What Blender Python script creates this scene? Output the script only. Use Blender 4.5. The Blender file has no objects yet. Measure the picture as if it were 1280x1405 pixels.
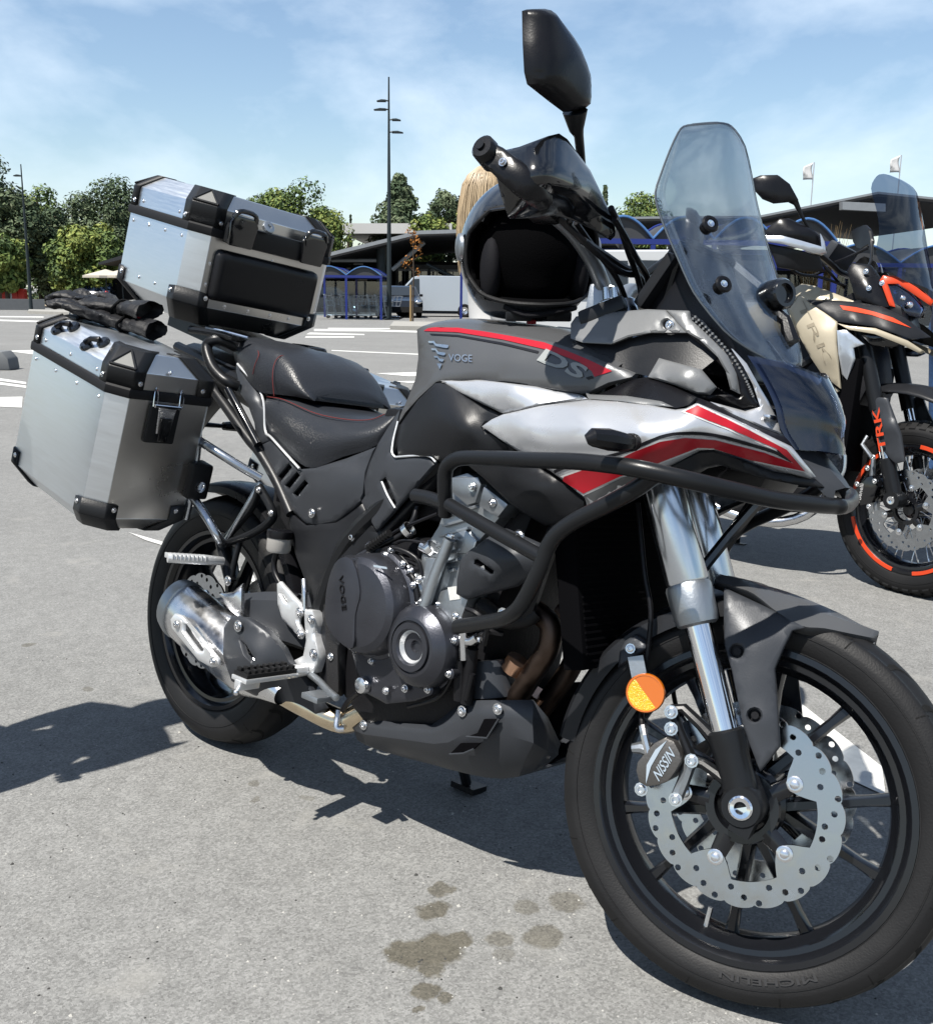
import bpy, bmesh, math, random
import numpy as np
from mathutils import Vector, Matrix
from mathutils.geometry import delaunay_2d_cdt
from mathutils.bvhtree import BVHTree
R_ = math.radians
scene = bpy.context.scene
col = scene.collection

# ------------------------------------------------------------------ camera
PW, PH = 1280.0, 1405.0
FPX = 1418.3
CAM = Vector((2.157, -1.452, 1.148))
YAW, PITCH, ROLL = R_(131.96), R_(11.96), R_(0.8)
fw = Vector((math.cos(YAW) * math.cos(PITCH), math.sin(YAW) * math.cos(PITCH), -math.sin(PITCH)))
rt0 = fw.cross(Vector((0, 0, 1))).normalized()
up0 = rt0.cross(fw)
rt = rt0 * math.cos(ROLL) + up0 * math.sin(ROLL)
up = -rt0 * math.sin(ROLL) + up0 * math.cos(ROLL)
cd = bpy.data.cameras.new("camera")
cd.sensor_fit = 'HORIZONTAL'
cd.sensor_width = 36.0
cd.lens = 36.0 * FPX / PW
cd.clip_start = 0.05
cd.clip_end = 3000
cam = bpy.data.objects.new("camera", cd)
col.objects.link(cam)
cam.matrix_world = Matrix(((rt.x, up.x, -fw.x, CAM.x), (rt.y, up.y, -fw.y, CAM.y), (rt.z, up.z, -fw.z, CAM.z), (0, 0, 0, 1)))
scene.camera = cam
scene.render.resolution_x = 932
scene.render.resolution_y = 1024

# ------------------------------------------------------------------ world, sun, exposure
SUN = Vector((-0.02, -0.55, 1.0)).normalized()
sun_el = math.asin(SUN.z)
sun_az = math.atan2(SUN.x, SUN.y)
world = bpy.data.worlds.new("World")
scene.world = world
world.use_nodes = True
wn, wl = world.node_tree.nodes, world.node_tree.links
wn.clear()
w_out = wn.new('ShaderNodeOutputWorld')
w_bg = wn.new('ShaderNodeBackground')
w_sky = wn.new('ShaderNodeTexSky')
w_sky.sky_type = 'NISHITA'
w_sky.sun_disc = False
w_sky.sun_elevation = sun_el
w_sky.sun_rotation = sun_az
w_sky.air_density = 1.15
w_sky.dust_density = 0.25
w_sky.ozone_density = 3.0
# thin cirrus: white veil mixed in by a stretched noise on the direction
w_tc = wn.new('ShaderNodeTexCoord')
w_map = wn.new('ShaderNodeMapping')
w_map.inputs['Scale'].default_value = (1.0, 1.0, 2.2)
w_map.inputs['Rotation'].default_value = (0.12, 0.2, 0.5)
w_no = wn.new('ShaderNodeTexNoise')
w_no.inputs['Scale'].default_value = 3.1
w_no.inputs['Detail'].default_value = 9
w_no.inputs['Roughness'].default_value = 0.56
w_no.inputs['Distortion'].default_value = 0.25
w_rmp = wn.new('ShaderNodeMapRange')
w_rmp.inputs['From Min'].default_value = 0.42
w_rmp.inputs['From Max'].default_value = 0.74
w_rmp.inputs['To Min'].default_value = 0.03
w_rmp.inputs['To Max'].default_value = 0.80
w_mix = wn.new('ShaderNodeMixRGB')
w_mix.inputs['Color2'].default_value = (7.6, 8.6, 9.6, 1)
wl.new(w_tc.outputs['Generated'], w_map.inputs['Vector'])
wl.new(w_map.outputs['Vector'], w_no.inputs['Vector'])
wl.new(w_no.outputs['Fac'], w_rmp.inputs['Value'])
wl.new(w_rmp.outputs['Result'], w_mix.inputs['Fac'])
wl.new(w_sky.outputs['Color'], w_mix.inputs['Color1'])
wl.new(w_mix.outputs['Color'], w_bg.inputs['Color'])
w_bg.inputs['Strength'].default_value = 0.060
wl.new(w_bg.outputs['Background'], w_out.inputs['Surface'])

sd = bpy.data.lights.new("sun", 'SUN')
sd.energy = 5.0
sd.angle = R_(0.53)
sd.color = (1.0, 0.955, 0.88)
sun = bpy.data.objects.new("sun", sd)
sun.rotation_euler = SUN.to_track_quat('Z', 'Y').to_euler()
col.objects.link(sun)
scene.view_settings.view_transform = 'Standard'
scene.view_settings.look = 'None'
scene.view_settings.exposure = 1.24
scene.view_settings.gamma = 1.0
scene.view_settings.use_curve_mapping = False

# ------------------------------------------------------------------ frames
def ray(px, py):
    return fw + rt * ((px - PW / 2) / FPX) - up * ((py - PH / 2) / FPX)

LEAN = R_(9.16)
BIKE = Matrix.Rotation(-LEAN, 4, 'X')              # bike frame (upright) -> world: leans left on its stand
BIKE_I = BIKE.inverted()
B2 = Matrix.Translation((-0.70, 2.66, 0)) @ Matrix.Rotation(-R_(8.5), 4, 'X')
RAKE = R_(25.5)
STEER = R_(15.37)
S_AX = Vector((-math.sin(RAKE), 0, math.cos(RAKE)))
FAX = Vector((1.45, 0, 0.33))
S_OFF = FAX - 0.03 * Vector((math.cos(RAKE), 0, math.sin(RAKE)))
STM = Matrix.Translation(S_OFF) @ Matrix.Rotation(STEER, 4, S_AX) @ Matrix.Translation(-S_OFF)

def plane_r(mi, px, py, r):
    c = mi @ CAM
    d = mi.to_3x3() @ ray(px, py)
    t = (-r - c.y) / d.y
    return c + d * t

def V(px, py, r):                                  # point of the bike at right offset r seen at a photo pixel
    return plane_r(BIKE_I, px, py, r)
STB_I = (BIKE @ STM).inverted()
def S(px, py, r):                                  # the same on the steered front end
    return plane_r(STB_I, px, py, r)
B2_I = B2.inverted()
def V2(px, py, r):
    return plane_r(B2_I, px, py, r)
def GZ(px, py, z=0.0):                             # point on a level plane
    d = ray(px, py)
    return CAM + d * ((z - CAM.z) / d.z)
def DP(px, py, dist):                              # point at a horizontal distance
    d = ray(px, py)
    return CAM + d * (dist / math.hypot(d.x, d.y))

# ------------------------------------------------------------------ materials
MATS = {}
ALB = 0.49                                         # paint and plastic colours below are written light; true albedo
def M(name, c, rough=0.5, metal=0.0, bump=0.0, bs=60.0, var=0.0, vs=6.0, coat=0.0, spec=0.5, trans=0.0,
      ior=1.45, rvar=0.0, stretch=None, emit=None, sheen=0.0, alpha=1.0):
    k_ = ALB * (1 - metal) + metal
    c = tuple(x * k_ for x in c)
    if metal < .5 and rough > .25: spec *= .52
    m = bpy.data.materials.new(name)
    m.use_nodes = True
    nt = m.node_tree
    p = nt.nodes['Principled BSDF']
    p.inputs['Base Color'].default_value = (*c, 1)
    p.inputs['Roughness'].default_value = rough
    p.inputs['Metallic'].default_value = metal
    p.inputs['Specular IOR Level'].default_value = spec
    p.inputs['Coat Weight'].default_value = coat
    p.inputs['Coat Roughness'].default_value = 0.06
    p.inputs['Transmission Weight'].default_value = trans
    p.inputs['IOR'].default_value = ior
    p.inputs['Alpha'].default_value = alpha
    if emit:
        p.inputs['Emission Color'].default_value = (*emit[:3], 1)
        p.inputs['Emission Strength'].default_value = emit[3]
    tc = nt.nodes.new('ShaderNodeTexCoord')
    src = tc.outputs['Object']
    if stretch:
        mp = nt.nodes.new('ShaderNodeMapping')
        mp.inputs['Scale'].default_value = stretch
        nt.links.new(src, mp.inputs['Vector'])
        src = mp.outputs['Vector']
    if var or rvar:
        n = nt.nodes.new('ShaderNodeTexNoise')
        n.inputs['Scale'].default_value = vs
        n.inputs['Detail'].default_value = 7
        n.inputs['Roughness'].default_value = 0.6
        nt.links.new(src, n.inputs['Vector'])
        if var:
            mr = nt.nodes.new('ShaderNodeMapRange')
            mr.inputs['From Min'].default_value = 0.25
            mr.inputs['From Max'].default_value = 0.75
            mr.inputs['To Min'].default_value = 1 - var
            mr.inputs['To Max'].default_value = 1 + var
            nt.links.new(n.outputs['Fac'], mr.inputs['Value'])
            mx = nt.nodes.new('ShaderNodeMixRGB')
            mx.blend_type = 'MULTIPLY'
            mx.inputs['Fac'].default_value = 1
            mx.inputs['Color1'].default_value = (*c, 1)
            nt.links.new(mr.outputs['Result'], mx.inputs['Color2'])
            nt.links.new(mx.outputs['Color'], p.inputs['Base Color'])
        if rvar:
            mr2 = nt.nodes.new('ShaderNodeMapRange')
            mr2.inputs['From Min'].default_value = 0.3
            mr2.inputs['From Max'].default_value = 0.7
            mr2.inputs['To Min'].default_value = max(0.02, rough - rvar)
            mr2.inputs['To Max'].default_value = rough + rvar
            nt.links.new(n.outputs['Fac'], mr2.inputs['Value'])
            nt.links.new(mr2.outputs['Result'], p.inputs['Roughness'])
    if bump:
        n2 = nt.nodes.new('ShaderNodeTexNoise')
        n2.inputs['Scale'].default_value = bs
        n2.inputs['Detail'].default_value = 4
        nt.links.new(src, n2.inputs['Vector'])
        b = nt.nodes.new('ShaderNodeBump')
        b.inputs['Strength'].default_value = bump
        b.inputs['Distance'].default_value = 0.002
        nt.links.new(n2.outputs['Fac'], b.inputs['Height'])
        nt.links.new(b.outputs['Normal'], p.inputs['Normal'])
    MATS[name] = m
    return m

M('paint_grey', (0.100, 0.103, 0.108), 0.36, 0.35, bump=.05, bs=500, rvar=.05, vs=9, coat=.15)
M('paint_silver', (0.52, 0.53, 0.55), 0.27, 0.62, bump=.04, bs=700, rvar=.05, vs=8, coat=.2)
M('plastic_dark', (0.015, 0.016, 0.019), 0.40, bump=.12, bs=420, var=.1, rvar=.06, vs=10)
M('plastic_mid', (0.044, 0.048, 0.056), 0.40, 0.15, bump=.10, bs=420, var=.08, rvar=.06, vs=10)
M('plastic_black', (0.008, 0.008, 0.010), 0.30, bump=.1, bs=300, rvar=.08, vs=10)
M('gloss_black', (0.006, 0.0065, 0.008), 0.12, bump=.02, bs=200, rvar=.04, vs=12, coat=.5)
M('powder_black', (0.013, 0.014, 0.016), 0.33, 0.1, bump=.08, bs=600, rvar=.05, vs=12)
M('leather', (0.030, 0.033, 0.040), 0.36, bump=.45, bs=260, rvar=.07, vs=12)
M('stitch_red', (0.16, 0.02, 0.02), 0.7)
M('red', (0.52, 0.012, 0.026), 0.34, bump=.02, coat=.2, var=.05)
M('decal_white', (0.72, 0.72, 0.72), 0.4)
M('decal_grey', (0.36, 0.38, 0.38), 0.45)
M('decal_black', (0.010, 0.010, 0.014), 0.4)
M('alu', (0.64, 0.67, 0.70), 0.34, 1.0, bump=.02, bs=90, var=.04, rvar=.05, vs=14, stretch=(1, 1, 14))
M('alu_front_shade', (0.50, 0.49, 0.47), 0.30, 1.0, var=.05, rvar=.05, vs=3)  # darker, warmer copy of alu: shade of the end faces put into colour
M('steel', (0.62, 0.62, 0.63), 0.24, 1.0, var=.06, rvar=.08, vs=30)
M('chrome', (0.72, 0.73, 0.75), 0.09, 1.0, rvar=.03, vs=20)
M('steel_tube', (0.34, 0.36, 0.39), 0.26, 1.0, rvar=.06, vs=30)
M('anod_fork', (0.52, 0.55, 0.59), 0.20, 1.0, rvar=.06, vs=18)
M('cast_alu', (0.30, 0.32, 0.34), 0.38, 0.9, bump=.2, bs=180, var=.08, vs=20)
M('cast_light', (0.66, 0.67, 0.68), 0.40, 0.75, bump=.15, bs=200, var=.06, vs=20)
M('engine_grey', (0.052, 0.054, 0.064), 0.32, 0.75, bump=.18, bs=300, var=.1, rvar=.06, vs=14)
M('engine_dark', (0.012, 0.012, 0.014), 0.5, 0.4, bump=.3, bs=160, var=.2, vs=20)
M('exhaust_brown', (0.070, 0.050, 0.040), 0.42, 1.0, var=.35, vs=16, rvar=.12)
M('exhaust_gold', (0.60, 0.50, 0.36), 0.22, 1.0, var=.2, vs=16, rvar=.08)
M('copper', (0.50, 0.30, 0.20), 0.3, 1.0, var=.15)
M('rubber', (0.0115, 0.0115, 0.0125), 0.58, bump=.25, bs=300, var=.22, rvar=.08, vs=9)
M('tread_cut', (0.004, 0.004, 0.004), 0.9)
M('tyre_text', (0.044, 0.044, 0.046), 0.6)
M('rim_black', (0.010, 0.011, 0.014), 0.20, 0.3, rvar=.05, vs=20, coat=.2)
M('disc_steel', (0.36, 0.375, 0.395), 0.20, 1.0, var=.07, rvar=.08, vs=40)
M('caliper', (0.10, 0.095, 0.09), 0.45, 0.8, bump=.25, bs=250, var=.1)
M('letter_blue', (0.42, 0.50, 0.58), 0.4)
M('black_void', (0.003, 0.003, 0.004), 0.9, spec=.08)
M('reservoir', (0.62, 0.60, 0.57), 0.3, trans=.35, var=.1)
M('cable', (0.008, 0.008, 0.010), 0.38)
M('orange_reflector', (0.62, 0.15, 0.004), 0.16, bump=.0, coat=.6)
M('amber_lens', (0.88, 0.50, 0.01), 0.2, bump=1.0, bs=420, var=.35, vs=300, coat=.5)
M('sticker_white', (0.74, 0.74, 0.72), 0.5, var=.15, vs=200)
M('fabric_black', (0.008, 0.008, 0.009), 0.85, spec=.2, bump=.5, bs=500)
M('fabric_grey', (0.05, 0.05, 0.054), 0.85, bump=.5, bs=700)
M('orange_red', (0.80, 0.075, 0.020), 0.4, coat=.2)
M('beige', (0.50, 0.44, 0.33), 0.38, 0.1, bump=.04, bs=500, coat=.2, rvar=.05)
M('cast_white', (0.55, 0.58, 0.62), 0.3, .8)
def glass_mat(name, tint, rough=0.03, mixf=0.5, gloss=(1, 1, 1)):
    m = bpy.data.materials.new(name)
    m.use_nodes = True
    nt = m.node_tree
    nt.nodes.clear()
    o = nt.nodes.new('ShaderNodeOutputMaterial')
    tr = nt.nodes.new('ShaderNodeBsdfTransparent')
    tr.inputs['Color'].default_value = (*tint, 1)
    gl = nt.nodes.new('ShaderNodeBsdfGlossy')
    gl.inputs['Color'].default_value = (*gloss, 1)
    gl.inputs['Roughness'].default_value = rough
    fr = nt.nodes.new('ShaderNodeFresnel')
    fr.inputs['IOR'].default_value = 1.5
    n = nt.nodes.new('ShaderNodeTexNoise')
    n.inputs['Scale'].default_value = 40
    n.inputs['Detail'].default_value = 5
    tc = nt.nodes.new('ShaderNodeTexCoord')
    nt.links.new(tc.outputs['Object'], n.inputs['Vector'])
    mr = nt.nodes.new('ShaderNodeMapRange')
    mr.inputs['To Min'].default_value = 0.0
    mr.inputs['To Max'].default_value = rough * 2
    nt.links.new(n.outputs['Fac'], mr.inputs['Value'])
    nt.links.new(mr.outputs['Result'], gl.inputs['Roughness'])
    ml = nt.nodes.new('ShaderNodeMath')
    ml.operation = 'MULTIPLY'
    ml.inputs[1].default_value = mixf
    nt.links.new(fr.outputs['Fac'], ml.inputs[0])
    mx = nt.nodes.new('ShaderNodeMixShader')
    nt.links.new(ml.outputs['Value'], mx.inputs['Fac'])
    nt.links.new(tr.outputs['BSDF'], mx.inputs[1])
    nt.links.new(gl.outputs['BSDF'], mx.inputs[2])
    nt.links.new(mx.outputs['Shader'], o.inputs['Surface'])
    MATS[name] = m
    return m
glass_mat('smoke_screen', (0.66, 0.68, 0.70), 0.006, .5)
glass_mat('smoke_screen_far', (0.24, 0.29, 0.38), 0.01, 1.0)
glass_mat('lens_clear', (0.42, 0.50, 0.68), 0.01, 1.3)
glass_mat('window_glass', (0.25, 0.30, 0.34), 0.02, 2.6)
glass_mat('shelter_glass', (0.62, 0.70, 0.76), 0.04, 1.5)

# ------------------------------------------------------------------ mesh builder
def cat(pts, n=6, closed=False):
    """Catmull-Rom through the points (each a sequence of floats)."""
    P = [np.array(p, float) for p in pts]
    k = len(P)
    out = []
    rng = range(k if closed else k - 1)
    for i in rng:
        if closed:
            p0, p1, p2, p3 = P[i - 1], P[i], P[(i + 1) % k], P[(i + 2) % k]
        else:
            p1, p2 = P[i], P[i + 1]
            p0 = P[i - 1] if i > 0 else 2 * p1 - p2
            p3 = P[i + 2] if i + 2 < k else 2 * p2 - p1
        for j in range(n):
            t = j / n
            out.append(0.5 * ((2 * p1) + (-p0 + p2) * t + (2 * p0 - 5 * p1 + 4 * p2 - p3) * t * t + (-p0 + 3 * p1 - 3 * p2 + p3) * t ** 3))
    if not closed:
        out.append(P[-1])
    return out

class G:
    def __init__(self):
        self.v = []; self.f = []; self.mi = []; self.cur = 0
    def add(self, vs, fs):
        b = len(self.v)
        self.v += [Vector(x) for x in vs]
        for f in fs:
            self.f.append([b + i for i in f]); self.mi.append(self.cur)
        return b
    def tube(self, pts, rad, seg=10, closed=False, caps=True, squash=None, hollow=0):
        P = [Vector(p) for p in pts]
        n = len(P)
        rs = rad if isinstance(rad, (list, tuple, np.ndarray)) else [rad] * n
        T = []
        for i in range(n):
            a = P[(i - 1) % n] if (closed or i > 0) else P[i]
            b = P[(i + 1) % n] if (closed or i < n - 1) else P[i]
            d = b - a
            T.append(d.normalized() if d.length > 1e-9 else Vector((0, 0, 1)))
        ref = Vector((0, 1, 0)) if abs(T[0].y) < 0.9 else Vector((1, 0, 0))
        N = (ref - T[0] * ref.dot(T[0])).normalized()
        vs, fs = [], []
        for i in range(n):
            N = (N - T[i] * N.dot(T[i]))
            N = N.normalized() if N.length > 1e-6 else T[i].orthogonal().normalized()
            Bn = T[i].cross(N)
            for k in range(seg):
                a = 2 * math.pi * k / seg
                sx, sy = (squash if squash else (1, 1))
                vs.append(P[i] + N * (rs[i] * math.cos(a) * sx) + Bn * (rs[i] * math.sin(a) * sy))
        m = n if closed else n - 1
        for i in range(m):
            for k in range(seg):
                a, b = i * seg + k, i * seg + (k + 1) % seg
                c, d = ((i + 1) % n) * seg + (k + 1) % seg, ((i + 1) % n) * seg + k
                fs.append((a, b, c, d))
        if caps and not closed:
            for end, i in ((0, 0), (1, n - 1)):
                ring = [i * seg + k for k in range(seg)]
                if hollow:
                    t = T[i] * (1 if end == 0 else -1)
                    b = len(vs)
                    for k in range(seg):
                        vs.append(P[i] + (vs[ring[k]] - P[i]) * hollow)
                    for k in range(seg):
                        vs.append(P[i] + (vs[ring[k]] - P[i]) * hollow + t * rs[i] * 2)
                    for k in range(seg):
                        fs.append((ring[k], ring[(k + 1) % seg], b + (k + 1) % seg, b + k))
                        fs.append((b + k, b + (k + 1) % seg, b + seg + (k + 1) % seg, b + seg + k))
                    fs.append([b + seg + k for k in range(seg)])
                else:
                    fs.append(ring if end else ring[::-1])
        self.add(vs, fs)
        return self
    def lathe(self, prof, org, axis, seg=32, ref=None, a0=0.0, a1=2 * math.pi, cap=False):
        """prof: list of (t along axis, radius)"""
        org = Vector(org); A = Vector(axis).normalized()
        X = Vector(ref) if ref else (Vector((1, 0, 0)) if abs(A.x) < .9 else Vector((0, 0, 1)))
        X = (X - A * X.dot(A)).normalized(); Y = A.cross(X)
        full = abs(a1 - a0 - 2 * math.pi) < 1e-6
        ns = seg if full else seg + 1
        vs, fs = [], []
        for (t, r) in prof:
            for k in range(ns):
                a = a0 + (a1 - a0) * k / seg
                vs.append(org + A * t + (X * math.cos(a) + Y * math.sin(a)) * r)
        for i in range(len(prof) - 1):
            for k in range(seg):
                k2 = (k + 1) % ns
                fs.append((i * ns + k, i * ns + k2, (i + 1) * ns + k2, (i + 1) * ns + k))
        if full:
            if prof[0][1] > 1e-5: fs.append([k for k in range(ns)][::-1]) if cap else None
            if prof[-1][1] > 1e-5: fs.append([(len(prof) - 1) * ns + k for k in range(ns)]) if cap else None
        self.add(vs, fs)
        return self
    def box(self, c, s, ax=None):
        c = Vector(c)
        X, Y, Z = ax if ax else (Vector((1, 0, 0)), Vector((0, 1, 0)), Vector((0, 0, 1)))
        X, Y, Z = Vector(X), Vector(Y), Vector(Z)
        vs = [c + X * (s[0] / 2 * i) + Y * (s[1] / 2 * j) + Z * (s[2] / 2 * k) for i in (-1, 1) for j in (-1, 1) for k in (-1, 1)]
        self.add(vs, [(0, 1, 3, 2), (4, 6, 7, 5), (0, 4, 5, 1), (2, 3, 7, 6), (0, 2, 6, 4), (1, 5, 7, 3)])
        return self
    def prism(self, poly, off):
        P = [Vector(p) for p in poly]; off = Vector(off); n = len(P)
        self.add(P + [p + off for p in P], [list(range(n))[::-1], list(range(n, 2 * n))] + [(i, (i + 1) % n, n + (i + 1) % n, n + i) for i in range(n)])
        return self
    def grid(self, rows, closed=False):
        n, m = len(rows), len(rows[0])
        vs = [p for r in rows for p in r]
        fs = []
        for i in range(n - 1):
            for j in range(m if closed else m - 1):
                j2 = (j + 1) % m
                fs.append((i * m + j, i * m + j2, (i + 1) * m + j2, (i + 1) * m + j))
        self.add(vs, fs)
        return self
    def ball(self, c, rad, seg=16, ax=None):
        c = Vector(c)
        if not isinstance(rad, (tuple, list)): rad = (rad, rad, rad)
        X, Y, Z = ax if ax else (Vector((1, 0, 0)), Vector((0, 1, 0)), Vector((0, 0, 1)))
        n = seg // 2
        rows = []
        for i in range(n + 1):
            th = math.pi * i / n
            rows.append([c + X * (rad[0] * math.sin(th) * math.cos(2 * math.pi * k / seg)) + Y * (rad[1] * math.sin(th) * math.sin(2 * math.pi * k / seg)) + Z * (rad[2] * math.cos(th)) for k in range(seg)])
        self.grid(rows, closed=True)
        return self
    def bolt(self, p, axis, r=0.007, h=0.005):
        A = Vector(axis).normalized()
        self.lathe([(0, r * 1.35), (h * .3, r * 1.35), (h * .3, r), (h, r * .92), (h * 1.1, r * .8), (h * 1.1, r * .5), (h * .5, r * .42), (h * .5, 0)], p, A, seg=10)
        return self
    def mirror(self):
        b = len(self.v)
        self.v += [Vector((p.x, -p.y, p.z)) for p in self.v]
        for f, m in list(zip(self.f, self.mi)):
            self.f.append([b + i for i in f][::-1]); self.mi.append(m)
        return self
    def build(self, name, mat, parent=None, xf=None, bevel=None, ang=35, weld=0.0, smooth=True, mods=()):
        me = bpy.data.meshes.new(name)
        vs = [(xf @ p) if xf else p for p in self.v]
        me.from_pydata([tuple(p) for p in vs], [], [list(f) for f in self.f])
        mats = mat if isinstance(mat, (list, tuple)) else [mat]
        for k in mats:
            me.materials.append(MATS[k] if isinstance(k, str) else k)
        if len(mats) > 1:
            me.polygons.foreach_set('material_index', self.mi)
        bm = bmesh.new()
        bm.from_mesh(me)
        if weld:
            bmesh.ops.remove_doubles(bm, verts=bm.verts, dist=weld)
        bmesh.ops.recalc_face_normals(bm, faces=bm.faces)
        if bevel:
            es = [e for e in bm.edges if len(e.link_faces) == 2 and e.calc_face_angle(0) > R_(28)]
            bmesh.ops.bevel(bm, geom=es, offset=bevel, segments=2, affect='EDGES', profile=.6, clamp_overlap=True)
        bm.to_mesh(me)
        bm.free()
        if smooth:
            me.polygons.foreach_set('use_smooth', [True] * len(me.polygons))
            me.set_sharp_from_angle(angle=R_(ang))
        o = bpy.data.objects.new(name, me)
        col.objects.link(o)
        if parent:
            o.parent = parent
        return o

def tag(o, label, category=None, group=None, kind=None):
    if label: o['label'] = label
    if category: o['category'] = category
    if group: o['group'] = group
    if kind: o['kind'] = kind
    return o
def empty(name, mw, label=None, category=None, group=None):
    o = bpy.data.objects.new(name, None)
    o.empty_display_size = 0.2
    col.objects.link(o)
    o.matrix_world = mw
    return tag(o, label, category, group)
def copy_tree(o, parent=None):
    c = o.copy()
    col.objects.link(c)
    if parent: c.parent = parent
    for ch in list(o.children):
        copy_tree(ch, c)
    return c

# --- traced sheets: outline in photo pixels, right offset by thin-plate spline, real thickness
def pip(x, y, poly):
    ins = False
    j = len(poly) - 1
    for i in range(len(poly)):
        xi, yi = poly[i][0], poly[i][1]
        xj, yj = poly[j][0], poly[j][1]
        if (yi > y) != (yj > y) and x < (xj - xi) * (y - yi) / (yj - yi + 1e-12) + xi:
            ins = not ins
        j = i
    return ins
def dist_poly(x, y, poly):
    P = np.array([[p[0], p[1]] for p in poly], float)
    Q = np.roll(P, -1, 0)
    d = Q - P
    L = (d ** 2).sum(1) + 1e-12
    t = np.clip(((np.array([x, y]) - P) * d).sum(1) / L, 0, 1)
    c = P + d * t[:, None]
    return float(np.sqrt(((c - np.array([x, y])) ** 2).sum(1)).min())
def tps(ctrl):
    C = np.array(ctrl, float)
    X = C[:, :2] / 100.0
    n = len(X)
    D2 = ((X[:, None] - X[None]) ** 2).sum(2)
    K = np.where(D2 > 0, D2 * np.log(D2 + 1e-12), 0)
    P = np.hstack([np.ones((n, 1)), X])
    A = np.zeros((n + 3, n + 3))
    A[:n, :n] = K + np.eye(n) * 1e-3
    A[:n, n:] = P
    A[n:, :n] = P.T
    sol = np.linalg.solve(A + np.eye(n + 3) * 1e-9, np.concatenate([C[:, 2], np.zeros(3)]))
    def f(x, y):
        q = np.array([x, y]) / 100.0
        d2 = ((X - q) ** 2).sum(1)
        k = np.where(d2 > 0, d2 * np.log(d2 + 1e-12), 0)
        return float(k @ sol[:n] + sol[n] + sol[n + 1:] @ q)
    return f
def densify(poly, step):
    out = []
    n = len(poly)
    for i in range(n):
        a = np.array(poly[i][:2], float); b = np.array(poly[(i + 1) % n][:2], float)
        k = max(1, int(round(np.linalg.norm(b - a) / step)))
        for j in range(k):
            out.append(tuple(a + (b - a) * j / k))
    return out
def cdt_fill(outer, holes=(), step=12.0, inset=0.0):
    loops = [outer] + list(holes)
    vs, es = [], []
    for lp in loops:
        b = len(vs)
        vs += [Vector((p[0], p[1])) for p in lp]
        es += [(b + i, b + (i + 1) % len(lp)) for i in range(len(lp))]
    nb = len(vs)
    xs = [p[0] for p in outer]; ys = [p[1] for p in outer]
    if inset:
        for lp in loops:
            n = len(lp)
            for i in range(n):
                a, b = np.array(lp[i - 1]), np.array(lp[(i + 1) % n])
                t = b - a
                L = np.linalg.norm(t)
                if L < 1e-6: continue
                nn = np.array([-t[1], t[0]]) / L
                for s in (1, -1):
                    q = np.array(lp[i]) + nn * s * inset
                    if pip(q[0], q[1], outer) and not any(pip(q[0], q[1], h) for h in holes) and min(dist_poly(q[0], q[1], l2) for l2 in loops) > inset * .8:
                        vs.append(Vector((q[0], q[1])))
    lim = max(inset * 1.6, step * .45)
    y = min(ys) + step / 2
    row = 0
    while y < max(ys):
        x = min(xs) + step / 2 + (step / 2 if row % 2 else 0)
        while x < max(xs):
            if pip(x, y, outer) and not any(pip(x, y, h) for h in holes) and min(dist_poly(x, y, l2) for l2 in loops) > lim:
                vs.append(Vector((x, y)))
            x += step
        y += step * .866
        row += 1
    ov, oe, of, _, _, _ = delaunay_2d_cdt(vs, es, [], 0, 1e-4)
    tr = []
    for f in of:
        cx = sum(ov[i].x for i in f) / len(f); cy = sum(ov[i].y for i in f) / len(f)
        if pip(cx, cy, outer) and not any(pip(cx, cy, h) for h in holes):
            tr.append(list(f))
    return [(p.x, p.y) for p in ov], tr
SHEETS = {}
def sheet(name, poly, mat, parent, ctrl=(), thick=0.006, fn=V, edge=0.003, inset=2.5, step=11.0, holes=(), mirror=True,
          xf=None, bulge=0.0, bw=30.0, key=None, both=None, smooth=False, slot=None):
    """poly points (px,py,r); ctrl extra (px,py,r) inside; right-hand panel, mirrored to the left side as a second part"""
    if smooth:
        poly = [tuple(p) for p in cat(poly, 4, closed=True)]
    f = tps([tuple(p[:3]) for p in poly[::max(1, len(poly) // 40)]] + list(ctrl))
    out = densify(poly, step)
    hl = [densify(h, step * .6) for h in holes]
    pv, tr = cdt_fill(out, hl, step, inset)
    loops = [out] + hl
    g = G()
    front, back = [], []
    for (x, y) in pv:
        d = min(dist_poly(x, y, lp) for lp in loops)
        dr = 0.0
        if edge and d < inset * .7: dr -= edge
        if bulge:
            dd = min(1.0, dist_poly(x, y, out) / bw)
            dr += bulge * (1 - (1 - dd) ** 2)
        p = fn(x, y, f(x, y) + dr)
        front.append(p)
        back.append(Vector((p.x, p.y + thick, p.z)))
    n = len(front)
    # boundary edges
    cnt = {}
    for t in tr:
        for i in range(len(t)):
            e = (t[i], t[(i + 1) % len(t)])
            k = tuple(sorted(e))
            cnt.setdefault(k, []).append(e)
    fs = [list(t) for t in tr] + [[n + i for i in t][::-1] for t in tr]
    for k, l in cnt.items():
        if len(l) == 1:
            a, b = l[0]
            fs.append([b, a, n + a, n + b])
    g.add(front + back, fs)
    gm = None
    if mirror:
        gm = G()
        gm.add([Vector((p.x, -p.y, p.z)) for p in front + back], [f_[::-1] for f_ in fs])
    o = g.build(name, mat, parent, xf=xf, ang=50)
    if gm:
        gm.build(name, mat, parent, xf=xf, ang=50)
    if key:
        SHEETS[key] = BVHTree.FromPolygons([tuple(p) for p in front], tr)
    return o
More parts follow.
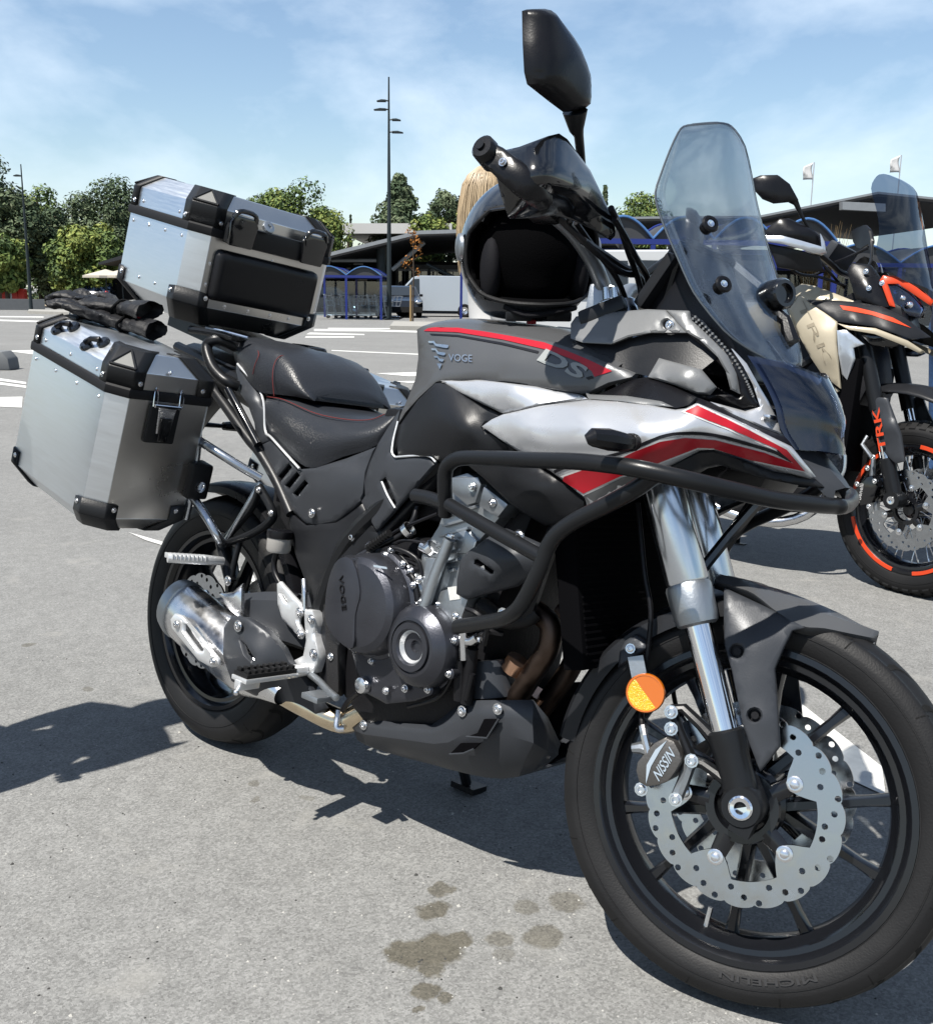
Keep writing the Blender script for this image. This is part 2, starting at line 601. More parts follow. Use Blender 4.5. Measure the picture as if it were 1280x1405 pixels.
def decal(name, poly, mat, parent, keys, lift=0.0012, step=9.0, mirror=True, inv=None, m=None, holes=()):
    """flat print laid on the panels named by keys"""
    inv = inv or BIKE_I
    c = inv @ CAM
    out = densify(poly, step)
    pv, tr = cdt_fill(out, [densify(h, step) for h in holes], step, 0)
    pts = []
    ok = []
    for (x, y) in pv:
        d = (inv.to_3x3() @ ray(x, y)).normalized()
        best = None
        for k in keys:
            loc, nor, idx, dist = SHEETS[k].ray_cast(c, d)
            if loc is not None and (best is None or dist < best[1]):
                if nor.dot(d) > 0: nor = -nor
                best = (loc + nor * lift, dist)
        pts.append(best[0] if best else None)
    tr = [t for t in tr if all(pts[i] is not None for i in t)]
    if not tr: return None
    pts = [p if p is not None else Vector((0, 0, 0)) for p in pts]
    used = sorted({i for t in tr for i in t})
    mp = {u: i for i, u in enumerate(used)}
    g = G()
    g.add([pts[u] for u in used], [[mp[i] for i in t] for t in tr])
    o = g.build(name, mat, parent)
    if mirror:
        g2 = G()
        g2.add([Vector((pts[u].x, -pts[u].y, pts[u].z)) for u in used], [[mp[i] for i in t] for t in tr])
        g2.build(name, mat, parent)
    return o

def text_mesh(s, ext=0.0, shear=0.0, bold=0.0):
    cu = bpy.data.curves.new('lettering', 'FONT')
    cu.body = s
    cu.extrude = ext
    cu.shear = shear
    cu.offset = bold
    cu.resolution_u = 3
    ob = bpy.data.objects.new('lettering', cu)
    col.objects.link(ob)
    dg = bpy.context.evaluated_depsgraph_get()
    me = bpy.data.meshes.new_from_object(ob.evaluated_get(dg))
    bpy.data.objects.remove(ob)
    vs = [v.co.copy() for v in me.vertices]
    fs = [list(p.vertices) for p in me.polygons]
    bpy.data.meshes.remove(me)
    x0 = min(v.x for v in vs); x1 = max(v.x for v in vs); y0 = min(v.y for v in vs); y1 = max(v.y for v in vs)
    return [((v.x - x0) / (x1 - x0), (v.y - y0) / (y1 - y0), v.z) for v in vs], fs
def lettering(s, bl, br, tl, mat, parent, name='lettering', xf=None, shear=0.0, bold=0.0, depth=0.0):
    """text filling the parallelogram bottom-left, bottom-right, top-left"""
    vs, fs = text_mesh(s, ext=0.5 if depth else 0, shear=shear, bold=bold)
    bl, br, tl = Vector(bl), Vector(br), Vector(tl)
    n = (br - bl).cross(tl - bl).normalized()
    g = G()
    g.add([bl + (br - bl) * a + (tl - bl) * b + n * (c * depth) for a, b, c in vs], fs)
    return g.build(name, mat, parent, xf=xf, smooth=False)
# ================================================================== ground
def ground_mat():
    m = bpy.data.materials.new('asphalt')
    m.use_nodes = True
    nt = m.node_tree; N = nt.nodes; Lk = nt.links
    p = N['Principled BSDF']
    p.inputs['Roughness'].default_value = .88
    p.inputs['Specular IOR Level'].default_value = .3
    tc = N.new('ShaderNodeTexCoord')
    def noise(scale, det=6, rough=.6, dist=0.0, vec=None):
        n = N.new('ShaderNodeTexNoise')
        n.inputs['Scale'].default_value = scale; n.inputs['Detail'].default_value = det
        n.inputs['Roughness'].default_value = rough; n.inputs['Distortion'].default_value = dist
        Lk.new(vec or tc.outputs['Object'], n.inputs['Vector'])
        return n
    def mr(src, a, b, c, d):
        q = N.new('ShaderNodeMapRange')
        for k, v in zip(('From Min', 'From Max', 'To Min', 'To Max'), (a, b, c, d)): q.inputs[k].default_value = v
        Lk.new(src, q.inputs['Value'])
        return q.outputs['Result']
    def mix(fac, c1, c2, mode='MIX'):
        q = N.new('ShaderNodeMixRGB'); q.blend_type = mode
        for s, v in ((q.inputs['Fac'], fac), (q.inputs['Color1'], c1), (q.inputs['Color2'], c2)):
            if hasattr(v, 'is_linked') or hasattr(v, 'links'): Lk.new(v, s)
            else: s.default_value = v if not isinstance(v, tuple) else (*v, 1)
        return q.outputs['Color']
    vo = N.new('ShaderNodeTexVoronoi'); vo.inputs['Scale'].default_value = 230
    Lk.new(tc.outputs['Object'], vo.inputs['Vector'])
    agg = mr(vo.outputs['Color'], 0, 1, .64, 1.34)
    fine = mr(noise(520, 3).outputs['Fac'], .3, .7, .70, 1.26)
    mid = mr(noise(16, 6).outputs['Fac'], .3, .7, .88, 1.10)
    big = mr(noise(.9, 6).outputs['Fac'], .3, .7, .90, 1.08)
    col_ = mix(1, (.130, .130, .1265), agg, 'MULTIPLY')
    col_ = mix(1, col_, fine, 'MULTIPLY')
    col_ = mix(1, col_, mid, 'MULTIPLY')
    col_ = mix(1, col_, big, 'MULTIPLY')
    # pale dusty blotches
    bl = mr(noise(5.5, 5, .55, .3).outputs['Fac'], .60, .72, 0, .42)
    col_ = mix(bl, col_, (.19, .186, .174))
    # tiny dark pits
    vp = N.new('ShaderNodeTexVoronoi'); vp.inputs['Scale'].default_value = 70
    Lk.new(tc.outputs['Object'], vp.inputs['Vector'])
    pit = mr(vp.outputs['Distance'], .03, .09, .6, 0)
    col_ = mix(pit, col_, (.060, .060, .057))
    # hairline cracks, only here and there
    cw = noise(3.0, 4, .6)
    cv = N.new('ShaderNodeVectorMath'); cv.operation = 'MULTIPLY_ADD'; Lk.new(cw.outputs['Color'], cv.inputs[0]); cv.inputs[1].default_value = (.5, .5, 0); Lk.new(tc.outputs['Object'], cv.inputs[2])
    vc = N.new('ShaderNodeTexVoronoi'); vc.feature = 'DISTANCE_TO_EDGE'; vc.inputs['Scale'].default_value = .8
    Lk.new(cv.outputs['Vector'], vc.inputs['Vector'])
    cr = mr(vc.outputs['Distance'], .0015, .004, .6, 0)
    cm = mr(noise(.7, 3).outputs['Fac'], .58, .66, 0, .7)
    cmul = N.new('ShaderNodeMath'); cmul.operation = 'MULTIPLY'; Lk.new(cr, cmul.inputs[0]); Lk.new(cm, cmul.inputs[1])
    col_ = mix(cmul.outputs['Value'], col_, (.05, .049, .046))
    # oil drips: blobs with ragged edges
    nz = noise(22, 5, .6)
    wob = N.new('ShaderNodeVectorMath'); wob.operation = 'MULTIPLY_ADD'
    sub = N.new('ShaderNodeVectorMath'); sub.operation = 'SUBTRACT'
    Lk.new(nz.outputs['Color'], sub.inputs[0]); sub.inputs[1].default_value = (.5, .5, .5)
    Lk.new(sub.outputs['Vector'], wob.inputs[0]); wob.inputs[1].default_value = (.055, .055, 0)
    Lk.new(tc.outputs['Object'], wob.inputs[2])
    acc = None
    for (px, py, rr, st) in ((560, 1308, .040, .95), (600, 1303, .050, .95), (630, 1290, .022, .9), (590, 1330, .024, .9), (603, 1222, .024, .8), (594, 1250, .030, .9), (722, 1246, .026, .55), (778, 1238, .034, .62), (745, 1284, .036, .7), (686, 1288, .026, .65), (690, 1310, .02, .4), (585, 1362, .022, .9), (610, 1372, .014, .85), (570, 1385, .008, .8), (38, 885, .02, .6), (120, 945, .02, .5), (350, 1075, .012, .5), (350, 1098, .01, .5), (420, 1096, .014, .4)):
        c = GZ(px, py)
        d = N.new('ShaderNodeVectorMath'); d.operation = 'DISTANCE'
        Lk.new(wob.outputs['Vector'], d.inputs[0]); d.inputs[1].default_value = (c.x, c.y, 0)
        v = mr(d.outputs['Value'], rr * 1.12, rr * .84, 0, st)
        if acc is None: acc = v
        else:
            mx = N.new('ShaderNodeMath'); mx.operation = 'MAXIMUM'
            Lk.new(acc, mx.inputs[0]); Lk.new(v, mx.inputs[1]); acc = mx.outputs['Value']
    stain = mix(1, col_, (.46, .42, .33), 'MULTIPLY')
    col_ = mix(acc, col_, stain)
    Lk.new(col_, p.inputs['Base Color'])
    b = N.new('ShaderNodeBump'); b.inputs['Strength'].default_value = .55; b.inputs['Distance'].default_value = .003
    Lk.new(agg, b.inputs['Height'])
    Lk.new(b.outputs['Normal'], p.inputs['Normal'])
    return m
MATS['asphalt'] = ground_mat()
g = G()
xs = [-900, -300, -120, -60, -30, -15, -8, -4, -2, 0, 1, 2, 4, 8, 20, 60, 300, 900]
g.grid([[Vector((x, y, 0)) for x in xs] for y in xs])
tag(g.build('ground', 'asphalt', None), None, kind='structure')

# loose grit on the asphalt
rn = random.Random(21)
g = G()
for k in range(900):
    px, py = rn.uniform(-80, 1360), rn.uniform(760, 1480)
    p = GZ(px, py)
    r = rn.uniform(.0012, .0032) * (1.8 if rn.random() < .05 else 1)
    vs = [p + Vector((r * math.cos(a) * rn.uniform(.7, 1.2), r * math.sin(a) * rn.uniform(.7, 1.2), 0)) for a in (0, 1.26, 2.5, 3.77, 5.0)]
    t = p + Vector((rn.uniform(-.3, .3) * r, rn.uniform(-.3, .3) * r, r * .8))
    g.cur = rn.choice((0, 0, 1))
    g.add(vs + [t], [(0, 1, 5), (1, 2, 5), (2, 3, 5), (3, 4, 5), (4, 0, 5)])
M('grit_pale', (.50, .49, .46), .8); M('grit_dark', (.06, .06, .058), .8)
tag(g.build('grit', ['grit_pale', 'grit_dark'], None, smooth=False), None, kind='stuff')
# ================================================================== the grey and red touring motorcycle
moto = empty('motorcycle', BIKE, 'grey, silver and red adventure motorcycle with tall smoked screen and metal luggage', 'motorcycle')
YR = Vector((0, -1, 0))                             # the bike's right

def pxs(pts, fn=V):
    return [fn(*p) for p in pts]
def pipe(name, pts, rad, mat, parent=moto, fn=V, n=5, seg=12, xf=None, hollow=0, smooth=True, mirror=False):
    P = pxs(pts, fn) if fn else [Vector(p) for p in pts]
    if smooth and len(P) > 2: P = [Vector(p) for p in cat(P, n)]
    g = G().tube(P, rad, seg=seg, hollow=hollow)
    o = g.build(name, mat, parent, xf=xf)
    if mirror:
        G().tube([Vector((p.x, -p.y, p.z)) for p in P], rad, seg=seg, hollow=hollow).build(name, mat, parent, xf=xf)
    return o
def bolts(pts, parent=moto, fn=V, xf=None, r=0.0065, mat='steel', axis=YR, name='bolt', mirror=False):
    for p in pts:
        q = fn(*p)
        G().bolt(q, axis, r).build(name, mat, parent, xf=xf)
        if mirror:
            G().bolt(Vector((q.x, -q.y, q.z)), -Vector(axis), r).build(name, mat, parent, xf=xf)
def hit(keys, px, py, lift=0.0015, inv=None):
    inv = inv or BIKE_I
    c = inv @ CAM
    d = (inv.to_3x3() @ ray(px, py)).normalized()
    best = None
    for k in keys:
        loc, nor, i, dist = SHEETS[k].ray_cast(c, d)
        if loc is not None and (best is None or dist < best[1]):
            if nor.dot(d) > 0: nor = -nor
            best = (loc + nor * lift, dist)
    return best[0] if best else None

def text_px(s, o, e, t, mat, parent, keys, inv, name='lettering', lift=.002, shear=0.0, bold=0.0):
    """lettering laid on panels: o = baseline start, e = baseline end, t = top of the start, photo pixels"""
    vs, fs = text_mesh(s, shear=shear, bold=bold)
    out = []
    for a, b, z in vs:
        px = o[0] + (e[0] - o[0]) * a + (t[0] - o[0]) * b; py = o[1] + (e[1] - o[1]) * a + (t[1] - o[1]) * b
        out.append(hit(keys, px, py, lift, inv))
    fs = [f for f in fs if all(out[i] is not None for i in f)]
    g = G(); g.add([p or Vector() for p in out], fs)
    return g.build(name, mat, parent, smooth=False)
# ------------------------------------------------------------------ wheels
def wheel(parent, c, R, hw, rimr, xf, nspoke, phase, spread, hubr, tyre_label=None, name='wheel_rim', groove=26, knob=False, disc_side=1):
    c = Vector(c)
    rg = G()
    fl = rimr + .006
    pr = [(-hw * .80, rimr - .002), (-hw * .86, fl), (-hw * .90, fl), (-hw * .90, rimr - .004), (-hw * .80, rimr - .010), (-hw * .72, rimr - .013), (-hw * .70, rimr - .022), (-hw * .5, rimr - .026),
          (-hw * .3, rimr - .036), (0, rimr - .039)]
    pr = pr + [(-t, r) for t, r in pr[-2::-1]]
    pr.append(pr[0])
    rg.lathe(pr, c, (0, 1, 0), seg=72, ref=(1, 0, 0))
    rim = rg.build(name, 'rim_black', parent, xf=xf, ang=28)
    tg = G()
    half = [(-hw * .74, rimr - .002), (-hw * .90, rimr + .012), (-hw * .985, rimr + (R - rimr) * .36), (-hw, rimr + (R - rimr) * .52), (-hw * .97, rimr + (R - rimr) * .64), (-hw * .82, rimr + (R - rimr) * .83), (-hw * .58, R - .011), (-hw * .3, R - .0028), (0, R)]
    prof = half + [(-t, r) for t, r in half[-2::-1]]
    prof = [tuple(p) for p in cat(prof, 3)]
    tg.lathe(prof, c, (0, 1, 0), seg=96, ref=(1, 0, 0))
    i0 = min(range(len(prof)), key=lambda i: prof[i][0]); i1 = max(range(len(prof)), key=lambda i: prof[i][0])
    pt = np.array(prof[i0:i1 + 1])
    def srf(t, a, lift=.0007):
        r = float(np.interp(t, pt[:, 0], pt[:, 1])) + lift
        return c + Vector((r * math.cos(a), t, r * math.sin(a)))
    tg.cur = 1
    for k in range(groove):
        a0 = 2 * math.pi * k / groove
        for s in (-1, 1):
            if knob: continue
            off = 0 if s > 0 else math.pi / groove
            path = [(s * hw * (.10 + .84 * u), a0 + off + .22 * u + .05 * math.sin(u * 5)) for u in np.linspace(0, 1, 7)]
            vs = []
            for i, (t, a) in enumerate(path):
                wd = .0055 * (1 - abs(i / 6 * 2 - 1) ** 3) / R + .0006
                vs += [srf(t, a - wd), srf(t, a + wd)]
            tg.add(vs, [(2 * i, 2 * i + 1, 2 * i + 3, 2 * i + 2) for i in range(6)])
            if k % 2 == 0:
                path = [(s * hw * (.70 + .285 * u), a0 + off + .10 + .02 * u) for u in np.linspace(0, 1, 4)]
                vs = []
                for (t, a) in path:
                    vs += [srf(t, a - .004), srf(t, a + .004)]
                tg.add(vs, [(2 * i, 2 * i + 1, 2 * i + 3, 2 * i + 2) for i in range(3)])
    tg.cur = 0
    for s in (-1, 1):
        for (f0, w0) in ((.47, .0016), (.10, .0014)):
            rr0 = rimr + (R - rimr) * f0
            tt = s * float(np.interp(rr0, [p[1] for p in prof[:len(prof) // 2]], [-p[0] for p in prof[:len(prof) // 2]]))
            tg.lathe([(tt - s * .001, rr0 + w0), (tt + s * .0013, rr0 + w0 * .5), (tt + s * .0013, rr0 - w0 * .5), (tt - s * .001, rr0 - w0)], c, (0, 1, 0), seg=96, ref=(1, 0, 0))
    if knob:
        for k in range(46):
            a0 = 2 * math.pi * k / 46
            for s in (-1, 1):
                for (ta, tb, sh) in ((.52, .93, 0), (.05, .45, math.pi / 46)):
                    d = .045
                    q = [srf(s * hw * t, a0 + sh + da, -.002) for t in (ta, tb) for da in (-d, d)]
                    p = [srf(s * hw * (t if t < .9 else t + .02), a0 + sh + da * .88, .0085) for t in (ta, tb) for da in (-d, d)]
                    tg.add(q + p, [(4, 5, 7, 6), (0, 1, 5, 4), (1, 3, 7, 5), (3, 2, 6, 7), (2, 0, 4, 6)])
    ty = tg.build('tyre', ['rubber', 'tread_cut'], rim, xf=xf, ang=40)
    hg = G()
    hg.lathe([(-.055, 0), (-.055, hubr * .6), (-.045, hubr * .62), (-.035, hubr), (.035, hubr), (.045, hubr * .62), (.055, hubr * .6), (.055, 0)], c, (0, 1, 0), seg=32)
    hg.build('hub', 'rim_black', rim, xf=xf)
    for k in range(nspoke // 2):
        for s in (-1, 1):
            a = phase + 4 * math.pi * k / nspoke
            th0, th1 = a + s * spread * .42, a + s * spread
            p0 = Vector((math.cos(th0), 0, math.sin(th0))) * (hubr * .9)
            p1 = Vector((math.cos(th1), 0, math.sin(th1))) * (rimr - .034)
            d = (p1 - p0).normalized(); nrm = Vector((-d.z, 0, d.x))
            g = G()
            rows = []
            for u in np.linspace(0, 1, 6):
                w = .0125 * (1 - u) + .0075 * u + .006 * max(0, u - .8) * 5 * .6
                h = .024 * (1 - u) + .014 * u
                p = c + p0.lerp(p1, u)
                rows.append([p + nrm * (w * .55) + YR * h, p + nrm * w + YR * (h * .4), p + nrm * w - YR * (h * .4), p + nrm * (w * .55) - YR * h, p - nrm * (w * .55) - YR * h, p - nrm * w - YR * (h * .4), p - nrm * w + YR * (h * .4), p - nrm * (w * .55) + YR * h])
            g.grid(rows, closed=True)
            g.build('spoke', 'rim_black', rim, xf=xf, ang=50)
    return rim, ty, srf
def wave_disc(parent, c, r0, rin, y, xf, phase, nb=5, lobes=20, holes=40, nm='brake_disc'):
    """petal brake disc: wavy edge, drilled, button mounts on the inner rim"""
    c = Vector(c)
    outer = []
    for k in range(240):
        a = 2 * math.pi * k / 240
        w = abs(math.sin(a * lobes / 2)) ** .55
        r = r0 - .0055 * (1 - w)
        outer.append((r * math.cos(a), r * math.sin(a)))
    inner = []
    for k in range(160):
        a = 2 * math.pi * k / 160
        d = min(abs((a - phase - 2 * math.pi * j / nb + math.pi) % (2 * math.pi) - math.pi) for j in range(nb))
        lob = max(0.0, 1 - (d / .30) ** 2)
        r = rin - (rin * .30) * lob ** .7
        inner.append((r * math.cos(a), r * math.sin(a)))
    hl = [inner]
    k = 0
    for j in range(holes):
        a = 2 * math.pi * j / holes + .05
        rr = rin + (r0 - rin) * (.28, .60, .80)[j % 3]
        hl.append([(rr * math.cos(a) + .0052 * math.cos(t), rr * math.sin(a) + .0052 * math.sin(t)) for t in np.linspace(0, 2 * math.pi, 9)[:-1]])
    sc = 1000.0
    pv, tr = cdt_fill([(x * sc, z * sc) for x, z in outer], [[(x * sc, z * sc) for x, z in h] for h in hl], 14.0, 0)
    vs = [c + Vector((x / sc, y - .0025, z / sc)) for x, z in pv]
    vb = [c + Vector((x / sc, y + .0025, z / sc)) for x, z in pv]
    n = len(vs)
    cnt = {}
    for t in tr:
        for i in range(3):
            e = (t[i], t[(i + 1) % 3]); cnt.setdefault(tuple(sorted(e)), []).append(e)
    fs = [list(t) for t in tr] + [[n + i for i in t][::-1] for t in tr] + [[l[0][1], l[0][0], n + l[0][0], n + l[0][1]] for l in cnt.values() if len(l) == 1]
    g = G(); g.add(vs + vb, fs)
    d = g.build(nm, 'disc_steel', parent, xf=xf, ang=30)
    sgn = -1 if y < 0 else 1
    for j in range(nb):
        a = phase + 2 * math.pi * j / nb
        p = c + Vector((rin * .80 * math.cos(a), y + sgn * .003, rin * .80 * math.sin(a)))
        G().lathe([(0, .013), (.002, .013), (.003, .010), (.0025, .007), (.007, .0065), (.008, .004), (.008, 0)], p, (0, sgn, 0), seg=16).build('disc_bolt', 'steel', d, xf=xf)
    # carrier behind it
    cg = G()
    cg.lathe([(y - sgn * .004, rin * .52), (y + sgn * .002, rin * .50), (y + sgn * .002, rin * .38), (y - sgn * .012, rin * .36)], c, (0, 1, 0), seg=40)
    for j in range(nb):
        a = phase + 2 * math.pi * j / nb
        p0 = c + Vector((rin * .45 * math.cos(a), y - sgn * .003, rin * .45 * math.sin(a)))
        p1 = c + Vector((rin * .80 * math.cos(a), y - sgn * .004, rin * .80 * math.sin(a)))
        cg.tube([p0, p1], [.016, .013], seg=8, squash=(.4, 1))
    cg.build('disc_carrier', 'rim_black', d, xf=xf)
    return d

rimF, tyF, srfF = wheel(moto, FAX, .33, .057, .255, STM, 10, 0.0, R_(16), .062)
for yy in (-.078, .078):
    wave_disc(moto, FAX, .158, .117, yy, STM, R_(38))
# sidewall lettering
def arc_text(s, c, rad, h, a0, a1, y, mat, parent, xf):
    vs, fs = text_mesh(s, bold=.015)
    g = G()
    g.add([Vector(c) + Vector(((rad + h * b) * math.cos(a0 + (a1 - a0) * a), y, (rad + h * b) * math.sin(a0 + (a1 - a0) * a))) for a, b, z in vs], fs)
    return g.build('lettering', mat, parent, xf=xf, smooth=False)
arc_text('MICHELIN', FAX, .270, .012, R_(-56), R_(-88), -.0582, 'tyre_text', tyF, STM)
RAX = Vector((0, 0, .32))
rimR, tyR, srfR = wheel(moto, RAX, .321, .076, .222, None, 10, .3, R_(16), .07, groove=22)
wave_disc(moto, RAX, .12, .085, -.095, None, .2, holes=30, lobes=16)
# valve stem
G().tube([S(968, 1272, .02), S(975, 1245, .02)], .0045, seg=8).build('valve_stem', 'steel', rimF, xf=STM)

# ------------------------------------------------------------------ fork
fA, fB = S(1021, 1105, .105), S(915, 690, .105)
fd = (fB - fA).normalized()
def fk(t): return fA + fd * t
t_col0 = (S(958, 855, .105) - fA).dot(fd)
t_chr0 = (S(1003, 1003, .105) - fA).dot(fd)
for sgn in (1, -1):
    mr = (lambda p: p) if sgn > 0 else (lambda p: Vector((p.x, -p.y, p.z)))
    up_t = G().tube([mr(fk(t)) for t in (t_col0 + .065, t_col0 + .07, .60, .86)], [.0335, .0360, .0360, .0350], seg=28).build('fork_tube', 'anod_fork', moto, xf=STM)
    G().tube([mr(fk(t)) for t in (t_col0 - .004, t_col0, t_col0 + .012, t_col0 + .06, t_col0 + .066)], [.029, .034, .0365, .0385, .036], seg=28).build('fork_collar', 'cast_alu', up_t, xf=STM)
    G().tube([mr(fk(t)) for t in (t_chr0 - .06, t_col0 + .02)], .0225, seg=24).build('fork_stanchion', 'chrome', moto, xf=STM)
    low = G().tube([mr(fk(t)) for t in (.0, .03, .08, t_chr0 - .02, t_chr0, t_chr0 + .004)], [.026, .028, .028, .031, .032, .027], seg=22)
    ax = mr(fA)
    low.lathe([(-.028, .031), (-.024, .034), (.022, .034), (.028, .030), (.028, .018), (.020, .018), (.020, 0)], ax, (0, -sgn, 0), seg=24)
    low.box(ax + Vector((.006, 0, -.026)), (.034, .05, .034), (Vector((math.cos(.25), 0, -math.sin(.25))), Vector((0, 1, 0)), Vector((math.sin(.25), 0, math.cos(.25)))))
    lo = low.build('fork_lower', 'powder_black', moto, xf=STM)
    G().lathe([(0, .019), (.004, .019), (.006, .016), (.005, .010), (-.004, .009), (-.004, 0)], ax + Vector((0, -sgn * .026, 0)), (0, -sgn, 0), seg=20).build('axle_nut', 'chrome', lo, xf=STM)
    # caliper carrier arms
    ca = G()
    ca.tube([mr(S(x, y, .108)) for x, y in ((985, 1020), (962, 995), (938, 972), (922, 974))], [.018, .013, .012, .013], seg=10, squash=(1, .7))
    ca.tube([mr(S(x, y, .108)) for x, y in ((1005, 1078), (985, 1062), (965, 1048), (950, 1044))], [.017, .013, .012, .014], seg=10, squash=(1, .7))
    ca.tube([mr(S(x, y, .108)) for x, y in ((922, 976), (934, 1005), (950, 1044))], [.012, .010, .013], seg=10, squash=(1, .7))
    ca.build('caliper_bracket', 'powder_black', moto, xf=STM)
    # caliper
    cp = [(872, 1058), (874, 1046), (884, 1034), (897, 1020), (912, 1012), (924, 1017), (933, 1034), (934, 1046), (926, 1060), (916, 1073), (902, 1078), (886, 1080), (876, 1074)]
    cg = G()
    cg.prism([mr(S(x, y, .137)) for x, y in cp], (0, sgn * .085, 0))
    cal = cg.build('brake_caliper', 'caliper', moto, xf=STM, bevel=.004)
    g = G().tube([mr(S(x, y, .105)) for x, y in ((922, 976), (940, 1030), (948, 1046))], .009, seg=8)
    g.tube([mr(S(x, y, .112)) for x, y in ((948, 1044), (938, 1072), (927, 1098))], .0105, seg=8)
    g.tube([mr(S(x, y, .12)) for x, y in ((893, 1030), (880, 1026), (868, 1027))], [.013, .011, .008], seg=10)
    g.build('caliper_slide', 'cast_alu', cal, xf=STM)
    for (x, y) in ((921, 977), (921, 1000), (949, 1044), (927, 1097), (880, 1083)):
        G().bolt(mr(S(x, y, .122)), (0, -sgn, 0), .0085, .008).build('caliper_bolt', 'steel', cal, xf=STM)
    hose = [mr(S(x, y, r)) for x, y, r in ((890, 1035, .13), (884, 1010, .132), (880, 985, .110), (884, 940, .088), (888, 900, .088), (893, 840, .092), (885, 790, .09), (880, 740, .085), (875, 690, .08))]
    G().tube([Vector(p) for p in cat(hose, 4)], .0045, seg=8).build('brake_hose', 'cable', moto, xf=STM)
    G().tube([hose[0], hose[1], hose[1].lerp(hose[2], .5)], .0068, seg=8).build('hose_fitting', 'steel', cal, xf=STM)
lettering('NISSIN', S(904, 1073, .1388), S(927, 1036, .1388), S(895, 1061, .1388), 'letter_blue', moto, xf=STM, shear=.2, bold=.01)
g = G()
g.prism([S(x, y, .1382) for x, y in ((886, 1076), (887, 1050), (899, 1029), (915, 1016), (905, 1031), (893, 1052))], (0, .001, 0))
g.build('caliper_stripe', 'letter_blue', moto, xf=STM)
# triple clamps
for t, w in ((.62, .03), (.84, .028)):
    p = fk(t)
    G().box((p.x - .02, 0, p.z), (.085, .30, w), (Vector((math.cos(RAKE), 0, math.sin(RAKE))), Vector((0, 1, 0)), Vector((-math.sin(RAKE), 0, math.cos(RAKE))))).build('triple_clamp', 'powder_black', moto, xf=STM, bevel=.008)
# reflector on the fork
rc = S(886, 951, .118)
rg = G().lathe([(0, .0325), (.006, .0325), (.009, .031), (.009, .0285), (.0075, .028)], rc, (0.12, -1, .05), seg=36)
rfl = rg.build('reflector', 'orange_reflector', moto, xf=STM)
A = Vector((0.12, -1, .05)).normalized(); X = Vector((1, 0, 0)); X = (X - A * X.dot(A)).normalized(); Y = A.cross(X)
for mat, h in (('amber_lens', 1), ('orange_reflector', -1)):
    vs = [rc + A * .0082 + (X * math.cos(a) + Y * math.sin(a)) * .0288 for a in np.linspace(R_(-42 if h > 0 else 138) + math.pi, R_(138 if h > 0 else 318) + math.pi, 22)]
    G().add(vs, [list(range(22))])
    q = G(); q.add(vs, [list(range(22))]); q.build('reflector_lens', mat, rfl, xf=STM)
G().prism([S(x, y, .107) for x, y in ((861, 902), (882, 899), (887, 925), (867, 932))], (0, .004, 0)).build('reflector_bracket', 'cast_alu', rfl, xf=STM)

# ------------------------------------------------------------------ front mudguard
def arc_guard(name, a0, a1, rad, hw, mat, lip=.02, c=FAX, xf=STM, n=28, taper=0.0, parent=moto):
    rows = []
    for i in range(n + 1):
        u = i / n
        a = a0 + (a1 - a0) * u
        w = hw * (1 - taper * max(0, u - .6) / .4)
        sec = []
        for (t, dr) in ((-1, -lip), (-.97, -.004), (-.8, .004), (-.4, .010), (0, .012), (.4, .010), (.8, .004), (.97, -.004), (1, -lip)):
            r = rad + dr
            sec.append(Vector(c) + Vector((r * math.cos(a), t * w, r * math.sin(a))))
        for (t, dr) in ((.985, -lip), (.95, -.007), (.4, .006), (0, .008), (-.4, .006), (-.95, -.007), (-.985, -lip)):
            r = rad + dr
            sec.append(Vector(c) + Vector((r * math.cos(a), t * w, r * math.sin(a))))
        rows.append(sec)
    g = G().grid(rows, closed=True)
    g.f.append(list(range(16))); g.mi.append(0)
    g.f.append([n * 16 + k for k in range(16)]); g.mi.append(0)
    return g.build(name, mat, parent, xf=xf)
fg = arc_guard('front_mudguard', R_(97), R_(176), .336, .072, 'plastic_dark', lip=.03, taper=.25)
beakR = [(981, 797, .060), (1010, 806, .072), (1034, 815, .078), (1068, 841, .080), (1100, 859, .076), (1130, 862, .058), (1165, 869, .036), (1202, 876, .004)]
beakC = [(992, 794), (1015, 797), (1040, 802), (1078, 813), (1112, 826), (1149, 842), (1179, 858), (1205, 873)]
rows = []
R0 = [S(*p) for p in beakR]
C0 = [S(x, y, 0.0) for x, y in beakC]
rows = [[p + Vector((0, .0, -.012)) * 1 + Vector((0, .010, 0)) for p in R0], R0, [p.lerp(q, .45) + Vector((0, 0, .008)) for p, q in zip(R0, C0)], C0]
rows = rows + [[Vector((p.x, -p.y, p.z)) for p in r] for r in rows[2::-1]]
rows = [[Vector(p) for p in cat(r, 3)] for r in rows]
g = G().grid(rows)
b = len(g.v)
bk = g.build('mudguard_beak', 'paint_grey', moto, xf=STM, ang=24)
md = bk.modifiers.new('solid', 'SOLIDIFY'); md.thickness = .004; md.offset = 0
plate = [(993, 829, .098), (993, 860, .106), (994, 886, .112), (1004, 920, .120), (1020, 999, .130), (1043, 1059, .132), (1056, 1043, .128), (1070, 1025, .122), (1067, 970, .118), (1063, 918, .112), (1075, 890, .100), (1087, 866, .090), (1104, 861, .080), (1064, 839, .082), (993, 806, .080)]
sheet('fork_guard', plate, 'plastic_mid', moto, fn=S, xf=STM, ctrl=[(1030, 880, .116), (1040, 850, .096), (1045, 990, .131), (1030, 930, .124)], thick=.006, step=9, holes=[[(1011 + 9.5 * math.cos(a), 894 + 9.5 * math.sin(a)) for a in np.linspace(0, 6.28, 13)[:-1]], [(1035 + 9.5 * math.cos(a), 982 + 9.5 * math.sin(a)) for a in np.linspace(0, 6.28, 13)[:-1]]])
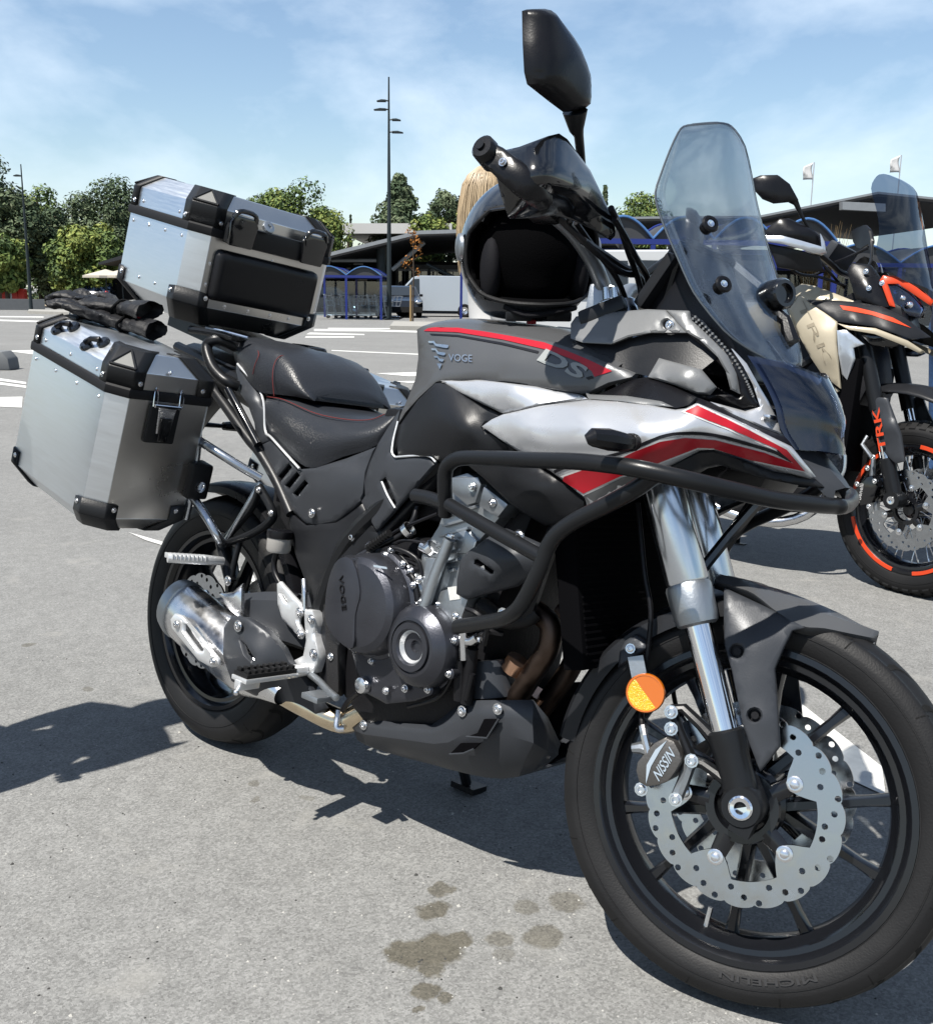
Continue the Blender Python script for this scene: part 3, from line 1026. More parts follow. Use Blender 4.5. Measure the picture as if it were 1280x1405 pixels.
for (x, y, r) in ((1011, 894, .116), (1035, 982, .126)):
    for s in (1, -1):
        p = S(x, y, r); p.y *= s
        G().lathe([(-.006, .014), (-.006, .006), (0, .006), (0, 0)], p + Vector((0, s * .0 + (.004 if s > 0 else -.004), 0)), (0, -s, 0), seg=14).build('guard_screw', 'engine_dark', moto, xf=STM)
# rear stay of the mudguard
stay = [(872, 870, .085), (893, 884, .085), (888, 890, .09), (848, 916, .092), (850, 895, .09), (857, 880, .086)]
sheet('mudguard_stay', stay, 'plastic_mid', moto, fn=S, xf=STM, thick=.01, step=7)
bolts([(865, 890, .098)], fn=S, xf=STM)

# ------------------------------------------------------------------ body panels traced on the right side, mirrored to the left
tank_out = [(572, 452, .125), (580, 447, .130), (610, 446, .140), (640, 449, .148), (700, 456, .165), (760, 468, .178), (800, 482, .182), (845, 502, .178), (872, 512, .165), (868, 519, .170), (835, 527, .182), (806, 541, .188), (770, 536, .198), (720, 528, .202), (660, 520, .196), (610, 521, .184), (598, 524, .178), (575, 545, .164), (556, 566, .152), (546, 582, .145), (549, 570, .145), (560, 545, .142), (570, 520, .135), (574, 490, .128)]
sheet('tank_panel', tank_out, 'paint_grey', moto, ctrl=[(640, 485, .180), (700, 490, .196), (600, 490, .155), (760, 505, .200), (820, 512, .188)], key='tank', thick=.012)
tb = [(572, 452, .120), (600, 447, .135), (640, 449, .145), (700, 456, .162), (760, 468, .175), (800, 482, .179), (845, 502, .175)]
rows = []
E0 = [V(*p) for p in tb]
for fy, dz in ((1, -.004), (.86, .010), (.6, .022), (.3, .029), (0, .031)):
    rows.append([Vector((p.x, p.y * fy, p.z + dz)) for p in E0])
rows += [[Vector((p.x, -p.y, p.z)) for p in r] for r in rows[3::-1]]
rows = [[Vector(p) for p in cat(r, 3)] for r in rows]
g = G().grid(rows)
a, bq = rows[0][0], None
tt = g.build('tank_top', 'paint_grey', moto)
sheet('tank_flank', [(604, 522, .186), (660, 521, .197), (735, 530, .204), (795, 541, .192), (806, 547, .200), (740, 556, .216), (690, 567.5, .208), (640, 543, .198)], 'paint_silver', moto, ctrl=[(700, 543, .222), (660, 533, .208)], key='flank', step=8)
knee = [(597, 525.5, .180), (612, 524, .182), (640, 543.5, .192), (689, 568.5, .203), (662, 585, .204), (684, 601, .206), (706, 617, .208), (700, 623, .200), (655, 623, .198), (625, 629, .190), (607, 637, .186), (596, 627, .186), (546, 625, .168), (544, 606, .160), (549, 583, .156), (573, 549, .166)]
sheet('knee_panel', knee, 'plastic_dark', moto, ctrl=[(600, 570, .205), (640, 590, .222), (575, 605, .186), (620, 550, .205)], key='knee', thick=.012)
fair = [(661, 585, .212), (675, 575, .216), (690, 568.5, .220), (740, 557, .226), (806, 548, .228), (850, 551, .230), (895, 556, .230), (926, 562, .230), (941, 560, .226), (955, 553, .220), (1000, 572, .188), (1045, 594, .150), (1082, 612, .116), (1105, 640, .082), (1116, 654, .058), (1111, 657, .060), (1060, 644, .108), (1010, 625, .158), (975, 616, .196), (955, 618, .206), (930, 631, .222), (895, 650, .234), (850, 672, .238), (806, 697, .234), (803, 684, .236), (770, 657, .238), (742, 637, .238), (706, 616, .230), (684, 601, .220)]
sheet('side_fairing', fair, 'paint_silver', moto, ctrl=[(800, 582, .270), (720, 585, .250), (880, 582, .268), (940, 587, .246), (830, 625, .266), (900, 610, .262), (780, 640, .250), (1000, 598, .196), (1060, 624, .132)], key='fair', step=9, thick=.010)
# prints on the fairing
def off_poly(poly, d):
    n = len(poly); out = []
    area = sum(poly[i][0] * poly[(i + 1) % n][1] - poly[(i + 1) % n][0] * poly[i][1] for i in range(n))
    s = 1 if area > 0 else -1
    for i in range(n):
        a, b, c = np.array(poly[i - 1][:2], float), np.array(poly[i][:2], float), np.array(poly[(i + 1) % n][:2], float)
        t1 = (b - a) / np.linalg.norm(b - a); t2 = (c - b) / np.linalg.norm(c - b)
        n1 = np.array([t1[1], -t1[0]]) * s; n2 = np.array([t2[1], -t2[0]]) * s
        m = n1 + n2; L = np.linalg.norm(m)
        m = m / L if L > .2 else n1
        out.append(tuple(b + m * d / max(.45, float(m @ n1))))
    return out
redp = [(768, 656), (801, 677), (851, 653), (875, 646), (912, 631), (957, 613.5), (978, 614), (1029, 630), (1104, 646), (1079, 617), (1029, 591), (957, 557), (940, 565), (995, 586), (1064, 615), (1088, 635), (1047, 620), (981, 603), (940, 600), (905, 606), (871, 619), (847, 631), (799, 645)]
greyp = [(802, 680), (852, 656), (876, 649), (913, 634), (957, 616), (952, 620), (931, 631), (896, 649), (851, 671), (807, 695), (804, 686)]
decal('fairing_print', greyp, 'paint_grey', moto, ['fair'], .0014)
decal('stripe_edge', off_poly(redp, 2.4), 'decal_white', moto, ['fair'], .0009, step=6)
decal('red_stripe', redp, 'red', moto, ['fair'], .0016, step=6)
for ln, w in (([(756, 649), (795, 634), (850, 622), (905, 600), (940, 594), (981, 597), (1030, 610), (1062, 620), (1086, 632)], 2.2), ([(1086, 632), (1066, 617)], 1.6)):
    P = cat([np.array(p, float) for p in ln], 4)
    lo, hi = [], []
    for i, p in enumerate(P):
        t = P[min(i + 1, len(P) - 1)] - P[max(i - 1, 0)]; t = t / np.linalg.norm(t)
        lo.append(tuple(p + np.array([-t[1], t[0]]) * w)); hi.append(tuple(p - np.array([-t[1], t[0]]) * w))
    decal('black_line', lo + hi[::-1], 'decal_black', moto, ['fair'], .0013, step=6)
# prints on the tank
redt = [(582, 454), (587, 450.5), (600, 449), (628, 450), (665, 455), (699, 461), (747, 470), (779, 482), (806, 493), (840, 509), (816, 517), (812, 509), (795, 497), (750, 480), (689, 466), (628, 456)]
decal('red_stripe', redt, 'red', moto, ['tank'], .0014, step=6)
decal('black_line', [(590, 457.5), (628, 459.5), (689, 470), (740, 482), (738, 485), (688, 473), (628, 462), (592, 459.5)], 'decal_black', moto, ['tank'], .0014, step=6)
decal('black_line', [(804, 518), (812, 515.5), (815, 518.5), (807, 521)], 'decal_black', moto, ['tank'], .0014, step=6)
text_px('DS', (737, 495), (797, 521), (750, 479), 'decal_grey', moto, ['tank'], BIKE_I, bold=.03, lift=.0025)
text_px('VOGE', (617, 495.5), (649, 497), (617, 486), 'steel', moto, ['tank'], BIKE_I, lift=.003)
for pl in ([(589, 468), (597, 468), (600, 472), (617, 474), (616, 478), (613, 478), (599, 475), (596, 471), (590, 470.5)], [(593, 478), (600, 478.5), (603, 483), (613, 484.5), (612, 488), (609, 488), (602, 486), (599, 481), (594, 480.5)], [(597, 488.5), (602, 489), (605, 492.5), (611, 493.5), (609, 497), (604, 495.5), (602, 491.5), (598, 491)], [(601, 499), (608, 500), (605, 507)]):
    decal('tank_emblem', pl, 'steel', moto, ['tank'], .003, step=4)

# cockpit sides
M('paint_mid', (0.19, 0.195, 0.20), 0.38, 0.35, bump=.12, bs=450, rvar=.05)
sheet('cockpit_panel', [(783, 444, .145), (790, 434, .135), (805, 431, .132), (850, 427, .132), (888, 424, .134), (913, 425, .136), (941, 456, .152), (893, 456, .158), (862, 462, .162), (838, 472, .170), (800, 470, .172), (783, 464, .168)], 'paint_mid', moto, ctrl=[(840, 448, .150)], key='cock', step=9, holes=[[(916 + 9 * math.cos(a), 445 + 7 * math.sin(a)) for a in np.linspace(0, 6.28, 13)[:-1]]])
bolts([(919, 446, .138)], r=.006)
sheet('cockpit_recess', [(780, 462, .150), (838, 470, .150), (893, 457, .140), (943, 458, .135), (985, 490, .130), (962, 508, .145), (905, 492, .150), (890, 516, .160), (872, 512, .155), (845, 500, .160), (800, 480, .160)], 'plastic_dark', moto, edge=0)
sheet('cockpit_trim', [(904, 491, .158), (930, 498, .164), (960, 506, .164), (981, 531, .154), (972, 541, .160), (956, 540, .170), (925, 528, .176), (889, 517, .176)], 'paint_mid', moto, ctrl=[(935, 518, .182)], step=8)
sheet('vent_frame', [(914, 425, .137), (944, 426, .136), (946, 437, .138), (980, 470, .136), (996, 487, .134), (1008, 512, .130), (1014, 540, .124), (1002, 534, .134), (996, 510, .140), (985, 490, .146), (960, 466, .150), (941, 455, .150)], 'paint_mid', moto, step=7)
sheet('mesh_vent', [(947, 430, .130), (962, 439, .128), (980, 461, .124), (1000, 484, .118), (1022, 518, .108), (1033, 546, .100), (1040, 557, .096), (1018, 562, .108), (985, 546, .132), (972, 549, .142), (962, 543, .150), (1000, 541, .128), (1016, 545, .118), (1012, 520, .122), (997, 487, .128), (980, 470, .130)], 'plastic_black', moto, step=7)
g = G()
for i in range(26):
    u = i / 25
    pa = cat([(951, 437), (980, 466), (1004, 495), (1021, 525), (1030, 546)], 25)[min(100, int(u * 100))]
    for k in (-1, 0, 1):
        q = hit(['cock', 'fair'], 0, 0)
        p = V(pa[0] + k * 3.2, pa[1] - k * 2.6, .132 - .036 * u + .002)
        g.box(p, (.0035, .003, .0035))
g.build('mesh_grille', 'paint_mid', moto)
sheet('nose_side', [(1003, 478, .118), (1022, 498, .104), (1040, 530, .088), (1055, 555, .078), (1069, 583, .070), (1075, 597, .068), (1047, 587, .100), (1010, 570, .134), (974, 551, .156), (1000, 558, .132), (1022, 564, .112), (1043, 558, .095), (1033, 528, .100), (1020, 503, .110)], 'paint_silver', moto, step=7)
sheet('nose_seam', [(955, 545, .175), (974, 552, .158), (1010, 571, .136), (1047, 588, .102), (1077, 600, .074), (1088, 616, .070), (1045, 596, .128), (1000, 574, .166), (955, 555, .198)], 'decal_black', moto, step=7)
sheet('fairing_underside', [(1116, 656, .050), (1133, 669, .035), (1127, 670, .040), (1090, 665, .080), (1040, 655, .120), (1000, 642, .150), (985, 637, .165), (962, 642, .180), (940, 655, .200), (900, 662, .215), (870, 674, .225), (807, 706, .225), (807, 698, .225), (851, 674, .230), (896, 652, .228), (931, 633, .214), (957, 620, .196), (978, 618, .188), (1010, 627, .150), (1060, 646, .102)], 'plastic_dark', moto, step=8, thick=.02)
sheet('intake_panel', [(806, 547, .190), (830, 537, .176), (868, 520, .165), (890, 517, .165), (925, 531, .170), (955, 545, .185), (944, 556, .212), (926, 560, .222), (895, 554, .222), (850, 549, .222)], 'plastic_black', moto, step=8, edge=0)
sheet('intake_lip', [(803, 538, .196), (808, 541, .200), (860, 543, .218), (905, 550, .224), (922, 558, .228), (897, 556, .230), (850, 550, .228), (807, 547, .224)], 'paint_mid', moto, step=6)
# radiator side cover and shroud
sheet('radiator_cover', [(620, 622, .190), (660, 626, .205), (708, 624, .222), (738, 639, .228), (770, 660, .230), (803, 687, .228), (803, 700, .222), (790, 711, .212), (770, 719, .200), (747, 721, .195), (720, 706, .200), (699, 690, .203), (660, 653, .200), (640, 637, .192)], 'plastic_dark', moto, ctrl=[(740, 675, .236), (700, 655, .226)], key='rad', step=9, thick=.012)
sheet('radiator_shroud', [(626, 815, .205), (627, 795, .212), (632, 768, .218), (642, 757, .222), (668, 738, .228), (690, 725, .215), (742, 748, .215), (738, 770, .218), (728, 790, .215), (705, 805, .212), (660, 817, .206), (640, 823, .200)], 'plastic_mid', moto, ctrl=[(670, 775, .244), (700, 770, .244)], step=9, thick=.012, holes=[[(651, 768), (655, 767), (677, 783), (677, 787), (672, 788), (650, 774)]])
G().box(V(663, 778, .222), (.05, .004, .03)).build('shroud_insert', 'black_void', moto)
G().box(V(662, 780, .2265), (.012, .003, .008), (Vector((.8, 0, .5)), Vector((0, 1, 0)), Vector((-.5, 0, .8)))).build('shroud_clip', 'chrome', moto)

# frame plates and seat-side covers
side_plate = [(549, 561, .140), (545, 578, .150), (541, 600, .158), (538, 622, .164), (542, 627, .166), (585, 625, .176), (599, 635, .178), (560, 680, .172), (517, 729, .162), (505, 708, .160), (496, 688, .158), (501, 680, .158), (500, 661, .158), (506, 638, .156), (518, 610, .150), (530, 590, .146)]
sheet('side_plate', side_plate, 'plastic_mid', moto, ctrl=[(550, 655, .178)], key='splate', holes=[[(523, 660), (529, 654), (536, 672), (544, 690), (541, 697), (532, 680)]], step=9)
for tb_ in ([(546, 578, .155), (540, 602, .162), (538, 620, .168), (542, 627, .170)], [(542, 627, .170), (585, 625, .180), (598, 634, .182)], [(524, 661, .172), (532, 680, .174), (542, 697, .174)]):
    pipe('plate_edge_glint', tb_, .0022, 'cast_light', seg=8)  # thin pale tubes: highlights along the plate edges modelled as shape
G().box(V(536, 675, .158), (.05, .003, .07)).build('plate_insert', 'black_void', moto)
frame_pl = [(394, 700, .135), (420, 721, .145), (461, 717, .150), (497, 690, .152), (517, 731, .152), (540, 712, .152), (600, 640, .155), (608, 637, .155), (602, 655, .150), (545, 720, .148), (500, 760, .148), (480, 785, .150), (470, 815, .152), (466, 850, .152), (466, 930, .150), (462, 956, .150), (441, 962, .148), (437, 900, .145), (432, 850, .142), (420, 800, .138), (405, 760, .135)]
sheet('frame_cover', frame_pl, 'plastic_dark', moto, ctrl=[(440, 770, .158), (452, 870, .158)], key='frame', thick=.018)
bolts([(483, 737, .156), (454, 901, .158)], mirror=True)
M('frame_grip', (0.02, 0.02, 0.022), .7, bump=1.0, bs=700)
sheet('frame_grip', [(444, 830, .1585), (462, 835, .1585), (464, 950, .157), (449, 958, .156), (447, 880, .157)], 'frame_grip', moto, thick=.003, edge=.0005, step=8)
seat_cover = [(358, 611, .130), (374, 603, .135), (392, 622, .142), (411, 644, .148), (433, 642, .152), (475, 629, .150), (516, 613, .144), (503, 648, .152), (500, 678, .154), (497, 688, .154), (461, 716, .150), (440, 721, .146), (420, 719, .144), (402, 702, .138), (367, 637, .130)]
lv = []
for (dx, dy) in ((0, 0), (11, 11), (22, 22)):
    lv.append([(380 + dx, 655 + dy), (396 + dx, 636 + dy), (401 + dx, 641 + dy), (385 + dx, 661 + dy)])
sheet('seat_side_cover', seat_cover, 'plastic_mid', moto, ctrl=[(450, 670, .166), (480, 650, .162)], key='scov', holes=lv, step=8)
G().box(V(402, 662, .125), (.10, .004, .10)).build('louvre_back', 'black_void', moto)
bolts([(428, 704, .158)], r=.008, mirror=True)
tail_side = [(324, 484, .105), (332, 503, .112), (361, 543, .120), (367, 590, .126), (376, 602, .130), (358, 611, .130), (352, 606, .132), (349, 580, .138), (340, 555, .138), (330, 540, .130), (324, 525, .120)]
sheet('tail_side', tail_side, 'plastic_mid', moto, ctrl=[(344, 550, .142)], step=7, thick=.02)
pipe('tail_edge', [(326, 499, .122), (359, 541, .128), (364, 590, .134), (374, 602, .140), (411, 643, .155)], .003, 'cast_light', seg=8, mirror=True)
pipe('tail_bar', [(290, 530, .135), (312, 560, .135), (340, 600, .135), (358, 622, .13), (380, 660, .13), (400, 705, .135)], .013, 'plastic_dark', mirror=True)
pipe('tail_bar', [(313, 533, .15), (330, 565, .15), (354, 610, .145)], .010, 'gloss_black', mirror=True)
pipe('grab_rail', [(330, 478, .10), (300, 466, .15), (284, 474, .165), (290, 500, .168), (302, 516, .160), (314, 525, .150), (326, 530, .13)], [.013, .013, .014, .015, .014, .012, .010] if False else .0135, 'powder_black', mirror=True)

# ------------------------------------------------------------------ seats
def seat(name, A, Bm, C, dz, cen_dz, mat='leather'):
    rA, rB, rC = [V(*p) for p in A], [V(*p) for p in Bm], [V(*p) for p in C]
    rC2 = [Vector((p.x, p.y * .72, p.z + dz * .8)) for p in rC]
    rD = [Vector((p.x, p.y * .36, p.z + dz + cen_dz)) for p in rC]
    rE = [Vector((p.x, 0, p.z + dz + cen_dz * 1.1)) for p in rC]
    rows = [rA, rB, rC, rC2, rD, rE]
    rows += [[Vector((p.x, -p.y, p.z)) for p in r] for r in rows[4::-1]]
    rows = [[Vector(p) for p in cat(r, 4)] for r in rows]
    cols = list(zip(*rows))
    cols = [[Vector(p) for p in cat(c, 3)] for c in cols]
    g = G().grid(cols)
    # close the ends
    for c in (cols[0], cols[-1]):
        b = len(g.v)
        g.v += [Vector(p) for p in c]
        g.f.append(list(range(b, b + len(c)))); g.mi.append(0)
    o = g.build(name, mat, moto, ang=60, weld=.0005)
    return o, cols
so, sc = seat('rider_seat',
     [(366, 592, .125), (398, 624, .142), (427, 642, .148), (470, 627, .146), (516, 611, .132), (543, 576, .108)],
     [(365, 566, .136), (395, 590, .156), (430, 605, .162), (475, 600, .158), (515, 590, .138), (543, 569, .108)],
     [(366, 545, .122), (390, 549, .130), (433, 567, .134), (477, 576, .126), (508, 576, .110), (544, 561, .088)], .012, .0)
pipe('seat_stitch', [(366, 544, .127), (390, 548.5, .136), (433, 567, .141), (477, 575.5, .133), (508, 575.5, .117), (528, 568, .105)], .0010, 'stitch_red', so)
po, pc = seat('passenger_seat',
     [(322, 494, .105), (337, 518, .122), (355, 537, .132), (380, 541, .134), (405, 544, .130), (428, 549, .118)],
     [(320, 480, .114), (337, 497, .132), (356, 511, .144), (382, 519, .146), (408, 533, .138), (432, 550, .120)],
     [(322, 467, .098), (337, 470, .114), (356, 477, .126), (380, 484, .130), (406, 507, .126), (432, 545, .110)], .012, .004)
pipe('seat_stitch', [(376, 543, .150), (374, 517, .153), (377, 498, .146), (386, 488, .130), (404, 492, .10)], .0010, 'stitch_red', po)
pipe('seat_stitch', [(338, 466, .085), (350, 475, .112), (355, 486, .138), (350, 500, .144), (347, 513, .142)], .0010, 'stitch_red', po)

# ------------------------------------------------------------------ rack, tail, number plate
rk = G()
rk.tube([Vector(p) for p in cat([V(262, 452, .16), V(285, 455, .155), V(320, 462, .14), V(335, 466, .10)], 4)], .010, seg=10)
rk.mirror()
rk.box((-.10, 0, 1.045), (.30, .22, .012), (Vector((.978, 0, -.208)), Vector((0, 1, 0)), Vector((.208, 0, .978))))
rk.box((-.09, .09, 1.030), (.36, .03, .03), (Vector((.978, 0, -.208)), Vector((0, 1, 0)), Vector((.208, 0, .978))))
rk.box((-.09, -.09, 1.030), (.36, .03, .03), (Vector((.978, 0, -.208)), Vector((0, 1, 0)), Vector((.208, 0, .978))))
rko = rk.build('luggage_rack', 'powder_black', moto)
pipe('rack_edge', [(283, 449, .16), (310, 455, .155), (340, 463, .13)], .0035, 'chrome', rko, seg=8)
# tail body, lamp and plate carrier
tg = G()
tl_rows = []
for (x, z, w, h) in ((.30, .86, .10, .10), (.10, .905, .10, .10), (-.10, .95, .085, .085), (-.26, .985, .06, .06)):
    tl_rows.append([Vector((x, w * c_, z + h * s_)) for c_, s_ in ((1, -.2), (.9, .4), (.5, .55), (-.5, .55), (-.9, .4), (-1, -.2), (-.7, -.5), (.7, -.5))])
tg.grid(tl_rows, closed=True)
tg.f.append([24 + i for i in range(8)]); tg.mi.append(0)
tg.f.append(list(range(8))); tg.mi.append(0)
tb_o = tg.build('tail_body', 'plastic_dark', moto, bevel=.008)
G().box((-.285, 0, .985), (.03, .10, .03)).build('tail_lamp', 'red', moto, bevel=.008)
pg = G()
pg.tube([Vector(p) for p in cat([Vector((-.16, 0, .92)), Vector((-.30, 0, .80)), Vector((-.37, 0, .70))], 5)], .03, seg=10, squash=(2.2, .5))
pg.build('plate_carrier', 'plastic_black', moto)
G().box((-.385, 0, .68), (.006, .20, .13), (Vector((.95, 0, .3)), Vector((0, 1, 0)), Vector((-.3, 0, .95)))).build('number_plate', 'sticker_white', moto, bevel=.001)
for s in (1, -1):
    G().tube([Vector((-.30, s * .03, .80)), Vector((-.31, s * .14, .80))], [.008, .006], seg=8).tube([Vector((-.31, s * .13, .80)), Vector((-.31, s * .20, .805))], [.012, .018], seg=10).build('rear_indicator', 'plastic_black', moto)
# inner mudguard over the rear wheel
arc_guard('rear_mudguard', R_(20), R_(120), .345, .075, 'plastic_black', c=RAX, xf=None, n=20)

# pannier carrier tubes
for s in (1, -1):
    f2 = (lambda p: p) if s > 0 else (lambda p: Vector((p.x, -p.y, p.z)))
    for pts, r in (([(266, 600, .225), (290, 615, .22), (330, 640, .18), (358, 656, .145)], .0105), ([(262, 678, .225), (285, 712, .215), (300, 738, .20), (306, 748, .17)], .0105), ([(270, 560, .225), (272, 610, .225), (262, 680, .225), (255, 712, .225)], .008), ([(306, 748, .17), (335, 700, .16), (357, 662, .145)], .006)):
        P = [f2(V(*p)) for p in pts]
        G().tube([Vector(p) for p in cat(P, 4)], r, seg=12).build('carrier_tube', 'steel_tube', moto)
# rear peg hanger
for s in (1, -1):
    f2 = (lambda p: p) if s > 0 else (lambda p: Vector((p.x, -p.y, p.z)))
    hg = G()
    for pts, r in (([(356, 668, .145), (343, 700, .15), (303, 746, .165)], .010), ([(356, 668, .145), (374, 702, .145), (368, 718, .15), (340, 735, .155), (303, 748, .165)], .011), ([(303, 744, .165), (309, 770, .168), (316, 798, .17)], .014), ([(330, 740, .15), (322, 770, .16), (316, 798, .17)], .008)):
        hg.tube([Vector(p) for p in cat([f2(V(*p)) for p in pts], 4)], r, seg=10, squash=(1, .8))
    ho = hg.build('peg_hanger', 'powder_black', moto)
    for (x, y, r) in ((355, 672, .158), (372, 704, .158), (313, 797, .185)):
        G().bolt(f2(V(x, y, r)), (0, -s, 0), .009 if y > 780 else .006).build('hanger_bolt', 'steel', ho)
    pp = [f2(V(*p)) for p in ((306, 770, .19), (280, 768, .24), (230, 765, .315))]
    pg = G().tube(pp, [.010, .012, .012], seg=10)
    for u in np.linspace(.05, .95, 9):
        q = pp[1].lerp(pp[2], u)
        pg.box(q + Vector((0, 0, .004)), (.034, .005, .012))
    pg.build('passenger_peg', 'cast_light', moto, bevel=.0015)
    # exhaust-side heel bolt bracket
sheet('exhaust_hanger', [(300, 815, .20), (320, 812, .19), (334, 800, .175), (333, 842, .18), (330, 850, .18), (312, 835, .19)], 'steel', moto, mirror=False, thick=.004, step=7)

# ------------------------------------------------------------------ swingarm, silencer
sw = G()
for s in (1, -1):
    P = [Vector((.50, s * .10, .40)), Vector((.34, s * .125, .40)), Vector((.16, s * .135, .37)), Vector((0, s * .125, .325)), Vector((-.06, s * .12, .318))]
    rows = []
    for p, h in zip(P, (.075, .065, .05, .038, .028)):
        rows.append([p + Vector((0, -.022, h * .7)), p + Vector((0, 0, h)), p + Vector((0, .022, h * .7)), p + Vector((0, .026, 0)), p + Vector((0, .022, -h * .6)), p + Vector((0, 0, -h * .8)), p + Vector((0, -.022, -h * .6)), p + Vector((0, -.026, 0))])
    rows = [list(c) for c in zip(*[[Vector(q) for q in cat(list(r), 3)] for r in zip(*rows)])]
    sw.grid(rows, closed=True)
    sw.f.append([len(sw.v) - 8 + i for i in range(8)]); sw.mi.append(0)
sw.box((.42, 0, .42), (.08, .2, .10))
sw.build('swingarm', 'plastic_mid', moto)
G().lathe([(0, .03), (.006, .03), (.008, .024), (.008, .012), (.014, .012), (.014, 0)], (0, -.15, .32), YR, seg=20).build('rear_axle_nut', 'steel', moto)
# chain guard and sprocket on the left
G().lathe([(-.004, .03), (-.004, .10), (.004, .10), (.004, .03)], (0, .10, .32), (0, 1, 0), seg=42).build('rear_sprocket', 'steel', moto)
cg = G()
for z0, z1 in ((.42, .47), (.22, .37)):
    cg.tube([Vector((0, .10, z0)), Vector((.55, .10, z1))], .008, seg=8)
cg.build('drive_chain', 'engine_dark', moto)
# silencer: stubby oval can rising rearwards
mA, mB = V(250, 836, .195), V(352, 922, .185)
md_ = (mB - mA).normalized()
side = Vector((0, -1, 0)); side = (side - md_ * side.dot(md_)).normalized(); upv = md_.cross(side)
def oval(t, a, b, sh=0.0, n=28):
    return [mA + md_ * t + side * (.88 * a * math.cos(2 * math.pi * k / n)) + upv * (.84 * b * math.sin(2 * math.pi * k / n) + sh) for k in range(n)]
L = (mB - mA).length
g = G().grid([oval(-.006, .060, .078), oval(0, .064, .084), oval(.10, .068, .088), oval(L * .7, .068, .085), oval(L, .060, .075), oval(L + .05, .040, .05), oval(L + .10, .028, .03)], closed=True)
sil = g.build('silencer', 'steel', moto)
g = G().grid([oval(-.030, .030, .040), oval(-.034, .046, .062), oval(-.026, .060, .080), oval(-.006, .066, .087), oval(.010, .068, .089), oval(.013, .064, .084)], closed=True)
g.grid([oval(-.030, .030, .040), oval(.03, .028, .038)], closed=True)
g.build('silencer_cap', 'cast_alu', sil)
sheet('heat_shield', [(234, 850, .268), (240, 842, .268), (250, 845, .268), (300, 905, .262), (300, 913, .262), (290, 916, .262), (272, 906, .264), (236, 862, .268)], 'cast_light', sil, mirror=False, thick=.006, step=7, holes=[[(252, 856), (256, 856), (280, 889), (278, 895), (272, 893), (252, 866)]])
for x, y in ((242, 857), (292, 908)):
    G().bolt(V(x, y, .272), YR, .007).build('shield_bolt', 'steel', sil)
sheet('silencer_cover', [(307, 862, .235), (318, 845, .238), (340, 848, .235), (368, 866, .222), (390, 890, .206), (398, 906, .198), (420, 935, .178), (446, 972, .150), (430, 986, .150), (398, 970, .168), (360, 960, .200), (316, 938, .232), (306, 900, .245)], 'plastic_mid', moto, mirror=False, ctrl=[(340, 890, .25), (350, 930, .24)], thick=.01, step=8, holes=[[(329, 877), (338, 885), (350, 905), (344, 907), (336, 898)]])
bolts([(327, 859, .246)], r=.010, axis=YR)
pipe('link_pipe', [(370, 940, .17), (420, 968, .14), (470, 990, .11), (505, 978, .10), (545, 988, .10), (610, 1000, .09), (680, 1010, .06)], .027, 'exhaust_gold', n=5, seg=16)
pipe('header_pipe', [(735, 838, .10), (755, 858, .10), (752, 890, .10), (730, 925, .10), (700, 970, .09), (665, 1002, .07)], .021, 'exhaust_brown', n=5, seg=16)
pipe('header_pipe', [(765, 838, -.02), (795, 860, -.03), (788, 905, -.03), (760, 950, -.02), (725, 990, .0), (680, 1010, .03)], .021, 'exhaust_brown', n=5, seg=16)
for a, b in (((712, 906, .10), (703, 920, .10)), ((738, 951, .0), (727, 968, .0))):
    P, Q = V(*a), V(*b)
    G().tube([P, Q], .0235, seg=16).build('pipe_clamp', 'copper', moto)

# ------------------------------------------------------------------ engine
eng = G()
core = [Vector((x, 0, z)) for x, z in ((.55, .30), (.60, .60), (.74, .66), (.86, .64), (.96, .80), (1.02, .74), (.96, .55), (.94, .34), (.90, .26), (.70, .22))]
eng.prism([Vector((p.x, -.13, p.z)) for p in core], (0, .26, 0))
eo = eng.build('crankcase', 'engine_dark', moto, bevel=.015)
# cylinder block leaning forward
blk = [(556, 872), (578, 758), (600, 722), (612, 690), (616, 655), (640, 648), (662, 660), (694, 692), (684, 712), (655, 745), (640, 770), (634, 830), (622, 872)]
g = G().prism([V(x, y, .165) for x, y in blk], (0, .33, 0))
g.build('cylinder_block', 'cast_alu', eo, bevel=.008)
for pl, r, mat in (([(584, 765), (604, 766), (612, 778), (596, 850), (572, 850)], .182, 'cast_alu'), ([(617, 655), (655, 654), (660, 664), (652, 690), (640, 694), (618, 675)], .178, 'cast_alu'), ([(663, 666), (697, 692), (682, 711), (656, 694)], .180, 'cast_alu'), ([(616, 735), (636, 724), (654, 742), (648, 760), (625, 760)], .175, 'cast_alu'), ([(600, 812), (640, 800), (642, 822), (626, 868), (594, 858)], .185, 'cast_alu')):
    g = G().prism([V(x, y, r) for x, y in pl], (0, .06, 0))
    g.build('cylinder_rib', mat, eo, bevel=.005)
pipe('cylinder_stud', [(617, 740, .19), (597, 790, .195), (577, 850, .20)], .0115, 'cast_alu', eo, smooth=False)
G().bolt(V(618, 737, .19), fd if False else (V(617, 735, .19) - V(577, 850, .20)), .008).build('stud_bolt', 'steel', eo)
sheet('engine_label', [(614, 806, .1865), (628, 804, .1865), (631, 822, .1865), (617, 824, .1865)], 'sticker_white', eo, mirror=False, thick=.001, edge=0, step=8)
# coolant pipes at the back of the cylinder
pipe('coolant_pipe', [(580, 750, .16), (592, 757, .16), (606, 770, .15)], .012, 'steel', eo)
pipe('coolant_pipe', [(560, 780, .17), (575, 800, .17), (590, 830, .16)], .010, 'cast_alu', eo)
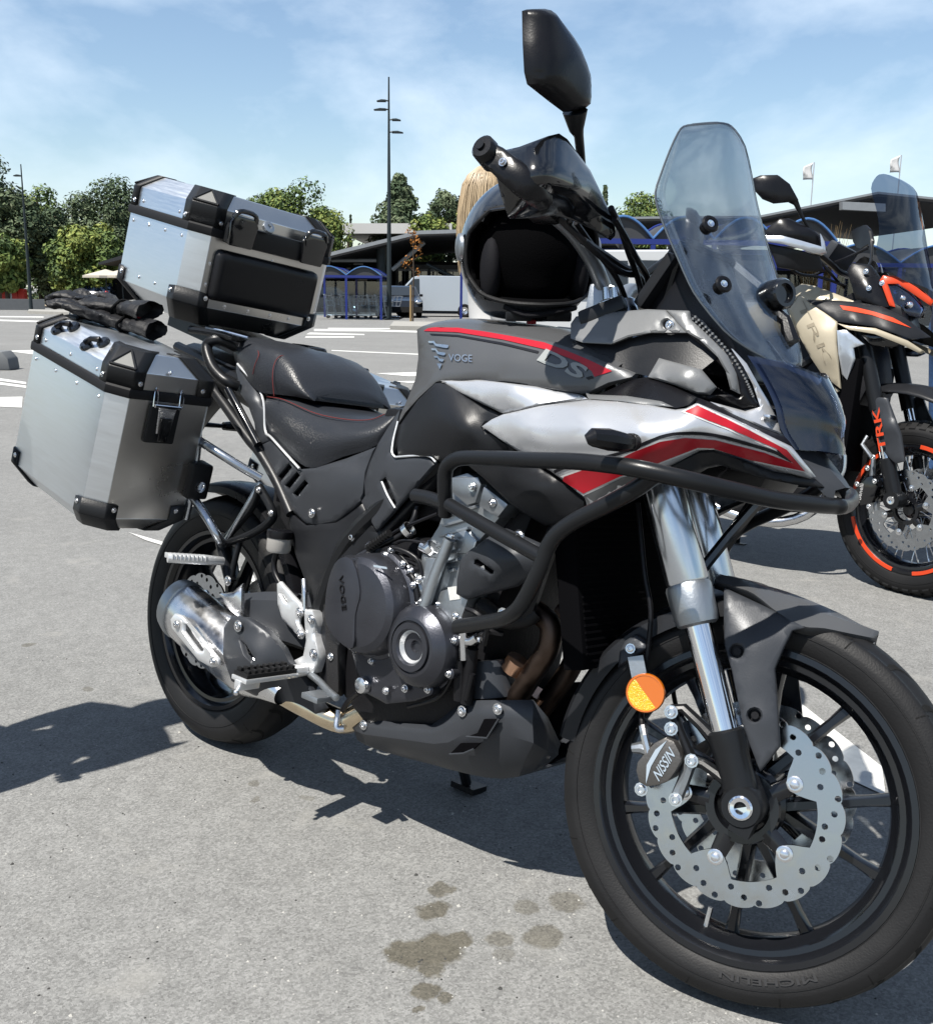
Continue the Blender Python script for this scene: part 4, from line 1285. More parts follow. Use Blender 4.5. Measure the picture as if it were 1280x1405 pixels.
# right engine cover plate
cv = [(482, 775), (500, 765), (530, 760), (556, 775), (570, 800), (585, 815), (615, 830), (630, 860), (630, 905), (615, 940), (590, 955), (570, 962), (530, 966), (500, 950), (490, 925), (480, 880)]
sheet('engine_cover', [(x, y, .175) for x, y in cv], 'engine_grey', eo, mirror=False, thick=.04, ctrl=[(540, 920, .182), (500, 850, .18)], step=10, inset=3)
# clutch cover dome
cc = V(520, 828, .172); 
g = G().lathe([(0, .112), (.006, .113), (.012, .111), (.014, .108), (.016, .104), (.040, .100), (.052, .094), (.060, .082), (.064, .060), (.065, .0)], cc, YR, seg=64)
clo = g.build('clutch_cover', 'engine_grey', eo, ang=22)
rb = [(-.062, .080), (-.02, .086), (.012, .030), (.006, -.02), (.010, -.084), (-.035, -.080), (-.075, -.055), (-.086, -.01), (-.082, .04)]
g = G().prism([cc + Vector((x, -.060, z)) for x, z in [tuple(p) for p in cat([np.array(q) for q in rb], 3, closed=True)]], (0, -.008, 0))
g.build('clutch_cover_rib', 'engine_grey', clo, bevel=.004)
lettering('VOGE', cc + Vector((-.052, -.0690, .048)), cc + Vector((-.030, -.0690, -.018)), cc + Vector((-.040, -.0690, .052)), 'engine_dark', clo, depth=.003)
sheet('clutch_mark', [(512, 775, .236), (530, 778, .236), (531, 781, .236), (513, 778, .236)], 'letter_blue', clo, mirror=False, thick=.001, edge=0, step=6)
# alternator/starter cover
sc_ = V(588, 885, .178)
g = G().lathe([(0, .080), (.010, .082), (.022, .081), (.034, .076), (.044, .066), (.050, .056), (.051, .0505), (.046, .050), (.046, .047), (.053, .046), (.053, .035), (.046, .030), (.038, .026), (.036, .012), (.030, .010), (.030, 0)], sc_, YR, seg=56)
sto = g.build('starter_cover', 'engine_grey', eo, ang=20)
G().lathe([(.0475, .0335), (.0475, .0300), (.0395, .0262)], sc_, YR, seg=40).build('cover_dish', 'cast_light', sto)
for k in range(11):
    a = 2 * math.pi * k / 11 + .2
    p = cc + Vector((.1165 * math.cos(a), -.006, .1165 * math.sin(a)))
    G().lathe([(-.012, .0095), (.002, .0095), (.004, .007), (.004, 0)], p, YR, seg=10).build('cover_lug', 'engine_grey', clo)
    G().bolt(p + YR * .003, YR, .0050, .006).build('cover_bolt', 'steel', clo)
G().lathe([(-.0005, .1150), (.0015, .1150)], cc, YR, seg=56).build('cover_gasket', 'cast_light', clo)
bl_ = []
for a in (20, -25, -70, 100, 150, 205):
    p = sc_ + Vector((.083 * math.cos(R_(a)), -.012, .083 * math.sin(R_(a))))
    G().lathe([(-.02, .011), (.004, .011), (.006, .008), (.006, 0)], p, YR, seg=12).build('cover_lug', 'engine_grey', sto)
    G().bolt(p + YR * .006, YR, .0055, .006).build('cover_bolt', 'steel', sto)
for (x, y) in ((530, 948), (556, 945), (567, 803), (553, 774), (529, 762), (502, 939)):
    G().bolt(V(x, y, .185), YR, .006, .006).build('cover_bolt', 'steel', eo)
G().lathe([(0, .018), (.012, .016), (.014, .012), (.014, 0)], V(500, 940, .178), YR, seg=14).build('drain_lug', 'steel', eo)
# oil filler neck
g = G().tube([V(489, 785, .21), V(490, 768, .21)], .022, seg=18).tube([V(490, 770, .21), V(490.5, 764, .21)], .026, seg=18)
g.build('oil_filler', 'engine_grey', eo)
# oil filter housing and lower fittings in front
G().tube([V(672, 905, .10), V(676, 955, .10)], [.045, .048], seg=22).build('oil_filter', 'plastic_mid', eo)
for pts, r, mt in (([(634, 860, .19), (636, 905, .18)], .008, 'steel'), ([(655, 875, .18), (648, 880, .18), (640, 880, .18)], .009, 'steel'), ([(628, 878, .185), (660, 878, .175)], .006, 'steel'), ([(630, 905, .17), (632, 960, .16)], .014, 'engine_dark'), ([(648, 890, .17), (640, 965, .16)], .012, 'engine_dark'), ([(648, 925, .175), (640, 960, .17)], .006, 'cable')):
    pipe('engine_fitting', pts, r, mt, eo, smooth=False)
for pts, r in (([(497, 765, .2), (520, 750, .18), (548, 735, .16), (566, 715, .15), (572, 695, .14)], .006), ([(500, 770, .19), (535, 752, .18), (570, 765, .17), (580, 790, .165)], .005), ([(540, 800, .18), (565, 790, .18), (575, 830, .18)], .006)):
    pipe('engine_hose', pts, r, 'cable', eo)
# wiring, clamps, cooling ribs
for pts, r in (([(520, 748, .17), (545, 728, .165), (575, 715, .16), (600, 705, .15)], .0035), ([(525, 755, .172), (552, 742, .168), (585, 745, .165)], .0035), ([(575, 862, .19), (566, 870, .20), (556, 866, .20)], .004), ([(628, 905, .18), (618, 935, .18), (600, 958, .17), (560, 970, .16)], .004), ([(640, 835, .19), (655, 842, .19), (668, 858, .18), (664, 885, .17)], .005), ([(650, 880, .17), (668, 868, .16), (690, 870, .14)], .006), ([(470, 975, .15), (480, 960, .16), (492, 950, .175)], .006)):
    pipe('engine_wire', pts, r, 'cable', eo, seg=6)
for (x, y, r) in ((560, 727, .164), (592, 752, .166), (612, 700, .168)):
    G().lathe([(-.006, .014), (-.006, .0165), (.006, .0165), (.006, .014)], V(x, y, r), (.6, .1, .6), seg=16).build('hose_clamp', 'steel', eo)
rb0, rb1 = V(628, 700, .168), V(600, 785, .168)
for k in range(7):
    p = rb0.lerp(rb1, k / 6)
    G().box(p + Vector((.012, -.002, 0)), (.075, .010, .0055), (Vector((.93, 0, .36)), Vector((0, 1, 0)), Vector((-.36, 0, .93)))).build('cylinder_fin', 'cast_alu', eo, bevel=.001)
for (x, y) in ((648, 668), (676, 690), (600, 830), (630, 850), (575, 795)):
    G().bolt(V(x, y, .182), YR, .0065, .006).build('engine_bolt', 'steel', eo)
for k in range(9):
    q = V(505 + k * 3.4, 752 - k * 2.4, .205 - k * .003)
    G().tube([q, q + Vector((.004, 0, .0025))], .0085, seg=8).build('hose_rib', 'rubber', eo)
# throttle bodies / airbox mass behind the cylinder
G().box((.70, 0, .80), (.24, .22, .22)).build('airbox', 'engine_dark', moto, bevel=.02)
G().box((.36, 0, .70), (.30, .17, .28)).build('battery_box', 'engine_dark', moto, bevel=.02)
# frame core
fr = G()
for s in (1, -1):
    fr.tube([Vector(p) for p in cat([(1.10, s * .05, 1.06), (1.02, s * .13, .98), (.80, s * .145, .82), (.56, s * .14, .62), (.47, s * .13, .42)], 5)], .022, seg=10)
    fr.tube([Vector(p) for p in cat([(.62, s * .12, .80), (.30, s * .11, .88), (-.05, s * .10, .96), (-.25, s * .08, 1.0)], 4)], .014, seg=8)
    fr.tube([Vector(p) for p in cat([(.50, s * .12, .55), (.30, s * .115, .76), (.12, s * .11, .92)], 4)], .013, seg=8)
    fr.tube([Vector(p) for p in cat([(1.10, s * .05, 1.0), (1.14, s * .12, .86), (1.09, s * .15, .72), (1.04, s * .14, .56)], 4)], .016, seg=8)
fr.tube([(1.09, 0, 1.12), (1.17, 0, .93)], .045, seg=16)
fr.build('main_frame', 'powder_black', moto)
# radiator
RX, RZ = Vector((math.cos(.25), 0, math.sin(.25))), Vector((-math.sin(.25), 0, math.cos(.25)))
rad = G().box((1.13, 0, .64), (.045, .30, .30), (RX, Vector((0, 1, 0)), RZ)).build('radiator', 'black_void', moto, bevel=.006)  # radiator and fins near-black: the fairing's shade put into the colour
g = G()
for k in range(22):
    g.box(Vector((1.154, 0, .64)) + RZ * (-.13 + k * .26 / 21), (.004, .28, .004), (RX, Vector((0, 1, 0)), RZ))
g.build('radiator_fins', 'black_void', rad)
pipe('radiator_hose', [(735, 840, .13), (720, 850, .14), (690, 850, .15), (660, 830, .15)], .016, 'rubber')
# horn / small parts before the radiator
G().lathe([(0, .03), (.012, .034), (.02, .03), (.02, 0)], (1.24, -.05, .52), (1, 0, 0), seg=20).build('horn', 'plastic_dark', moto)

# ------------------------------------------------------------------ belly pan
top = [(484, 996, .118), (500, 986, .125), (545, 992, .135), (592, 995, .142), (604, 987, .146), (634, 963, .152), (660, 961, .155), (700, 961, .150), (732, 961, .135), (752, 985, .090), (769, 1021, .030)]
rid = [(486, 1003, .120), (500, 1008, .130), (545, 1014, .142), (595, 1021, .150), (615, 1019, .154), (640, 1006, .158), (665, 1003, .156), (700, 1010, .150), (732, 1020, .128), (750, 1030, .085), (766, 1036, .030)]
low = [(500, 1022, .06), (515, 1028, .075), (552, 1039, .09), (595, 1050, .10), (620, 1057, .10), (645, 1063, .10), (665, 1067, .10), (690, 1069, .095), (712, 1066, .085), (728, 1060, .060), (745, 1052, .020)]
rT, rR, rL = [V(*p) for p in top], [V(*p) for p in rid], [V(*p) for p in low]
rows = [rT, [a.lerp(b, .5) + Vector((0, -.003, 0)) for a, b in zip(rT, rR)], rR, [a.lerp(b, .5) + Vector((0, -.006, -.004)) for a, b in zip(rR, rL)], rL]
rows += [[Vector((p.x, -p.y, p.z)) for p in r] for r in rows[::-1]]
g = G().grid(rows)
bp = g.build('belly_pan', 'plastic_mid', moto, ang=24)
mm = bp.modifiers.new('solid', 'SOLIDIFY'); mm.thickness = .005; mm.offset = -1
bolts([(499, 995, .132), (634, 976, .160), (683, 973, .160)], r=.008, parent=bp, mirror=True)
for pl in ([(640, 1011, .168), (655, 1006, .168), (664, 987, .168), (684, 987, .166), (668, 1013, .168)], [(617, 1035, .158), (632, 1020, .164), (658, 1020, .164), (650, 1028, .162), (636, 1034, .160)]):
    sheet('pan_vent', pl, 'black_void', bp, thick=.006, edge=0, step=7)
    pipe('vent_lip', [pl[0], pl[-1], (pl[-2][0], pl[-2][1], pl[-2][2])], .002, 'plastic_mid', bp, seg=8, smooth=False)
bolts([(719, 1041, .10), (735, 1039, .08), (751, 1036, .05)], r=.006, parent=bp)
# centre stand foot and side stand
G().tube([Vector((.70, .10, .22)), Vector((.66, .22, .055))], [.014, .012], seg=10).box((.66, .23, .045), (.07, .05, .014)).build('side_stand', 'powder_black', moto)
pipe('stand_stop', [(472, 1000, .13), (462, 998, .14), (465, 975, .13)], .007, 'steel')

# ------------------------------------------------------------------ controls on the right
sheet('heel_guard', [(380, 801, .165), (385, 798, .165), (400, 815, .166), (415, 831, .168), (417, 842, .168), (411, 848, .168), (410, 856, .168), (417, 870, .168), (413, 877, .168), (400, 863, .167), (387, 849, .166), (381, 829, .165)], 'cast_light', moto, thick=.006, step=7, holes=[[(386, 816), (390, 819), (396, 828), (391, 826)]])
sheet('peg_bracket', [(417, 836, .17), (430, 838, .17), (434, 853, .17), (432, 868, .17), (438, 894, .172), (437, 904, .173), (431, 923, .176), (418, 927, .178), (404, 920, .18), (400, 908, .18), (416, 900, .174), (420, 879, .172), (418, 852, .17)], 'cast_light', moto, thick=.022, step=7)
bolts([(427, 850, .174), (430, 897, .177), (411, 840, .172), (412, 870, .172)], r=.008, mirror=True)
pipe('brake_rod', [(418, 838, .165), (418, 812, .165), (417, 795, .16)], .006, 'steel')
for s in (1, -1):
    f2 = (lambda p: p) if s > 0 else (lambda p: Vector((p.x, -p.y, p.z)))
    c = f2(V(365, 921, .275))
    b = G().box(c + Vector((0, 0, -.010)), (.050, .135, .010)).box(c + Vector((0, -s * .045, -.022)), (.02, .05, .02))
    b.tube([c + Vector((0, s * .06, -.008)), c + Vector((.01, s * .10, -.004))], .014, seg=10)
    po_ = b.build('rider_peg', 'cast_light', moto, bevel=.002)
    r_ = G().box(c + Vector((0, 0, -.001)), (.046, .128, .010))
    for k in range(8):
        r_.box(c + Vector((.013, -.056 + k * .016, .007)), (.014, .008, .008)).box(c + Vector((-.013, -.056 + k * .016, .007)), (.014, .008, .008))
    r_.build('peg_rubber', 'rubber', po_, bevel=.001)
    G().ball(c + Vector((.006, -s * .075, -.035)), .006).tube([c + Vector((.006, -s * .062, -.014)), c + Vector((.006, -s * .075, -.035))], .004, seg=8).build('peg_feeler', 'steel', po_)
# brake pedal
bp_ = G().tube([Vector(p) for p in cat([V(425, 925, .17), V(438, 935, .185), V(450, 948, .20), V(462, 958, .215)], 4)], .008, seg=10)
c = V(438, 955, .235)
bp_.box(V(437, 956, .225), (.05, .05, .012))
bp_.build('brake_pedal', 'cast_alu', moto, bevel=.002)
# reservoir
rv = V(383, 744, .16)
g = G().lathe([(-.022, 0), (-.022, .024), (-.016, .0275), (.010, .0275), (.010, .026)], rv, (0, 0, 1), seg=24).build('brake_reservoir', 'reservoir', moto)
G().lathe([(.010, 0), (.010, .029), (.013, .030), (.026, .029), (.028, .026), (.028, 0)], rv, (0, 0, 1), seg=24).build('reservoir_cap', 'plastic_black', g)
pipe('reservoir_hose', [(380, 755, .15), (376, 780, .15), (388, 805, .15), (410, 820, .15)], .007, 'cable')

# ------------------------------------------------------------------ crash bars
bar_u = [(611, 706, .235), (611, 690, .245), (610, 668, .255), (611, 648, .262), (617, 636, .266), (634, 628.5, .270), (680, 629, .282), (730, 631, .296), (790, 633, .312), (840, 638, .322), (880, 644, .322), (950, 660, .285), (1010, 674, .222), (1060, 685, .150), (1098, 690, .092), (1126, 693, .045), (1142, 694, .014)]
PU = [V(*p) for p in bar_u]
PU2 = PU + [Vector((PU[-1].x + .006, 0, PU[-1].z))] + [Vector((p.x, -p.y, p.z)) for p in PU[::-1]]
cb = G().tube([Vector(p) for p in cat(PU2, 4)], .0134, seg=16).build('crash_bar', 'powder_black', moto)
for pts in ([(898, 652, .300), (870, 672, .300), (830, 694, .300), (790, 714, .300), (765, 732, .300), (752, 750, .300), (745, 768, .300), (735, 792, .300), (722, 818, .298), (712, 834, .296), (702, 843, .290), (688, 850, .280), (660, 855, .262), (628, 860, .240)],):
    pipe('crash_bar_lower', pts, .0132, 'powder_black', cb, seg=16, n=4, hollow=.65, mirror=True)
pipe('crash_bar_brace', [(616, 692, .258), (650, 712, .272), (690, 735, .286), (744, 765, .300)], .0122, 'powder_black', cb, seg=14, mirror=True)
pipe('crash_bar_stub', [(570, 680, .215), (590, 684, .228), (612, 692, .245)], .0136, 'powder_black', cb, seg=16, hollow=.68, mirror=True)
bolts([(625, 846, .235)], mat='steel', parent=cb)
bolts([(712, 736, .245), (690, 843, .20)], r=.009, parent=moto)
# long inner stay on the left fork side
pipe('radiator_stay', [(1040, 690, .0), (1000, 735, .02), (960, 785, .05)], .010, 'gloss_black', seg=8, smooth=False)
G().tube([V(1050, 668, -.20), V(965, 790, -.16)], .014, seg=8).build('radiator_stay', 'powder_black', moto)

# ------------------------------------------------------------------ indicators
ind = [V(*p) for p in ((804, 603, .385), (812, 600, .380), (835, 603, .350), (852, 606, .330), (862, 607, .315), (870, 607, .29))]
for s in (1, -1):
    P = [Vector((p.x, p.y * s, p.z)) for p in ind]
    g = G().tube(P, [.007, .0135, .0165, .0150, .0125, .0115], seg=10)
    io = g.build('front_indicator', 'plastic_black', moto, ang=30)
    for k in range(3):
        q = P[4].lerp(P[5], k * .35)
        G().tube([q, q.lerp(P[5], .25)], .0138, seg=12).build('indicator_boot', 'rubber', io)

# ------------------------------------------------------------------ nose, headlamp, screen
nose = G()
nr = []
for (px, py, r) in ((1035, 488, .110), (1055, 520, .098), (1072, 556, .086), (1080, 588, .076), (1098, 618, .060)):
    p = V(px, py, r)
    nr.append(p)
cen = [Vector((p.x + d, 0, p.z + e)) for p, d, e in zip(nr, (.075, .075, .07, .06, .045), (-.02, -.02, -.015, -.008, .0))]
rows = [nr, [a.lerp(b, .35) + Vector((.014, 0, .003)) for a, b in zip(nr, cen)], [a.lerp(b, .72) + Vector((.010, 0, .002)) for a, b in zip(nr, cen)], cen]
rows += [[Vector((p.x, -p.y, p.z)) for p in r] for r in rows[2::-1]]
rows = [[Vector(p) for p in cat(r, 4)] for r in rows]
hl = G().grid(rows).build('headlamp_lens', 'lens_clear', moto)
inner = [[p * 1 + Vector((-.012, 0, 0)) for p in r] for r in rows]
ig = G().grid(inner)
M('lamp_inner', (0.014, 0.022, 0.050), .22, .5, bump=.3, bs=60, coat=.4)
ho = ig.build('headlamp_housing', 'lamp_inner', moto)
for y in (-.035, .035):
    G().box(V(1070, 575, .05) + Vector((.0, y, .0)), (.012, .03, .008)).build('lamp_element', 'steel', ho, bevel=.003)
# beak plate below the lamp
bpk = []
for (x1, y1, r1), (x0, y0) in zip(((1092, 618, .052), (1112, 640, .045), (1133, 661, .034), (1146, 673, .022)), ((1121, 615), (1136, 636), (1148, 655), (1153, 668))):
    p = V(x1, y1, r1); bpk.append((p, Vector((p.x + .012, 0, p.z + .006))))
rows = [[p + Vector((0, .0, -.02)) for p, c in bpk], [p for p, c in bpk], [p.lerp(c, .6) + Vector((.004, 0, .003)) for p, c in bpk], [c for p, c in bpk]]
rows += [[Vector((p.x, -p.y, p.z)) for p in r] for r in rows[2::-1]]
G().grid(rows).build('nose_beak', 'plastic_mid', moto, ang=25)
# nose core
G().prism([Vector((x, -.07, z)) for x, z in ((1.16, .86), (1.42, .84), (1.44, .90), (1.34, 1.0), (1.18, 1.06))], (0, .14, 0)).build('nose_core', 'plastic_black', moto, bevel=.015)
# dark box added behind the screen to darken the view through it
G().prism([Vector((x, -.080, z)) for x, z in ((1.15, 1.02), (1.37, 1.02), (1.345, 1.075), (1.285, 1.15), (1.235, 1.235), (1.195, 1.235), (1.17, 1.12))], (0, .16, 0)).build('screen_dark_box', 'plastic_black', moto, bevel=.012)
# windscreen
scr_r = [(950, 170.5, .03), (938, 173, .06), (930, 182, .085), (918, 208, .115), (905, 243, .14), (899, 264, .15), (902, 285, .15), (916, 322, .148), (930, 354, .143), (945, 388, .136), (960, 413, .127), (992, 452, .105), (1018, 473, .08), (1045, 489, .055), (1066, 501, .03)]
scr_l = [(985, 168), (998, 170), (1009, 179), (1022, 201), (1031, 240), (1036, 268), (1041, 290), (1049, 322), (1058, 352), (1068, 385), (1076, 415), (1089, 452), (1096, 474), (1099, 490), (1098, 502)]
# the screen is a shallow forward bowl between its two traced edges
rows = []
for (xr, yr, w), (xl, yl) in zip(scr_r, scr_l):
    e0, e1 = V(xr, yr, w), V(xl, yl, -w)
    bow = .9 * w * w + .10 * w
    rows.append([e0.lerp(e1, u) + Vector((bow * 4 * u * (1 - u), 0, .12 * bow * 4 * u * (1 - u))) for u in np.linspace(0, 1, 17)])
cols = [[Vector(p) for p in cat(list(c), 2)] for c in zip(*rows)]
g = G().grid(cols)
ws = g.build('windscreen', 'smoke_screen', moto, ang=60)
mm = ws.modifiers.new('solid', 'SOLIDIFY'); mm.thickness = .0035; mm.offset = 0
edge_pts = [Vector(p) for p in cols[0]] + [Vector(p) for p in cols[-1][::-1]]
eg = G().tube([c[0] for c in cols], .0022, seg=6)
M('screen_edge', (0.10, 0.12, 0.14), .25)
eg.tube([Vector(p) for p in cols[0]], .0019, seg=6).tube([Vector(p) for p in cols[-1]], .0019, seg=6)
eg.build('screen_edge', 'screen_edge', ws)
# screen bolts
for (x, y, r) in ((957, 308, .13), (975, 390, .115)):
    p = V(x, y, r)
    for s in (1,):
        q = Vector((p.x + .022, p.y * s, p.z))
        d = Vector((.75, -.45 * s, .35)).normalized()
        bo_ = G().lathe([(-.014, .011), (-.002, .011), (0, .0145), (.002, .015), (.005, .0125), (.005, .0075)], q, d, seg=18).build('screen_bolt', 'plastic_black', ws)
        G().lathe([(.003, .0075), (.004, .006), (.003, .003), (.001, 0)], q, d, seg=14).build('bolt_head', 'chrome', bo_)
# instrument and its bracket behind the screen
ib = G()
ib.box(V(930, 395, .02) + Vector((0, 0, 0)), (.022, .165, .105), (Vector((.84, 0, -.54)), Vector((0, 1, 0)), Vector((.54, 0, .84)))).build('instrument', 'plastic_dark', moto, bevel=.008)
sb = G()
for s in (1, -1):
    sb.tube([Vector((1.20, s * .06, 1.02)), Vector((1.20, s * .07, 1.14)), Vector((1.23, s * .085, 1.24))], .009, seg=8)
sb.tube([Vector((1.23, -.085, 1.24)), Vector((1.23, .085, 1.24))], .008, seg=8)
sb.box((1.24, 0, 1.12), (.008, .10, .16), (Vector((.9, 0, .43)), Vector((0, 1, 0)), Vector((-.43, 0, .9))))
sb.build('screen_bracket', 'plastic_black', moto)
G().box((1.275, 0, 1.07), (.006, .06, .05), (Vector((.9, 0, .43)), Vector((0, 1, 0)), Vector((-.43, 0, .9)))).build('warning_sticker', 'orange_red', moto)
# sports camera on the nose
kc = V(1063, 405, -.06)
g = G().lathe([(-.02, .022), (-.016, .027), (.02, .027), (.026, .023), (.026, .017), (.018, .015), (.018, 0)], kc, (.9, -.35, .1), seg=22).build('nose_lamp', 'gloss_black', moto)
G().tube([kc + Vector((-.01, 0, -.02)), V(1078, 440, -.05), V(1085, 470, -.05)], [.012, .010, .016], seg=8).build('nose_lamp_mount', 'plastic_black', moto)

# ------------------------------------------------------------------ handlebar, levers, mirrors, hand guards (steered)
hb = [S(832, 402, .03), S(825, 386, .06), S(810, 352, .11), S(784, 315, .19), S(750, 285, .27), S(715, 252, .345), S(668, 207, .44)]
P = [Vector(p) for p in cat(hb, 4)]
full = [Vector((p.x, -p.y, p.z)) for p in P[::-1]] + P
G().tube([p for p in full], .0150, seg=14).build('handlebar', 'cast_alu', moto, xf=STM)
G().box(Vector((hb[0].x, 0, hb[0].z - .02)), (.05, .12, .06)).build('bar_riser', 'cast_alu', moto, xf=STM, bevel=.008)
gd = (hb[-1] - hb[-2]).normalized()
for s in (1, -1):
    f2 = (lambda p: p) if s > 0 else (lambda p: Vector((p.x, -p.y, p.z)))
    gq = [f2(hb[-1] + gd * t) for t in np.linspace(-.135, -.012, 12)]
    G().tube(gq, [.0185 if k % 2 else .0175 for k in range(12)], seg=14).build('grip', 'rubber', moto, xf=STM)
    be = f2(hb[-1]); dd = f2(gd)
    G().tube([be - dd * .012, be - dd * .002, be + dd * .012, be + dd * .016], [.016, .0195, .0195, .015], seg=18, hollow=.45).build('bar_end_weight', 'powder_black', moto, xf=STM)
    # lever and switchgear
    lv = [f2(hb[-1] + gd * t + Vector((dx, 0, -.012))) for t, dx in ((-.20, .03), (-.16, .055), (-.08, .062), (-.01, .055))]
    G().tube([Vector(p) for p in cat(lv, 4)], .0065, seg=8).build('lever', 'gloss_black', moto, xf=STM)
    G().box(f2(hb[-1] + gd * -.17), (.05, .05, .05)).build('switch_housing', 'plastic_black', moto, xf=STM, bevel=.01)
guard = [(690, 206, .415), (712, 201, .420), (752, 186, .400), (767, 182.5, .375), (778, 190, .350), (790, 207, .325), (808, 231, .285), (822, 260, .250), (832, 282, .225), (845, 303, .205), (842, 322, .205), (836, 328, .210), (815, 316, .235), (790, 303, .270), (760, 293, .315), (725, 297, .360), (697, 298, .395), (688, 270, .415), (681, 243, .430), (676, 222, .435)]
sheet('hand_guard', guard, 'gloss_black', moto, fn=S, xf=STM, ctrl=[(752, 235, .425), (745, 270, .395), (790, 255, .345), (715, 250, .435)], thick=.006, step=9, edge=.003)
spar = [(656, 198, .446), (668, 192, .446), (690, 202, .446), (714, 219, .443), (738, 241, .430), (750, 258, .410), (751, 270, .402), (744, 279, .405), (733, 281, .414), (722, 276, .428), (700, 261, .442), (684, 246, .448), (670, 232, .450), (657, 219, .450), (652, 208, .448)]
sheet('guard_spar', spar, 'plastic_black', moto, fn=S, xf=STM, thick=.022, edge=.004, inset=3, step=8, ctrl=[(700, 234, .450), (730, 260, .432)])
for s in (1, -1):
    q = S(664, 205, .452); q = Vector((q.x, q.y * s, q.z))
    G().lathe([(-.03, .0185), (.002, .0185), (.007, .015), (.007, .007), (.002, .006), (.002, 0)], q, (-.1, -s, .2), seg=20).build('guard_end_cap', 'plastic_black', moto, xf=STM)
    e = S(690, 222, .452); e = Vector((e.x, e.y * s, e.z))
    G().bolt(e, (0, -s, 0), .005).build('guard_screw', 'steel', moto, xf=STM)
mir = [(721, 14, .470), (727, 12, .465), (744, 11.5, .440), (752, 17, .425), (764, 33, .400), (777, 50, .375), (787, 66, .355), (796, 88, .335), (801, 106, .325), (801.5, 130, .322), (800, 148, .325), (777, 153, .365), (757, 138, .400), (728, 115, .455), (724, 98, .462), (722, 60, .468)]
f = tps(mir + [(760, 80, .412)])
out = densify(mir, 7)
pv, tr = cdt_fill(out, (), 9, 3)
fr_, bk_ = [], []
for (x, y) in pv:
    d = min(1.0, dist_poly(x, y, out) / 22)
    p = S(x, y, f(x, y))
    fr_.append(p + Vector((.004 + .024 * math.sqrt(max(0, 1 - (1 - d) ** 2)), 0, 0)))
    bk_.append(p + Vector((-.006, 0, 0)))
n = len(fr_)
cnt = {}
for t in tr:
    for i in range(3):
        e = (t[i], t[(i + 1) % 3]); cnt.setdefault(tuple(sorted(e)), []).append(e)
rimf = [[l[0][1], l[0][0], n + l[0][0], n + l[0][1]] for l in cnt.values() if len(l) == 1]
for s in (1, -1):
    g = G()
    g.add([Vector((p.x, p.y * s, p.z)) for p in fr_ + bk_], [list(t) for t in tr] + rimf)
    mo = g.build('mirror', 'plastic_black', moto, xf=STM, ang=50)
    g = G()
    g.add([Vector((p.x + .001, p.y * s, p.z)) for p in bk_], [list(t) for t in tr])
    g.build('mirror_glass', 'chrome', mo, xf=STM)
    st_ = [S(*p) for p in ((789, 152, .345), (791, 178, .325), (794, 185, .312), (797, 215, .265), (800, 260, .215), (797, 300, .175))]
    st_ = [Vector((p.x, p.y * s, p.z)) for p in st_]
    G().tube(st_, [.020, .0115, .0078, .0072, .0072, .0072], seg=12).build('mirror_stalk', 'powder_black', mo, xf=STM)
# cables
for pts, r in (([(760, 292, .25), (800, 330, .2), (850, 372, .1), (876, 378, .03), (884, 400, .0)], .006), ([(838, 285, .2), (850, 310, .15), (862, 345, .1), (876, 385, .04), (882, 418, .03)], .0055), ([(843, 300, .19), (858, 325, .14), (872, 352, .1), (888, 380, .03), (892, 425, .02)], .0055), ([(790, 305, .22), (815, 340, .16), (845, 380, .1), (862, 420, .05)], .005), ([(800, 330, .2), (830, 350, .12), (858, 368, .06), (880, 372, .0), (893, 395, -.05), (890, 425, -.06)], .007)):
    pipe('control_cable', pts, r, 'cable', n=5, seg=8)
for x, h in ((836, .05), (848, .055)):
    G().tube([V(x, 432, .06), V(x - 2, 395, .06)], .011, seg=14).build('fork_cap', 'anod_fork', moto)
G().lathe([(0, .038), (.012, .038), (.016, .034), (.016, 0)], V(846, 426, .04), (-.3, 0, 1), seg=24).build('top_nut', 'anod_fork', moto)
# ================================================================== aluminium luggage
M('case_guard', (0.014, 0.015, 0.017), 0.42, bump=.2, bs=300, rvar=.06)
M('case_seal', (0.010, 0.010, 0.012), 0.6)
M('case_inset', (0.23, 0.23, 0.22), 0.6, 0.3, bump=.4, bs=400)
M('pad_black', (0.012, 0.012, 0.014), 0.35, bump=.15, bs=350, rvar=.08)
def octo(a, b, co, ci, k, z, s):
    """outline at inset k; co = chamfer on the outer side, ci on the inner; s=-1: outer side is -y, 0: both outer"""
    a -= k; b -= k
    c1 = co; c2 = co if s == 0 else ci
    pts = [(a, -(b - c1)), (a, (b - c2)), (a - c2, b), (-(a - c2), b), (-a, b - c2), (-a, -(b - c1)), (-(a - c1), -b), (a - c1, -b)]
    if s > 0: pts = [(x, -y) for x, y in pts[::-1]]
    return [Vector((x, y, z)) for x, y in pts]
